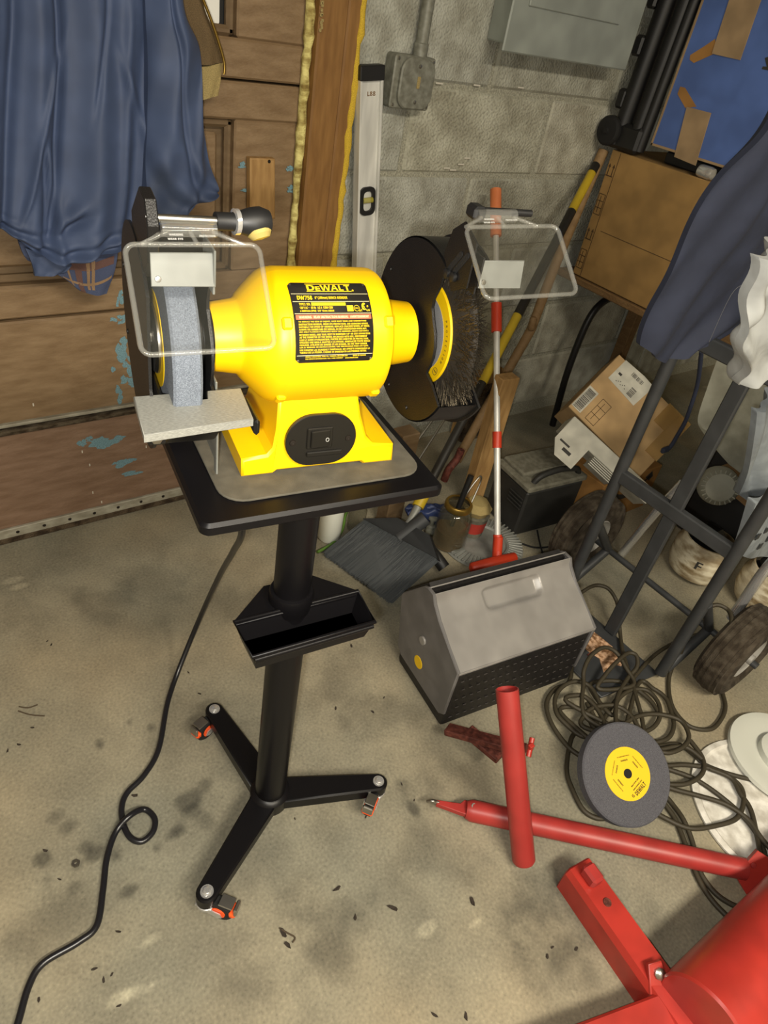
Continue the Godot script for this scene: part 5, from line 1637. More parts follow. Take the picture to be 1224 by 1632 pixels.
	b.patch([[Vector3(1.13, 0.075, -1.125), Vector3(1.19, 0.075, -1.111), Vector3(1.236, 0.075, -1.078)], [Vector3(1.101, 0.085, -1.105), Vector3(1.172, 0.085, -1.083), Vector3(1.222, 0.085, -1.045)], [Vector3(1.121, 0.05, -1.106), Vector3(1.183, 0.05, -1.079), Vector3(1.235, 0.05, -1.048)], [Vector3(1.151, 0.004, -1.115), Vector3(1.205, 0.004, -1.091), Vector3(1.263, 0.004, -1.065)]], 16, 14, func(u: float, v: float) -> Vector3: return Vector3(0, 0.01 * sin(u * 19.0) * sin(v * 9.0 + u * 4.0) * (1.0 - v), 0.0), Vector3(0.004, 0, -0.02))
	single("blue_tarp", b, M.tarp, "crumpled blue tarp behind the yellow broom collar", "tarp", Vector3(1.222, 0, -1.111))
	b = MB.new(Transform3D(Basis(), -(Vector3(1.123, 0, -0.9875))))
	b.tube(spline([Vector3(1.085, 0.1, -1.049), Vector3(1.066, 0.085, -1.024), Vector3(1.078, 0.065, -0.9977), Vector3(1.1, 0.04, -0.9667), Vector3(1.11, 0.019, -0.9277)], 6), 0.0175, 12)
	single("black_pipe", b, M.black_plastic, "black bent plastic pipe beside the broom head", "pipe", Vector3(1.123, 0, -0.9875))
	t = thing("valve", "small silver valve on the floor beside the black bent pipe", "valve", Vector3(1.183, 0, -1.081))
	b = MB.new()
	b.lathe([Vector2(0, 0.0), Vector2(0.014, 0.0), Vector2(0.014, 0.03), Vector2(0.008, 0.034), Vector2(0.008, 0.055), Vector2(0.016, 0.058), Vector2(0.016, 0.068), Vector2(0, 0.07)], 10)
	part(b, "body", M.galv, t)
	b = MB.new()
	b.rod(Vector3(0, 0.02, 0), Vector3(0.05, 0.022, 0.01), 0.009)
	part(b, "side_port", M.brass, t)
	# black pry bar
	b = MB.new(Transform3D(Basis(), -Vector3(1.95, 0, -1.42)))
	b.tube(spline([Vector3(2.345, 0.4627, -1.4), Vector3(2.262, 0.4918, -1.4), Vector3(2.165, 0.5118, -1.4), Vector3(2.098, 0.4924, -1.4), Vector3(2.061, 0.4452, -1.4), Vector3(2.046, 0.3543, -1.4), Vector3(2.044, 0.2165, -1.4), Vector3(2.064, 0.0369, -1.4), Vector3(2.08, -0.1281, -1.4), Vector3(2.092, -0.2089, -1.4)], 5), 0.0125, 12)
	single("pry_bar", b, M.black_paint, "black bent steel pry bar leaning under the large carton", "pry bar", Vector3(1.95, 0, -1.42))

func carton(called: String, label: String, f: Transform3D, s: Vector3, m: Material) -> Node3D:
	# front face centred on f, body behind it
	var t := Node3D.new()
	t.name = numbered(called)
	t.transform = f
	add_child(t)
	tag(t, label, "carton")
	var b := MB.new()
	b.box(Vector3(0, 0, -s.z / 2), s, 0.002)
	part(b, "box", m, t)
	return t

func print_box(t: Node3D, c: Vector2, w: float, h: float, m: Material, line := 0.0012) -> void:
	var b := MB.new()
	for s in [-1.0, 1.0]:
		b.box(Vector3(c.x + s * w / 2, c.y, 0.0003), Vector3(line, h, 0.0005))
		b.box(Vector3(c.x, c.y + s * h / 2, 0.0003), Vector3(w, line, 0.0005))
		b.box(Vector3(c.x, c.y + s * h / 6, 0.0003), Vector3(w, line, 0.0005))
	b.box(Vector3(c.x - w * 0.1, c.y, 0.0003), Vector3(line, h * 0.8, 0.0005))
	part(b, "box_print", m, t)

func barcode(parent: Node3D, c: Vector2, w: float, h: float, n: int, vertical := false) -> void:
	var b := MB.new()
	var x := -w / 2
	var r := RandomNumberGenerator.new()
	r.seed = n
	while x < w / 2:
		var d := r.randf_range(0.0008, 0.0026)
		if vertical:
			b.box(Vector3(c.x, c.y + x, 0.0012), Vector3(h, d, 0.0004))
		else:
			b.box(Vector3(c.x + x, c.y, 0.0012), Vector3(d, h, 0.0004))
		x += d + r.randf_range(0.001, 0.0026)
	part(b, "barcode", M.ink, parent)

func build_right_side() -> void:
	var b: MB
	# shelf that carries the large carton and the blue box
	var t := thing("wooden_shelf", "dark wooden shelf under the large brown carton", "shelf", Vector3(2.2, 0, -1.2))
	b = MB.new()
	b.box(Vector3(0.02, 0.58, 0.1), Vector3(0.56, 0.022, 0.82), 0.003)
	part(b, "board", M.old_wood, t)
	for p in [Vector3(0.27, 0.285, -0.28), Vector3(0.27, 0.285, 0.46)]:
		b = MB.new()
		b.box(p, Vector3(0.045, 0.568, 0.045), 0.003)
		part(b, "upright", M.old_wood, t)
	# the large carton; its printed left side faces the camera
	var f := Transform3D(Basis(Vector3.BACK, Vector3.UP, Vector3.LEFT), Vector3(1.95, 0.782, -1.265))
	t = carton("carton", "large brown carton printed with black arrows on the dark shelf", f, Vector3(0.37, 0.376, 0.36), M.carton_dark)
	b = MB.new()
	b.box(Vector3(0.02, -0.035, 0.0004), Vector3(0.3, 0.0016, 0.0008))
	b.box(Vector3(-0.151, 0.0, 0.0004), Vector3(0.0016, 0.37, 0.0008))
	part(b, "crease", M.carton_print, t)
	for y in [0.13, -0.06]:
		b = MB.new()
		b.box(Vector3(-0.168, y - 0.012, 0.0003), Vector3(0.026, 0.003, 0.0005))
		for s in [-0.008, 0.008]:
			b.box(Vector3(-0.168 + s, y + 0.004, 0.0003), Vector3(0.003, 0.03, 0.0005))
			b.prism([Vector2(-0.168 + s - 0.005, y + 0.012), Vector2(-0.168 + s + 0.005, y + 0.012), Vector2(-0.168 + s, y + 0.022)], 0.0, 0.0006)
		part(b, "arrow_print", M.carton_print, t)
	for y in [0.035, -0.135]:
		print_box(t, Vector2(-0.168, y), 0.024, 0.06, M.carton_print, 0.0022)
	# blue painted box with kraft strips
	f = Transform3D(Basis(Vector3.BACK, Vector3.UP, Vector3.LEFT), Vector3(1.955, 1.34, -0.985))
	t = carton("blue_box", "blue faced box with brown paper strips standing on the large carton", f, Vector3(0.69, 0.66, 0.3), M.blue_board)
	t.set_meta("category", "box")
	b = MB.new()
	b.box(Vector3(-0.343, 0, 0.0006), Vector3(0.006, 0.66, 0.0012))
	b.box(Vector3(0, -0.327, 0.0006), Vector3(0.69, 0.006, 0.0012))
	part(b, "edge_tape", M.kraft, t, "worn brown edge")
	var toloc := f.affine_inverse()
	var k2 := func(list: Array) -> Array: return list.map(func(p):
		var q: Vector3 = toloc * p
		return Vector2(q.x, q.y))
	b = MB.new()
	b.prism(k2.call([Vector3(1.955, 1.371, -1.254), Vector3(1.955, 1.379, -1.169), Vector3(1.955, 1.244, -1.16), Vector3(1.955, 1.245, -1.245)]), 0.0, 0.003, 0.0005)
	part(b, "paper_strip", M.kraft, t, "upper kraft paper strip")
	b = MB.new()
	b.prism(k2.call([Vector3(1.955, 1.121, -1.26), Vector3(1.955, 1.121, -1.182), Vector3(1.955, 0.9955, -1.167), Vector3(1.955, 0.9999, -1.241)]), 0.0, 0.003, 0.0005)
	part(b, "paper_strip", M.kraft, t, "lower kraft paper strip")
	for q in [[Vector3(1.955, 1.277, -1.252), Vector3(1.955, 1.249, -1.234), Vector3(1.955, 1.218, -1.288), Vector3(1.955, 1.223, -1.304), Vector3(1.955, 1.233, -1.307), Vector3(1.955, 1.26, -1.272)], [Vector3(1.955, 1.161, -1.303), Vector3(1.955, 1.161, -1.287), Vector3(1.955, 1.126, -1.232), Vector3(1.955, 1.117, -1.264), Vector3(1.955, 1.143, -1.303)]]:
		b = MB.new()
		b.prism(k2.call(q), 0.0, 0.0008)
		part(b, "torn_patch", M.carton, t, "torn brown patch")
	b = MB.new()
	b.prism(k2.call([Vector3(1.955, 1.258, -1.099), Vector3(1.955, 1.273, -1.072), Vector3(1.955, 1.236, -1.041), Vector3(1.955, 1.235, -1.095), Vector3(1.955, 1.241, -1.095), Vector3(1.955, 1.242, -1.085)]), 0.0, 0.0008)
	part(b, "black_print", M.ink, t)
	# little chrome socket lying in the gap
	b = MB.new()
	b.lathe([Vector2(0, -0.022), Vector2(0.015, -0.022), Vector2(0.017, -0.015), Vector2(0.017, 0.015), Vector2(0.014, 0.022), Vector2(0, 0.022)], 20, Transform3D(Basis(Vector3.RIGHT, PI / 2), Vector3.ZERO))
	single("chrome_socket", b, M.chrome, "shiny chrome socket in the gap below the blue box", "socket", Vector3(1.965, 0.987, -1.135))
	b = MB.new()
	b.box(Vector3.ZERO, Vector3(0.2, 0.032, 0.2), 0.004)
	single("dark_tray", b, M.black_plastic, "flat black tray between the large carton and the blue box", "tray", Vector3(2.1, 0.987, -1.2))
	# folded black trolley beside the blue box
	t = thing("folded_trolley", "folded black trolley with a small wheel beside the blue box", "trolley", Vector3(1.97, 0.97, -1.42))
	for q in [[-0.028, 0.026], [0.03, 0.022], [0.055, 0.016]]:
		b = MB.new()
		b.rod(Vector3(-0.012, 0.015, q[0]), Vector3(0.0, 0.75, q[0] + 0.015), q[1], 14)
		part(b, "rail", M.black_plastic, t)
	for y in [0.13, 0.26, 0.37, 0.5]:
		b = MB.new()
		b.box(Vector3(-0.02, y, -0.052), Vector3(0.03, 0.05, 0.03), 0.006)
		part(b, "clip", M.black_plastic, t)
	b = MB.new()
	b.box(Vector3(-0.01, 0.04, 0.0), Vector3(0.05, 0.07, 0.12), 0.01)
	part(b, "foot", M.black_plastic, t)
	b = MB.new(ydir(Vector3(-0.04, 0.046, -0.05), Vector3.LEFT))
	b.lathe([Vector2(0, -0.012), Vector2(0.036, -0.012), Vector2(0.04, -0.006), Vector2(0.04, 0.006), Vector2(0.034, 0.012), Vector2(0.01, 0.014), Vector2(0.008, 0.02), Vector2(0, 0.021)], 28)
	part(b, "wheel", M.rubber, t)
	# tipped carton with labels
	f = Transform3D(Basis(Vector3(0.3877, -0.4423, 0.8087), Vector3(0.8192, 0.5676, -0.0823), Vector3(-0.4226, 0.6944, 0.5824)), Vector3(1.837, 0.3227, -0.9882))
	t = carton("carton", "tipped brown carton with a white shipping label and barcode", f, Vector3(0.31, 0.242, 0.13), M.carton_light)
	b = MB.new()
	b.prism([Vector2(-0.129, 0.038), Vector2(-0.012, 0.032), Vector2(-0.006, 0.125), Vector2(-0.05, 0.128), Vector2(-0.128, 0.122)], 0.0, 0.001)
	var lb := part(b, "shipping_label", M.paper, t, "white shipping label")
	barcode(lb, Vector2(-0.06, 0.105), 0.045, 0.014, 3)
	barcode(lb, Vector2(-0.045, 0.06), 0.03, 0.02, 4, true)
	b = MB.new()
	b.box(Vector3(-0.11, 0.075, 0.0012), Vector3(0.012, 0.008, 0.0004))
	for k in 7:
		b.box(Vector3(-0.105 + 0.006 * k, 0.05 + 0.004 * (k % 3), 0.0012), Vector3(0.004, 0.002, 0.0004))
	part(b, "label_print", M.ink, lb)
	b = MB.new()
	b.prism([Vector2(-0.153, -0.11), Vector2(-0.115, -0.11), Vector2(-0.115, -0.022), Vector2(-0.153, -0.022)], 0.0, 0.001)
	lb = part(b, "barcode_label", M.paper, t, "white barcode label")
	barcode(lb, Vector2(-0.134, -0.066), 0.078, 0.028, 5, true)
	print_box(t, Vector2(-0.076, -0.066), 0.036, 0.086, M.carton_print, 0.0016)
	b = MB.new()
	b.box(Vector3(0.135, 0.04, 0.0006), Vector3(0.05, 0.17, 0.0006))
	b.box(Vector3(0.09, 0.085, 0.0008), Vector3(0.05, 0.08, 0.0006))
	part(b, "tape", M.tape, t, "glossy clear tape")
	# long white box below it with a hanging label
	f = Transform3D(Basis(Vector3(0.4164, -0.4172, 0.8078), Vector3(0.7326, 0.6801, -0.0264), Vector3(-0.5384, 0.6028, 0.5889)), Vector3(1.631, 0.2785, -0.8763))
	t = carton("long_white_box", "long narrow white box wedged below the tipped carton", f, Vector3(0.325, 0.046, 0.1), M.paper)
	t.set_meta("category", "box")
	b = MB.new()
	b.prism([Vector2(-0.162, -0.02), Vector2(-0.162, -0.062), Vector2(-0.13, -0.1), Vector2(-0.066, -0.098), Vector2(-0.066, -0.02)], 0.0, 0.002)
	lb = part(b, "hanging_label", M.paper, t, "creased white label")
	barcode(lb, Vector2(-0.086, -0.065), 0.05, 0.026, 8, true)
	barcode(lb, Vector2(-0.115, -0.07), 0.03, 0.014, 9, true)
	b = MB.new()
	b.box(Vector3(-0.13, -0.055, 0.0022), Vector3(0.036, 0.006, 0.0004))
	b.box(Vector3(-0.11, -0.07, 0.0022), Vector3(0.03, 0.01, 0.0004))
	part(b, "label_print", M.ink, lb)
	for k in 5:
		b = MB.new()
		b.box(Vector3(0.0, -0.03 - k * 0.006, -0.012), Vector3(0.085, 0.003, 0.05), 0.0005)
		part(b, "paper_sheet", M.paper, t)
	# orange brown carton on the floor with the curved arrow print
	f = Transform3D(Basis(), Vector3(1.82, 0.0855, -0.88))
	t = carton("carton", "orange brown carton on the floor behind the left truck tire", f, Vector3(0.3, 0.168, 0.18), M.carton)
	b = MB.new()
	var arc_pts: Array = []
	for k in 13:
		var u := k / 12.0
		arc_pts.append(Vector3(lerpf(-0.11, 0.1, u), 0.055 - 0.05 * sin(u * PI), 0.0008))
	for k in 12:
		var w := 0.004 + 0.006 * sin((k + 0.5) / 12.0 * PI)
		var a: Vector3 = arc_pts[k]
		var c: Vector3 = arc_pts[k + 1]
		b.flat()
		b.quad(a - Vector3(0, w, 0), c - Vector3(0, w, 0), c + Vector3(0, w, 0), a + Vector3(0, w, 0))
	b.prism([Vector2(0.1, 0.075), Vector2(0.075, 0.055), Vector2(0.105, 0.035), Vector2(0.118, 0.05)], 0.0, 0.0008)
	part(b, "curved_arrow", M.ink, t)
	b = MB.new(Transform3D(Basis(Vector3.RIGHT, PI / 2), Vector3(0.0, 0.02, 0.001)))
	b.lathe([Vector2(0.0035, 0), Vector2(0.0035, 0.001), Vector2(0.008, 0.001), Vector2(0.008, 0), Vector2(0.0035, 0)], 20)
	part(b, "ring_print", M.white_print, t)
	# black crate and hanging strap behind the coat
	t = thing("black_crate", "black plastic crate in the shade behind the tipped carton", "crate", Vector3(2.02, 0.0, -0.66), 0)
	b = MB.new()
	b.box(Vector3(0.1, 0.275, 0), Vector3(0.28, 0.55, 0.2), 0.01)
	part(b, "body", M.black_plastic, t)
	for k in 5:
		b = MB.new()
		b.box(Vector3(0.1, 0.08 + 0.09 * k, 0.101), Vector3(0.26, 0.03, 0.006), 0.002)
		part(b, "rib", M.black_plastic, t)
	b = MB.new(Transform3D(Basis(), -Vector3(1.6, 0.75, -0.75)))
	b.tube(spline([Vector3(1.636, 0.6678, -0.77), Vector3(1.695, 0.5717, -0.77), Vector3(1.721, 0.4921, -0.77), Vector3(1.73, 0.447, -0.77), Vector3(1.726, 0.4117, -0.77), Vector3(1.718, 0.3724, -0.77), Vector3(1.704, 0.3592, -0.77)], 5), 0.006, 6)
	b.box(Vector3(1.695, 0.3635, -0.77), Vector3(0.03, 0.016, 0.012), 0.003)
	single("dark_strap", b, M.navy_dark, "thin dark strap with a buckle hanging from the navy coat", "strap", Vector3(1.6, 0.75, -0.75))
	# navy coat thrown over the hand truck
	t = thing("navy_coat", "dark navy coat draped over the top of the hand truck", "coat", Vector3(1.35, 0.75, -0.66))
	b = inv(t)
	var rows := [[Vector3(1.149, 1.248, -0.6), Vector3(1.2, 1.268, -0.6), Vector3(1.264, 1.282, -0.6), Vector3(1.362, 1.307, -0.6)], [Vector3(1.146, 1.173, -0.6), Vector3(1.205, 1.184, -0.6), Vector3(1.288, 1.192, -0.6), Vector3(1.416, 1.217, -0.6)], [Vector3(1.12, 1.096, -0.61), Vector3(1.231, 1.087, -0.61), Vector3(1.348, 1.087, -0.61), Vector3(1.491, 1.099, -0.61)], [Vector3(1.104, 0.9898, -0.62), Vector3(1.232, 0.9689, -0.62), Vector3(1.385, 0.9575, -0.62), Vector3(1.535, 0.9681, -0.62)], [Vector3(1.099, 0.8995, -0.63), Vector3(1.241, 0.8628, -0.63), Vector3(1.398, 0.847, -0.63), Vector3(1.535, 0.8608, -0.63)], [Vector3(1.122, 0.8106, -0.635), Vector3(1.228, 0.7626, -0.635), Vector3(1.319, 0.7713, -0.635), Vector3(1.46, 0.8086, -0.635)]]
	b.patch(rows, 60, 60, folds(0.02, 1.8, 0.7, 0.35), Vector3(0.004, 0, -0.012))
	part(b, "coat_body", M.navy_dark, t)
	b = inv(t)
	b.tube(spline([Vector3(1.313, 0.8055, -0.612), Vector3(1.311, 0.9, -0.612), Vector3(1.348, 0.9212, -0.612), Vector3(1.404, 0.9474, -0.612)], 5), 0.0004, 5)
	part(b, "loose_thread", M.thread_grey, t)
	# grey rag beside it
	t = thing("grey_rag", "pale grey cotton rag hanging on the right rail of the hand truck", "rag", Vector3(0.8885, 0.961, -0.36))
	b = inv(t)
	b.patch([[Vector3(0.7825, 1.086, -0.355), Vector3(0.8108, 1.092, -0.355), Vector3(0.843, 1.097, -0.355)], [Vector3(0.7949, 1.051, -0.352), Vector3(0.8299, 1.053, -0.352), Vector3(0.8828, 1.055, -0.352)], [Vector3(0.8065, 1.014, -0.35), Vector3(0.8455, 1.019, -0.35), Vector3(0.9216, 1.015, -0.35)], [Vector3(0.8176, 0.9843, -0.348), Vector3(0.8652, 0.9797, -0.348), Vector3(0.9655, 0.9704, -0.348)], [Vector3(0.8595, 0.9494, -0.35), Vector3(0.9118, 0.9361, -0.35), Vector3(1.015, 0.9278, -0.35)], [Vector3(0.8936, 0.9157, -0.355), Vector3(0.9248, 0.9076, -0.355), Vector3(0.9546, 0.9196, -0.355)]], 30, 30, func(u: float, v: float) -> Vector3: return Vector3(0, 0, 0.009 * sin(u * 6.0 + v * 3.0) + 0.005 * sin(u * 13.0 - v * 6.0) + 0.004 * sin(v * 18.0 + u * 5.0)), Vector3(0.005, 0, -0.014))
	part(b, "cloth", M.rag, t)
	t = thing("pale_trousers", "pale blue-grey cloth bundle hanging behind the right truck rail", "cloth", Vector3(1.542, 0.5622, -0.5))
	b = inv(t)
	b.patch([[Vector3(1.405, 0.6948, -0.5), Vector3(1.467, 0.7194, -0.5), Vector3(1.581, 0.7139, -0.5)], [Vector3(1.434, 0.6186, -0.49), Vector3(1.548, 0.6002, -0.49), Vector3(1.711, 0.5803, -0.49)], [Vector3(1.508, 0.5119, -0.485), Vector3(1.632, 0.4778, -0.485), Vector3(1.864, 0.4341, -0.485)], [Vector3(1.573, 0.4318, -0.49), Vector3(1.728, 0.3567, -0.49), Vector3(1.966, 0.3178, -0.49)]], 24, 24, func(u: float, v: float) -> Vector3: return Vector3(0, 0, 0.012 * sin(u * 9.0 + v * 4.0) + 0.006 * sin(u * 22.0 - v * 3.0)), Vector3(0.005, 0, -0.016))
	part(b, "cloth", M.denim_pale, t)
	# grey plastic chair shell on chrome legs behind the truck
	t = thing("shell_chair", "grey moulded plastic chair with bent chrome legs behind the hand truck", "chair", Vector3(1.8, 0, -0.55))
	b = inv(t)
	b.patch([[Vector3(1.82, 0.6314, -0.81), Vector3(1.82, 0.6149, -0.7233), Vector3(1.82, 0.5988, -0.607)], [Vector3(1.815, 0.5292, -0.7948), Vector3(1.815, 0.5052, -0.6953), Vector3(1.815, 0.5024, -0.5506)], [Vector3(1.81, 0.4352, -0.7758), Vector3(1.81, 0.3966, -0.6777), Vector3(1.81, 0.3593, -0.4681)], [Vector3(1.8, 0.4112, -0.736), Vector3(1.8, 0.3763, -0.6809), Vector3(1.8, 0.3046, -0.4323)]], 24, 24, func(u: float, v: float) -> Vector3: return Vector3(0.02 * sin(u * PI), 0, 0), Vector3(0.03, 0, 0))
	part(b, "shell", M.tote, t)
	b = inv(t)
	b.patch([[Vector3(1.78, 0.3691, -0.6445), Vector3(1.78, 0.3592, -0.5711), Vector3(1.78, 0.3299, -0.4358)], [Vector3(1.775, 0.319, -0.639), Vector3(1.775, 0.3108, -0.5517), Vector3(1.775, 0.2804, -0.4055)]], 12, 8, null, Vector3(0.03, 0, 0))
	part(b, "shell_lip", M.old_wood, t, "brown stained lower lip")
	for q in [[Vector3(1.66, 0.3271, -0.669), Vector3(1.66, 0.2493, -0.6882), Vector3(1.66, 0.1553, -0.7079), Vector3(1.66, -0.0037, -0.738)], [Vector3(1.55, 0.3792, -0.3485), Vector3(1.55, 0.3033, -0.3565), Vector3(1.55, 0.2143, -0.3572), Vector3(1.55, 0.1507, -0.3585)]]:
		b = inv(t)
		b.tube(spline(q, 5), 0.0125, 12)
		part(b, "chrome_leg", M.chrome, t, "bent chrome tube leg")
	# ribbed grey shade leaning below the chair
	t = thing("ribbed_bowl", "small ribbed grey plastic bowl below the grey chair", "bowl", Vector3(1.68, 0.3356, -0.5874))
	b = MB.new(ydir(Vector3(0, 0.03, 0), Vector3(-0.75, 0.35, 0.5)))
	b.lathe([Vector2(0.052, -0.02), Vector2(0.05, 0.0), Vector2(0.036, 0.018), Vector2(0, 0.022)], 28)
	part(b, "bowl_body", M.tote, t)
	for k in 22:
		b = MB.new(ydir(Vector3(0, 0.03, 0), Vector3(-0.75, 0.35, 0.5)) * Transform3D(Basis(Vector3.UP, TAU * k / 22.0), Vector3.ZERO))
		b.box(Vector3(0.036, 0.0135, 0), Vector3(0.022, 0.006, 0.004), 0.001)
		part(b, "rib", M.tote, t)
	# dirty white jugs on the floor
	for k in 2:
		var at: Vector3 = [Vector3(1.83, 0, -0.585), Vector3(1.9, 0, -0.4)][k]
		t = thing("cut_jug", ["dirty white cut-open jug marked with a black letter behind the hand truck", "dirty white cut-open jug beside the right truck tire"][k], "jug", at)
		b = MB.new()
		b.lathe([Vector2(0, 0.002), Vector2(0.05, 0.002), Vector2(0.078, 0.018), Vector2(0.088, 0.05), Vector2(0.088, 0.1), Vector2(0.074, 0.135), Vector2(0.07, 0.136), Vector2(0.08, 0.1), Vector2(0.08, 0.05), Vector2(0.05, 0.012), Vector2(0, 0.01)], 32)
		part(b, "shell", M.jug_white, t)
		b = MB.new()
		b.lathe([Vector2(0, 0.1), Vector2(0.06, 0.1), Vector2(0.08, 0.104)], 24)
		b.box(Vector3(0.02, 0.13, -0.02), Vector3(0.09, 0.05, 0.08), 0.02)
		part(b, "dark_mouth", M.black_plastic, t)  # black plug stands in for the shade inside the open mouth
		if k == 0:
			b = MB.new()
			b.words("F", Vector2(0.0, 0.085), 0.018, 0.026, func(p: Vector3) -> Vector3:
				var a: float = 2.75 - p.x / 0.088
				return Vector3(cos(a) * (0.0885 + p.z), p.y, sin(a) * (0.0885 + p.z)))
			part(b, "letter", M.ink, t)
	b = MB.new()
	b.lathe([Vector2(0.024, 0.0), Vector2(0.03, 0.0), Vector2(0.03, 0.05), Vector2(0.024, 0.05), Vector2(0.024, 0.0)], 20, Transform3D(Basis(Vector3.RIGHT, 0.7), Vector3.ZERO))
	single("pipe_ring", b, M.galv, "short grey pipe ring standing in the second dirty jug", "pipe", Vector3(1.86, 0.14, -0.38))
	t = thing("printed_bag", "pale grey printed bag hanging above the dirty jugs", "bag", Vector3(1.54, 0.4032, -0.42))
	b = inv(t)
	var bag := [[Vector3(1.441, 0.5074, -0.42), Vector3(1.554, 0.4904, -0.42), Vector3(1.701, 0.465, -0.42)], [Vector3(1.486, 0.407, -0.415), Vector3(1.662, 0.3449, -0.415), Vector3(1.93, 0.2505, -0.415)], [Vector3(1.544, 0.3157, -0.42), Vector3(1.74, 0.2272, -0.42), Vector3(2.165, 0.0483, -0.42)]]
	b.patch(bag, 18, 16, func(u: float, v: float) -> Vector3: return Vector3(0, 0, 0.01 * sin(u * 8.0)), Vector3(0, 0, -0.02))
	part(b, "sheet", M.denim_pale, t)
	for q in [Vector2(0.16, 0.5), Vector2(0.34, 0.42), Vector2(0.3, 0.68), Vector2(0.5, 0.6)]:
		b = inv(t)
		var c := MB.bic(bag, q.x, q.y) + Vector3(0, 0, 0.01 * sin(q.x * 8.0) + 0.004)
		b.box(c, Vector3(0.016, 0.016, 0.002))
		part(b, "print_square", M.truck_grey, t)

func build_hand_truck() -> void:
	var t := thing("hand_truck", "dark grey steel hand truck with two fat rubber tires", "hand truck", Vector3(1.37, 0, -0.54))
	var b := MB.new()
	for z in [-0.16, 0.16]:
		b = MB.new()
		b.tube(spline([Vector3(0.0, 0.02, z), Vector3(0.0, 0.4, z), Vector3(0.0, 0.9, z), Vector3(0.02, 1.0, z)], 4), 0.0145, 14)
		part(b, "rail", M.truck_grey, t)
	b = MB.new()
	b.box(Vector3(0.0, 0.5, 0.0), Vector3(0.014, 0.98, 0.034), 0.003)
	part(b, "centre_rail", M.truck_grey, t)
	b = MB.new()
	b.tube(spline([Vector3(0.02, 1.0, -0.16), Vector3(0.06, 1.06, -0.1), Vector3(0.07, 1.07, 0.0), Vector3(0.06, 1.06, 0.1), Vector3(0.02, 1.0, 0.16)], 5), 0.0145, 14)
	part(b, "top_loop", M.truck_grey, t)
	for y in [0.415, 0.78]:
		b = MB.new()
		b.box(Vector3(0.0, y, 0.0), Vector3(0.02, 0.034, 0.31), 0.003)
		part(b, "cross_bar", M.truck_grey, t)
	b = MB.new()
	b.rod(Vector3(0.13, 0.12, -0.3), Vector3(0.13, 0.12, 0.3), 0.0085)
	part(b, "axle", M.truck_grey, t)
	for z in [-0.165, 0.165]:
		b = MB.new()
		b.rod(Vector3(0.0, 0.04, z), Vector3(0.13, 0.12, z), 0.012)
		b.rod(Vector3(0.13, 0.12, z), Vector3(0.0, 0.27, z), 0.012)
		part(b, "axle_bracket", M.truck_grey, t)
	for z in [-0.245, 0.245]:
		var c := Vector3(0.13, 0.125, z)
		b = MB.new(ydir(c, Vector3.BACK))
		b.lathe([Vector2(0.055, -0.03), Vector2(0.085, -0.042), Vector2(0.108, -0.038), Vector2(0.122, -0.02), Vector2(0.1245, 0.0), Vector2(0.122, 0.02), Vector2(0.108, 0.038), Vector2(0.085, 0.042), Vector2(0.055, 0.03)], 44)
		var w := part(b, "tire", M.truck_tire, t)
		b = MB.new(ydir(c, Vector3.BACK))
		b.lathe([Vector2(0, 0.012), Vector2(0.03, 0.012), Vector2(0.045, 0.02), Vector2(0.056, 0.034), Vector2(0.0585, 0.032)], 32)
		b.lathe([Vector2(0.0585, -0.032), Vector2(0.056, -0.034), Vector2(0.03, -0.02), Vector2(0, -0.012)], 32)
		b.lathe([Vector2(0, 0.0), Vector2(0.013, 0.0), Vector2(0.013, 0.04), Vector2(0, 0.042)], 16)
		part(b, "hub", M.hub_grey, w)
		for s in [-0.026, -0.013, 0.0, 0.013, 0.026]:
			b = MB.new(ydir(c, Vector3.BACK))
			b.lathe([Vector2(0.11, s - 0.004), Vector2(0.1255 - absf(s) * 0.16, s - 0.0035), Vector2(0.1255 - absf(s) * 0.16, s + 0.0035), Vector2(0.11, s + 0.004)], 44)
			part(b, "tread_rib", M.truck_tire, w)
	b = MB.new(Transform3D(Basis(Vector3.RIGHT, -PI / 2), Vector3(0, 0.003, 0)))
	b.prism([Vector2(-0.19, -0.13), Vector2(0.006, -0.155), Vector2(0.006, 0.155), Vector2(-0.19, 0.02)], 0.0, 0.006, 0.001)
	var plate := part(b, "toe_plate", M.truck_grey, t)
	b = MB.new()
	b.prism([Vector3(1.294, 0.0092, -0.5784), Vector3(1.329, 0.0092, -0.58), Vector3(1.335, 0.0092, -0.5047), Vector3(1.323, 0.0092, -0.46), Vector3(1.303, 0.0092, -0.4481), Vector3(1.287, 0.0092, -0.4656), Vector3(1.244, 0.0092, -0.4572), Vector3(1.27, 0.0092, -0.4927), Vector3(1.263, 0.0092, -0.5189), Vector3(1.26, 0.0092, -0.5484)].map(func(p): return Vector2(p.x - 1.37, -(p.z + 0.54))), 0.0, 0.0006, 0.0, func(p: Vector3) -> Vector3: return Vector3(p.x, 0.0092 + p.z, -p.y))
	var st := part(b, "peeling_sticker", M.sticker_peach, plate, "peeling orange and white sticker")
	for k in 3:
		b = MB.new()
		b.box(Vector3(-0.14 + 0.022 * k, 0.0102, -0.035 + 0.03 * k), Vector3(0.05, 0.0006, 0.006))
		part(b, "sticker_print", M.denim_pale if k == 0 else M.rust_red, st)

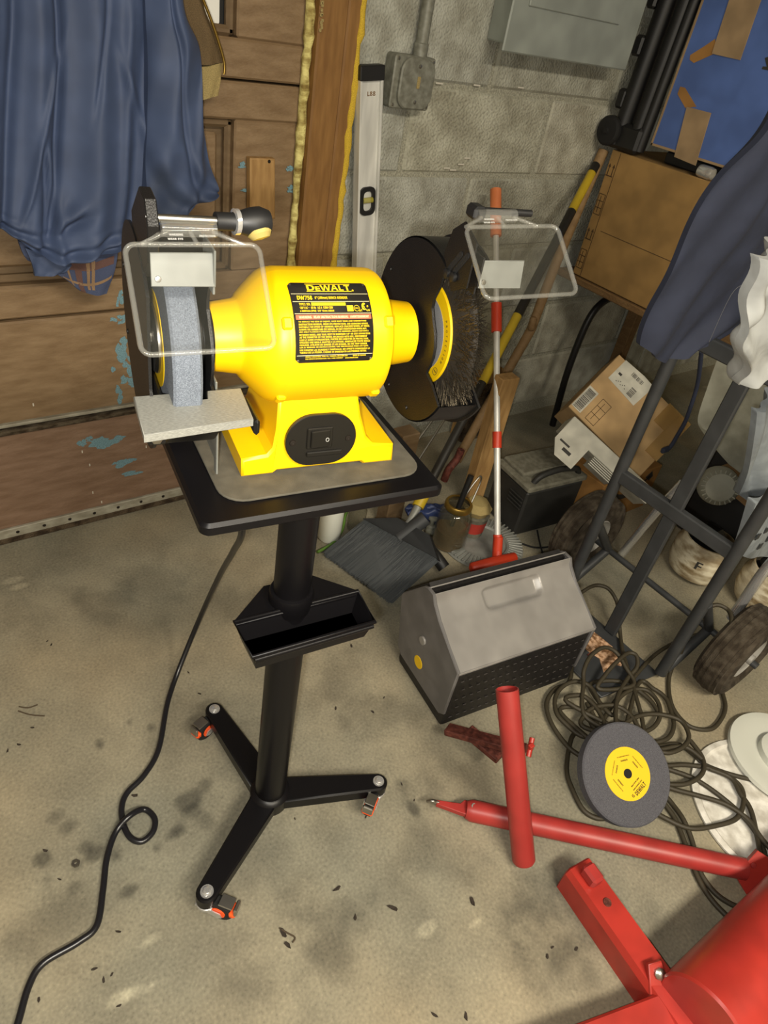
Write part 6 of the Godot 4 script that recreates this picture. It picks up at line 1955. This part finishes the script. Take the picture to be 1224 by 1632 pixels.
func build_red_parts() -> void:
	var b: MB
	# upright tube on its rusty hinge
	var p0 := Vector3(0.731, 0.0, -0.228)
	var p1 := Vector3(0.782, 0.255, -0.428)
	var t := thing("red_tube", "open red steel tube tilted up on a rusty bracket", "steel tube", p0)
	var d := (p1 - p0).normalized()
	b = inv(t)
	b.x = b.x * ydir(p0 + Vector3(0, 0.012, 0), d)
	var L := (p1 - p0).length()
	b.lathe([Vector2(0, 0.0), Vector2(0.018, 0.0), Vector2(0.0215, 0.006), Vector2(0.0215, L), Vector2(0.0195, L + 0.0005), Vector2(0.0195, 0.02), Vector2(0, 0.02)], 32)
	part(b, "tube", M.red_worn, t)
	b = inv(t)
	b.rod(Vector3(0.8679, 0.11, -0.3813), Vector3(0.8443, 0.09, -0.3606), 0.0055)
	b.box(Vector3(0.855, 0.1, -0.3699), Vector3(0.012, 0.022, 0.01), 0.002)
	part(b, "locking_pin", M.red_paint, t)
	b = inv(t)
	for q in [[Vector3(0.7668, 0.045, -0.5119), Vector3(0.8354, 0.11, -0.3671)], [Vector3(0.7944, 0.06, -0.4813), Vector3(0.8125, 0.06, -0.3972)]]:
		b.x = t.transform.affine_inverse() * ydir(q[0], q[1] - q[0])
		b.box(Vector3(0, (q[1] - q[0]).length() / 2, 0), Vector3(0.03, (q[1] - q[0]).length(), 0.014), 0.002)
	part(b, "rusty_bracket", M.rust_red, t, "rusty dark red bracket")
	# long red bar with a pointed end lying on the floor
	var e0: Vector3 = Vector3(0.6964, 0.024, -0.3617)
	var e1: Vector3 = Vector3(1.098, 0.024, 0.0138)
	t = thing("red_bar", "long red steel bar with a flattened pointed end on the floor", "steel bar", e0 * Vector3(1, 0, 1))
	b = inv(t)
	b.tube([e0, e0.lerp(e1, 0.02), e1], [0.016, 0.0205, 0.0205], 20)
	part(b, "bar", M.red_worn, t)
	var dir := (e1 - e0).normalized()
	b = inv(t)
	b.x = b.x * ydir(e0, -dir)
	b.prism([Vector2(-0.016, -0.03), Vector2(0.016, -0.03), Vector2(0.016, 0.004), Vector2(0.007, 0.012), Vector2(0.004, 0.058), Vector2(-0.004, 0.058), Vector2(-0.012, 0.008)], -0.006, 0.006, 0.001)
	var tip := part(b, "flattened_tip", M.red_worn, t)
	b = inv(t)
	b.tube(spline([e0 - dir * 0.04, e0 - dir * 0.058 + Vector3(0, 0.004, 0), e0 - dir * 0.07 + Vector3(0, 0.008, 0.003), e0 - dir * 0.076], 4), 0.0035, 8)
	part(b, "wire_ring", M.steel, tip)
	b = inv(t)
	b.x = b.x * ydir(e0 + dir * 0.012 + Vector3(0, 0.014, 0), Vector3(0, 1, 0.3))
	b.lathe([Vector2(0.006, 0), Vector2(0.006, 0.005), Vector2(0, 0.006)], 8)
	part(b, "bolt", M.plate_steel, tip)
	b = inv(t)
	b.x = b.x * Transform3D(Basis(Vector3(0.7435, 0.2209, 0.6312), Vector3(0.3356, 0.6932, -0.6378), Vector3(-0.5785, 0.686, 0.4413)), Vector3(1.101, 0.019, 0.0337))
	b.prism([Vector2(-0.034, 0.006), Vector2(0.001, -0.058), Vector2(0.034, -0.074), Vector2(0.046, 0.03), Vector2(0.0096, 0.053)], -0.006, 0.006, 0.001)
	var pl := part(b, "end_plate", M.red_paint, t)
	for q in [Vector2(0.0, 0.026), Vector2(-0.018, 0.004)]:
		b = inv(t)
		b.x = b.x * Transform3D(Basis(Vector3(0.7435, 0.2209, 0.6312), Vector3(0.3356, 0.6932, -0.6378), Vector3(-0.5785, 0.686, 0.4413)), Vector3(1.101, 0.019, 0.0337)) * ydir(Vector3(q.x, q.y, 0.006), Vector3.BACK)
		b.lathe([Vector2(0.006, 0.0), Vector2(0.005, 0.002), Vector2(0, 0.003)], 10)
		part(b, "plate_bolt", M.red_worn, pl)
	# engine stand in the near right corner
	t = thing("engine_stand", "heavy red steel engine stand in the near right corner", "engine stand", Vector3(0.84, 0, 0.08))
	var a0: Vector3 = Vector3(0.8092, 0.032, -0.1638)
	var a1: Vector3 = Vector3(0.7831, 0.032, 0.0663)
	var ld := (a1 - a0)
	ld.y = 0
	var ln := ld.length() + 0.06
	ld = ld.normalized()
	var sd := ld.cross(Vector3.UP)
	var lf := t.transform.affine_inverse() * Transform3D(Basis(sd, Vector3.UP, sd.cross(Vector3.UP)), Vector3(a0.x, 0, a0.z) + sd * 0.018)
	b = MB.new(lf)
	var zs: float = 1.0 if (sd.cross(Vector3.UP)).dot(ld) > 0 else -1.0
	var prof := [Vector2(-0.03, 0.0), Vector2(0.03, 0.0), Vector2(0.03, 0.05), Vector2(0.024, 0.062), Vector2(-0.024, 0.062), Vector2(-0.03, 0.05)]
	b.prism(prof, minf(0.0, zs * ln), maxf(0.0, zs * ln), 0.003)
	var leg := part(b, "leg", M.red_paint, t)
	b = MB.new(lf)
	b.box(Vector3(0.0, 0.074, zs * 0.03), Vector3(0.026, 0.026, 0.034), 0.005)
	part(b, "leg_stop", M.red_worn, leg)
	b = MB.new(lf)
	b.lathe([Vector2(0.008, 0), Vector2(0.007, 0.002), Vector2(0, 0.0025)], 12, Transform3D(Basis(), Vector3(0, 0.062, zs * 0.075)))
	part(b, "worn_hole", M.rust_red, leg)
	# main post, leaning up to the right out of the picture
	var b0: Vector3 = Vector3(0.7592, 0.08, 0.1091)
	var b1: Vector3 = Vector3(0.9714, 0.08, 0.1149)
	b = inv(t)
	b.x = b.x * ydir(b0, b1 - b0)
	b.lathe([Vector2(0, 0.0), Vector2(0.071, 0.0), Vector2(0.0745, 0.004), Vector2(0.0745, 0.6), Vector2(0, 0.6)], 56)
	part(b, "post", M.red_paint, t)
	# upright gusset at the end of the post, with its bolt, and the second leg going off below
	var gf := Transform3D(Basis(Vector3(0.8854, 0.0516, 0.4619), Vector3(0.3388, 0.6085, -0.7176), Vector3(-0.3181, 0.7919, 0.5213)), Vector3(0.751, 0.0463, 0.0508))
	b = inv(t)
	b.x = b.x * gf
	b.prism([Vector2(-0.013, 0.05), Vector2(0.010, 0.053), Vector2(0.017, 0.03), Vector2(0.024, -0.06), Vector2(-0.022, -0.06), Vector2(-0.018, -0.01)], -0.005, 0.005, 0.0015)
	var gp := part(b, "gusset_plate", M.red_paint, t)
	b = inv(t)
	b.x = b.x * gf * ydir(Vector3(0.003, 0.036, 0.005), Vector3.BACK)
	b.lathe([Vector2(0.0095, 0), Vector2(0.0095, 0.004), Vector2(0.006, 0.007), Vector2(0, 0.008)], 8)
	part(b, "bolt", M.steel, gp)
	b = inv(t)
	b.x = b.x * ydir(Vector3(0.7239, 0.034, 0.0643), Vector3(0.5678, 0.034, 0.0149) - Vector3(0.7239, 0.034, 0.0643))
	b.box(Vector3(0, 0.1, 0), Vector3(0.055, 0.24, 0.05), 0.004)
	part(b, "leg", M.red_paint, t)
	var bad := func(r: float, w: float, h0: float, h1: float, mm: Material) -> MeshInstance3D:
		var q := inv(t)
		q.x = q.x * ydir(b0, b1 - b0)
		q.smooth()
		var n := 8
		for k in n:
			var u0 := 2.05 - w + 2 * w * k / n
			var u1 := 2.05 - w + 2 * w * (k + 1) / n
			var P := func(u: float, y: float) -> Vector3: return Vector3(cos(u) * r, y, sin(u) * r)
			q.quad(P.call(u1, h0), P.call(u0, h0), P.call(u0, h1), P.call(u1, h1))
		return part(q, "badge", mm, t)
	bad.call(0.0749, 0.34, 0.185, 0.265, M.white_paint)
	bad.call(0.0753, 0.30, 0.191, 0.259, M.ink)
	# spare grinding wheel lying on the cords
	var wf := Transform3D(Basis(Vector3(0.9214, -0.0136, 0.3883), Vector3(0.3378, 0.5217, -0.7834), Vector3(-0.1919, 0.853, 0.4853)), Vector3(1.02, 0.0664, -0.2335))
	t = thing("spare_grinding_wheel", "spare grey grinding wheel with a yellow paper label lying on the cords", "grinding wheel", wf.origin)
	t.basis = wf.basis * Basis(Vector3.RIGHT, PI / 2)
	b = MB.new()
	b.lathe([Vector2(0.009, -0.026), Vector2(0.0985, -0.026), Vector2(0.1016, -0.023), Vector2(0.1016, -0.003), Vector2(0.0985, 0.0), Vector2(0.009, 0.0), Vector2(0.009, -0.026)], 64)
	part(b, "stone", M.stone_dark, t)
	b = MB.new()
	b.lathe([Vector2(0.009, 0.0), Vector2(0.009, 0.0008), Vector2(0.052, 0.0008), Vector2(0.0522, 0.0)], 56)
	var lab := part(b, "paper_label", M.label_yellow, t, "yellow paper label")
	b = MB.new()
	b.lathe([Vector2(0.0086, -0.02), Vector2(0.0086, 0.0009), Vector2(0.0095, 0.0011), Vector2(0, 0.0011)], 24)
	part(b, "bore", M.rubber, t)
	b = MB.new()
	var flat_up := func(an: float) -> Callable: return func(p: Vector3) -> Vector3:
		var q := Vector2(p.x, p.y).rotated(an)
		return Vector3(q.x, 0.001 + p.z, -q.y)
	b.words("DEWALT", Vector2(0.0, -0.038), 0.032, 0.0085, flat_up.call(0.62), true, "Droid Sans", 0.0003)
	b.words("www.dewalt.com", Vector2(0.0, -0.029), 0.03, 0.003, flat_up.call(0.62), true, "Droid Sans", 0.0003)
	b.words("MAX RPM 3600", Vector2(0.0, -0.022), 0.026, 0.0026, flat_up.call(0.62), true, "Droid Sans", 0.0003)
	for k in 4:
		b.words("DANGER", Vector2(0.0, 0.026), 0.016, 0.0032, flat_up.call(0.62 + 1.9 * (k - 1.5) * 0.55), true, "Droid Sans", 0.0003)
		b.words("USE GUARDS WEAR GOGGLES", Vector2(0.0, 0.034), 0.03, 0.002, flat_up.call(0.62 + 1.9 * (k - 1.5) * 0.55), false, "Droid Sans", 0.0003)
	b.words("G", Vector2(-0.023, -0.036), 0.005, 0.006, flat_up.call(0.62), true, "Droid Sans", 0.0003)
	part(b, "label_print", M.plate_black, lab)

func build_cords() -> void:
	var b: MB
	# the grinder's own cord
	var o := Vector3(0.1, 0, -0.5)
	b = MB.new(Transform3D(Basis(), -o))
	b.tube(spline([Vector3(0.335, 0.735, -0.665), Vector3(0.3632, 0.6, -0.6894), Vector3(0.3945, 0.47, -0.778), Vector3(0.4195, 0.32, -0.8783), Vector3(0.4118, 0.13, -0.9549), Vector3(0.3545, 0.03, -0.9287), Vector3(0.3049, 0.007, -0.872), Vector3(0.2506, 0.0062, -0.7799), Vector3(0.2072, 0.0062, -0.7398), Vector3(0.1688, 0.0062, -0.7212), Vector3(0.1509, 0.0062, -0.6993), Vector3(0.1431, 0.0062, -0.6699), Vector3(0.1442, 0.0075, -0.6381), Vector3(0.159, 0.0062, -0.621), Vector3(0.1818, 0.0062, -0.6283), Vector3(0.1924, 0.0062, -0.6501), Vector3(0.183, 0.0075, -0.674), Vector3(0.1561, 0.0175, -0.67), Vector3(0.126, 0.0075, -0.6581), Vector3(0.0989, 0.0062, -0.6218), Vector3(0.0775, 0.0062, -0.5751), Vector3(0.0526, 0.0062, -0.5279), Vector3(0.0212, 0.0062, -0.5189), Vector3(-0.0294, 0.0062, -0.5173), Vector3(-0.0543, 0.0062, -0.4981), Vector3(-0.0791, 0.0062, -0.4581), Vector3(-0.1066, 0.0062, -0.418)], 7), 0.0054, 12)
	single("power_cord", b, M.cord_black, "glossy black power cord of the grinder looping once across the floor", "cord", o)
	# dark extension cord heaped beside the spare wheel
	o = Vector3(1.2, 0, -0.3)
	b = MB.new(Transform3D(Basis(), -o))
	var runs := [
		[Vector3(1.35, 0.008, -0.6731), Vector3(1.367, 0.02, -0.6702), Vector3(1.392, 0.06, -0.6565), Vector3(1.403, 0.08, -0.6391), Vector3(1.418, 0.08, -0.616), Vector3(1.426, 0.06, -0.587), Vector3(1.403, 0.05, -0.5554), Vector3(1.384, 0.02, -0.5216), Vector3(1.332, 0.02, -0.4702), Vector3(1.284, 0.02, -0.4087), Vector3(1.242, 0.02, -0.3566), Vector3(1.209, 0.02, -0.317), Vector3(1.164, 0.02, -0.2761)],
		[Vector3(1.204, 0.01, -0.5267), Vector3(1.14, 0.012, -0.4807), Vector3(1.091, 0.012, -0.4818), Vector3(1.049, 0.012, -0.4686), Vector3(1.024, 0.012, -0.445), Vector3(1.006, 0.012, -0.4061), Vector3(0.9985, 0.012, -0.3575), Vector3(1.007, 0.012, -0.3245), Vector3(1.026, 0.012, -0.2812)],
		[Vector3(1.141, 0.022, -0.3818), Vector3(1.166, 0.022, -0.4371), Vector3(1.148, 0.022, -0.4676), Vector3(1.105, 0.022, -0.474), Vector3(1.063, 0.022, -0.4602), Vector3(1.034, 0.022, -0.4292), Vector3(1.031, 0.022, -0.3952), Vector3(1.038, 0.022, -0.3599), Vector3(1.066, 0.022, -0.3372), Vector3(1.113, 0.022, -0.3215)],
		[Vector3(1.081, 0.03, -0.3894), Vector3(1.143, 0.04, -0.4499), Vector3(1.166, 0.05, -0.4724), Vector3(1.206, 0.06, -0.4893), Vector3(1.257, 0.06, -0.4915), Vector3(1.285, 0.05, -0.471), Vector3(1.279, 0.04, -0.4301), Vector3(1.26, 0.03, -0.3873)],
		[Vector3(1.172, 0.03, -0.4226), Vector3(1.216, 0.04, -0.4402), Vector3(1.267, 0.05, -0.449), Vector3(1.312, 0.05, -0.4524), Vector3(1.325, 0.05, -0.4366), Vector3(1.306, 0.04, -0.4158), Vector3(1.268, 0.03, -0.4086), Vector3(1.201, 0.03, -0.3865), Vector3(1.156, 0.03, -0.3577), Vector3(1.122, 0.03, -0.327), Vector3(1.099, 0.03, -0.2961)],
		[Vector3(1.604, 0.05, -0.3855), Vector3(1.565, 0.03, -0.4085), Vector3(1.546, 0.01, -0.4234), Vector3(1.482, 0.01, -0.4296), Vector3(1.413, 0.01, -0.4279), Vector3(1.341, 0.01, -0.4159), Vector3(1.268, 0.01, -0.4008), Vector3(1.181, 0.01, -0.38), Vector3(1.125, 0.01, -0.3622)],
		[Vector3(1.294, 0.012, -0.3891), Vector3(1.318, 0.012, -0.3591), Vector3(1.322, 0.012, -0.3278), Vector3(1.304, 0.012, -0.3006), Vector3(1.273, 0.012, -0.2683), Vector3(1.232, 0.012, -0.2533), Vector3(1.192, 0.012, -0.261), Vector3(1.162, 0.012, -0.2832), Vector3(1.156, 0.012, -0.3145), Vector3(1.157, 0.012, -0.3426)],
		[Vector3(1.132, 0.024, -0.3282), Vector3(1.177, 0.024, -0.3275), Vector3(1.22, 0.024, -0.3196), Vector3(1.26, 0.024, -0.2971), Vector3(1.286, 0.024, -0.2635), Vector3(1.268, 0.024, -0.2292), Vector3(1.23, 0.024, -0.218), Vector3(1.185, 0.024, -0.2255), Vector3(1.161, 0.024, -0.2496), Vector3(1.148, 0.024, -0.2784)],
		[Vector3(1.06, 0.026, -0.367), Vector3(1.087, 0.026, -0.3911), Vector3(1.125, 0.026, -0.3932), Vector3(1.171, 0.026, -0.374), Vector3(1.186, 0.026, -0.3444), Vector3(1.177, 0.026, -0.3105), Vector3(1.155, 0.026, -0.2806)],
		[Vector3(1.073, 0.03, -0.4325), Vector3(1.117, 0.03, -0.4322), Vector3(1.125, 0.03, -0.4001), Vector3(1.113, 0.03, -0.362), Vector3(1.086, 0.03, -0.3305), Vector3(1.048, 0.03, -0.3164)],
		[Vector3(1.047, 0.018, -0.4274), Vector3(1.088, 0.018, -0.4207), Vector3(1.097, 0.018, -0.3902), Vector3(1.084, 0.018, -0.3504), Vector3(1.106, 0.018, -0.3139), Vector3(1.154, 0.018, -0.2979), Vector3(1.212, 0.018, -0.2879), Vector3(1.259, 0.018, -0.3006), Vector3(1.288, 0.018, -0.3288), Vector3(1.291, 0.018, -0.3645), Vector3(1.254, 0.018, -0.3844), Vector3(1.202, 0.018, -0.3818), Vector3(1.152, 0.018, -0.36)],
		[Vector3(1.172, 0.014, -0.4428), Vector3(1.223, 0.014, -0.4361), Vector3(1.267, 0.014, -0.402), Vector3(1.278, 0.014, -0.3437), Vector3(1.263, 0.014, -0.3016)],
		[Vector3(1.407, 0.08, -0.3758), Vector3(1.393, 0.16, -0.383), Vector3(1.423, 0.2, -0.3876), Vector3(1.456, 0.22, -0.3813), Vector3(1.471, 0.22, -0.3557), Vector3(1.444, 0.22, -0.3291), Vector3(1.425, 0.2, -0.3201)],
		[Vector3(1.451, 0.1, -0.4023), Vector3(1.437, 0.04, -0.3871), Vector3(1.391, 0.007, -0.3632), Vector3(1.334, 0.007, -0.3192), Vector3(1.311, 0.007, -0.281), Vector3(1.313, 0.007, -0.2421), Vector3(1.352, 0.007, -0.215), Vector3(1.405, 0.007, -0.2191), Vector3(1.448, 0.007, -0.2357), Vector3(1.479, 0.007, -0.2635)],
		[Vector3(1.153, 0.008, -0.3101), Vector3(1.182, 0.008, -0.2587), Vector3(1.238, 0.008, -0.2326), Vector3(1.25, 0.008, -0.1948), Vector3(1.248, 0.008, -0.1706), Vector3(1.282, 0.008, -0.121), Vector3(1.342, 0.008, -0.0622), Vector3(1.41, 0.008, 0.0011)],
		[Vector3(1.139, 0.014, -0.2321), Vector3(1.16, 0.014, -0.2115), Vector3(1.207, 0.014, -0.1861), Vector3(1.254, 0.014, -0.1452), Vector3(1.271, 0.014, -0.0997), Vector3(1.25, 0.014, -0.0718), Vector3(1.195, 0.014, -0.0543), Vector3(1.135, 0.014, -0.0696), Vector3(1.081, 0.014, -0.0958), Vector3(1.052, 0.014, -0.1389), Vector3(1.033, 0.014, -0.1858)],
		[Vector3(1.137, 0.01, -0.2452), Vector3(1.158, 0.01, -0.2083), Vector3(1.194, 0.01, -0.1587), Vector3(1.21, 0.01, -0.1041), Vector3(1.213, 0.01, -0.0525), Vector3(1.2, 0.01, -0.0058), Vector3(1.166, 0.01, 0.0334), Vector3(1.132, 0.01, 0.075)],
		[Vector3(1.095, 0.02, -0.2023), Vector3(1.122, 0.02, -0.165), Vector3(1.157, 0.02, -0.1284), Vector3(1.194, 0.02, -0.0841), Vector3(1.206, 0.02, -0.0392), Vector3(1.192, 0.02, 0.0037), Vector3(1.188, 0.02, 0.0455)],
		[Vector3(1.263, 0.02, -0.2203), Vector3(1.251, 0.02, -0.1818), Vector3(1.227, 0.02, -0.16), Vector3(1.193, 0.02, -0.1538), Vector3(1.152, 0.02, -0.1611), Vector3(1.114, 0.02, -0.1831)],
		[Vector3(1.244, 0.014, -0.1546), Vector3(1.269, 0.014, -0.1143), Vector3(1.253, 0.014, -0.0814), Vector3(1.239, 0.014, -0.049), Vector3(1.198, 0.014, -0.0109), Vector3(1.147, 0.014, 0.031)],
		[Vector3(1.105, 0.006, -0.1779), Vector3(1.101, 0.006, -0.1478), Vector3(1.087, 0.012, -0.1145), Vector3(1.067, 0.008, -0.0776), Vector3(1.033, 0.006, -0.0392), Vector3(1.02, 0.006, -0.0091), Vector3(1.021, 0.006, 0.0207), Vector3(1.038, 0.006, 0.0508), Vector3(1.071, 0.006, 0.0778), Vector3(1.118, 0.006, 0.1106)],
		[Vector3(1.089, 0.006, -0.1743), Vector3(1.085, 0.006, -0.1524), Vector3(1.077, 0.006, -0.1244), Vector3(1.054, 0.006, -0.087), Vector3(1.032, 0.006, -0.057), Vector3(1.011, 0.006, -0.0214), Vector3(1.001, 0.006, 0.0126), Vector3(1.001, 0.006, 0.0467), Vector3(1.004, 0.006, 0.0838), Vector3(1.016, 0.006, 0.1273)],
		[Vector3(1.041, 0.006, -0.3742), Vector3(1.023, 0.006, -0.3678), Vector3(0.9782, 0.006, -0.3384), Vector3(0.9495, 0.006, -0.3125), Vector3(0.9337, 0.006, -0.2839), Vector3(0.9194, 0.006, -0.2434), Vector3(0.928, 0.006, -0.217), Vector3(0.9514, 0.006, -0.2031), Vector3(1.004, 0.006, -0.1923)],
		[Vector3(1.123, 0.02, -0.4134), Vector3(1.102, 0.02, -0.3668), Vector3(1.069, 0.02, -0.3117), Vector3(1.095, 0.02, -0.2704), Vector3(1.174, 0.02, -0.2433), Vector3(1.235, 0.02, -0.2179), Vector3(1.246, 0.02, -0.1755)]]
	# the short loops of the heap follow one another as a single strand
	var strands: Array = []
	var heap: Array = []
	for k in runs.size():
		if k in [2, 3, 4, 6, 7, 8, 9, 10, 11]:
			heap.append_array(runs[k])
		else:
			strands.append(runs[k])
	strands.append(heap)
	for r in strands:
		b.tube(spline(r, 6), 0.0052, 8)
	single("extension_cord", b, M.cord_olive, "dark olive extension cord heaped in loose loops around the spare wheel", "cord", o)
	# thin black wire by the battery case
	o = Vector3(1.442, 0, -0.8673)
	b = MB.new(Transform3D(Basis(), -o))
	b.tube(spline([Vector3(1.374, 0.003, -0.964), Vector3(1.413, 0.003, -0.9208), Vector3(1.437, 0.003, -0.8907), Vector3(1.474, 0.003, -0.8733), Vector3(1.545, 0.003, -0.8596)], 5), 0.0028, 6)
	b.tube(spline([Vector3(1.509, 0.0035, -0.9442), Vector3(1.471, 0.0035, -0.8966), Vector3(1.438, 0.0035, -0.8494), Vector3(1.417, 0.0035, -0.814)], 5), 0.0028, 6)
	single("thin_wire", b, M.rubber, "thin black wire on the floor below the battery case", "wire", o)

func build_floor_bits() -> void:
	var b: MB
	# white plastic lids
	var t := thing("bucket_lid", "large dirty white bucket lid half under the cords", "lid", Vector3(1.291, 0, -0.014))
	b = MB.new()
	b.lathe([Vector2(0, 0.001), Vector2(0.172, 0.001), Vector2(0.178, 0.003), Vector2(0.178, 0.007), Vector2(0.166, 0.009), Vector2(0.16, 0.004), Vector2(0, 0.0035)], 64)
	part(b, "lid", M.lid_white, t)
	t = thing("bucket_lid", "smaller shiny white lid stacked on the large lid at the right edge", "lid", Vector3(1.43, 0.0095, -0.075))
	b = MB.new()
	b.lathe([Vector2(0, 0.0), Vector2(0.12, 0.0), Vector2(0.124, 0.002), Vector2(0.122, 0.01), Vector2(0.1, 0.013), Vector2(0.08, 0.009), Vector2(0, 0.009)], 64)
	part(b, "lid", M.bottle_white, t)
	b = MB.new()
	b.lathe([Vector2(0.06, 0.009), Vector2(0.058, 0.024), Vector2(0.05, 0.026), Vector2(0, 0.024)], 40)
	part(b, "raised_centre", M.bottle_white, t)
	# small dark scraps of dried leaf and plastic on the concrete
	var spots := [Vector3(0.2991, 0, -0.3625), Vector3(0.2961, 0, -0.3446), Vector3(0.4109, 0, -0.3761), Vector3(0.4782, 0, -0.2983), Vector3(0.4139, 0, -0.3205), Vector3(0.6059, 0, -0.2316), Vector3(0.678, 0, -0.1001), Vector3(0.6602, 0, -0.0954), Vector3(0.7132, 0, -0.0756), Vector3(0.1791, 0, -0.7121), Vector3(0.1479, 0, -1.137), Vector3(0.1427, 0, -1.151), Vector3(0.0306, 0, -0.9183), Vector3(0.01, 0, -0.9145), Vector3(0.0615, 0, -0.944), Vector3(0.0179, 0, -0.6902), Vector3(0.0246, 0, -0.6304), Vector3(0.0776, 0, -0.5043), Vector3(0.0305, 0, -0.4718), Vector3(0.0502, 0, -0.4514), Vector3(0.0443, 0, -0.5219), Vector3(0.0377, 0, -0.4504), Vector3(-0.0472, 0, -0.4751), Vector3(0.046, 0, -0.4058), Vector3(0.3727, 0, -0.8664), Vector3(0.3743, 0, -0.93), Vector3(0.6302, 0, -0.4768), Vector3(0.5294, 0, -0.4576), Vector3(0.6313, 0, -0.4361), Vector3(0.6764, 0, -0.6465), Vector3(0.7208, 0, -0.6656), Vector3(0.7125, 0, -0.3524), Vector3(0.7836, 0, -0.0453), Vector3(0.4417, 0, -0.1364), Vector3(0.4831, 0, -0.1077), Vector3(0.6998, 0, -0.357), Vector3(0.7374, 0, -0.8251), Vector3(0.4114, 0, -0.5231), Vector3(0.6093, 0, -0.6927)]
	var told := {0: "upper dark leaf scrap of the pair below the front caster", 1: "lower dark leaf scrap of the pair below the front caster", 2: "dark leaf scrap lying alone right of the front caster", 3: "dark leaf scrap midway between the front caster and the red engine stand", 4: "small dark leaf scrap lower right of the front caster", 5: "long dark leaf scrap left of the red engine stand leg, below the upright red tube", 6: "leftmost dark leaf scrap of three near the bottom left of the engine stand", 7: "lowest dark leaf scrap of three near the bottom left of the engine stand", 8: "rightmost dark leaf scrap of three near the bottom left of the engine stand", 13: "small dark leaf scrap touching the left edge below the brown twigs", 24: "dark leaf scrap on the floor left of the rear left caster", 26: "dark leaf scrap between the stand's right caster and the rusty bracket", 32: "dark leaf scrap by the inner side of the red engine stand leg", 35: "dark leaf scrap beside the pointed tip of the long red bar"}
	for k in spots.size():
		b = MB.new()
		var n := 7
		var poly: Array = []
		var ln := rng.randf_range(0.0035, 0.008) * (1.5 if k < 8 else 1.0)
		for i in n:
			var a := TAU * i / n
			poly.append(Vector2(cos(a) * ln, sin(a) * ln * 0.42) * rng.randf_range(0.55, 1.1))
		var curl := rng.randf_range(20.0, 60.0)
		b.x = Transform3D(Basis(Vector3.UP, rng.randf() * TAU) * Basis(Vector3.RIGHT, -PI / 2), Vector3(0, 0.0004, 0))
		b.prism(poly, 0.0, 0.0008, 0.0, func(p: Vector3) -> Vector3: return Vector3(p.x, p.y, p.z + curl * p.x * p.x))
		single("leaf_scrap", b, M.leaf, told[k] if told.has(k) else "tiny dark curled scrap of dried leaf scattered on the bare concrete", "leaf scrap", spots[k], "" if told.has(k) else "dark leaf scraps on the floor")
	for q in [[[Vector3(0.0513, 0.0015, -1.005), Vector3(0.0659, 0.0015, -0.9937), Vector3(0.0833, 0.0015, -0.9928)], "straight short brown twig on the concrete at the left edge"], [[Vector3(0.0478, 0.0015, -0.9952), Vector3(0.065, 0.0015, -0.9756), Vector3(0.0876, 0.0015, -0.9597)], "curved short brown twig on the concrete at the left edge"], [[Vector3(0.2967, 0.0015, -0.3734), Vector3(0.3044, 0.0015, -0.3597), Vector3(0.3116, 0.0015, -0.3474), Vector3(0.3045, 0.0015, -0.3431)], "thin dark twig on the concrete below the front caster"]]:
		var o: Vector3 = q[0][1] * Vector3(1, 0, 1)
		b = MB.new(Transform3D(Basis(), -o))
		b.tube(spline(q[0], 4), 0.0014, 6)
		single("twig", b, M.twig, q[1], "twig", o)
	b = MB.new()
	b.lathe([Vector2(0.003, 0.0), Vector2(0.007, 0.0), Vector2(0.007, 0.004), Vector2(0.003, 0.004), Vector2(0.003, 0.0)], 6)
	single("hex_nut", b, M.steel, "small steel hex nut on the concrete left of the grinder's cord", "nut", Vector3(0.0541, 0, -0.6425))
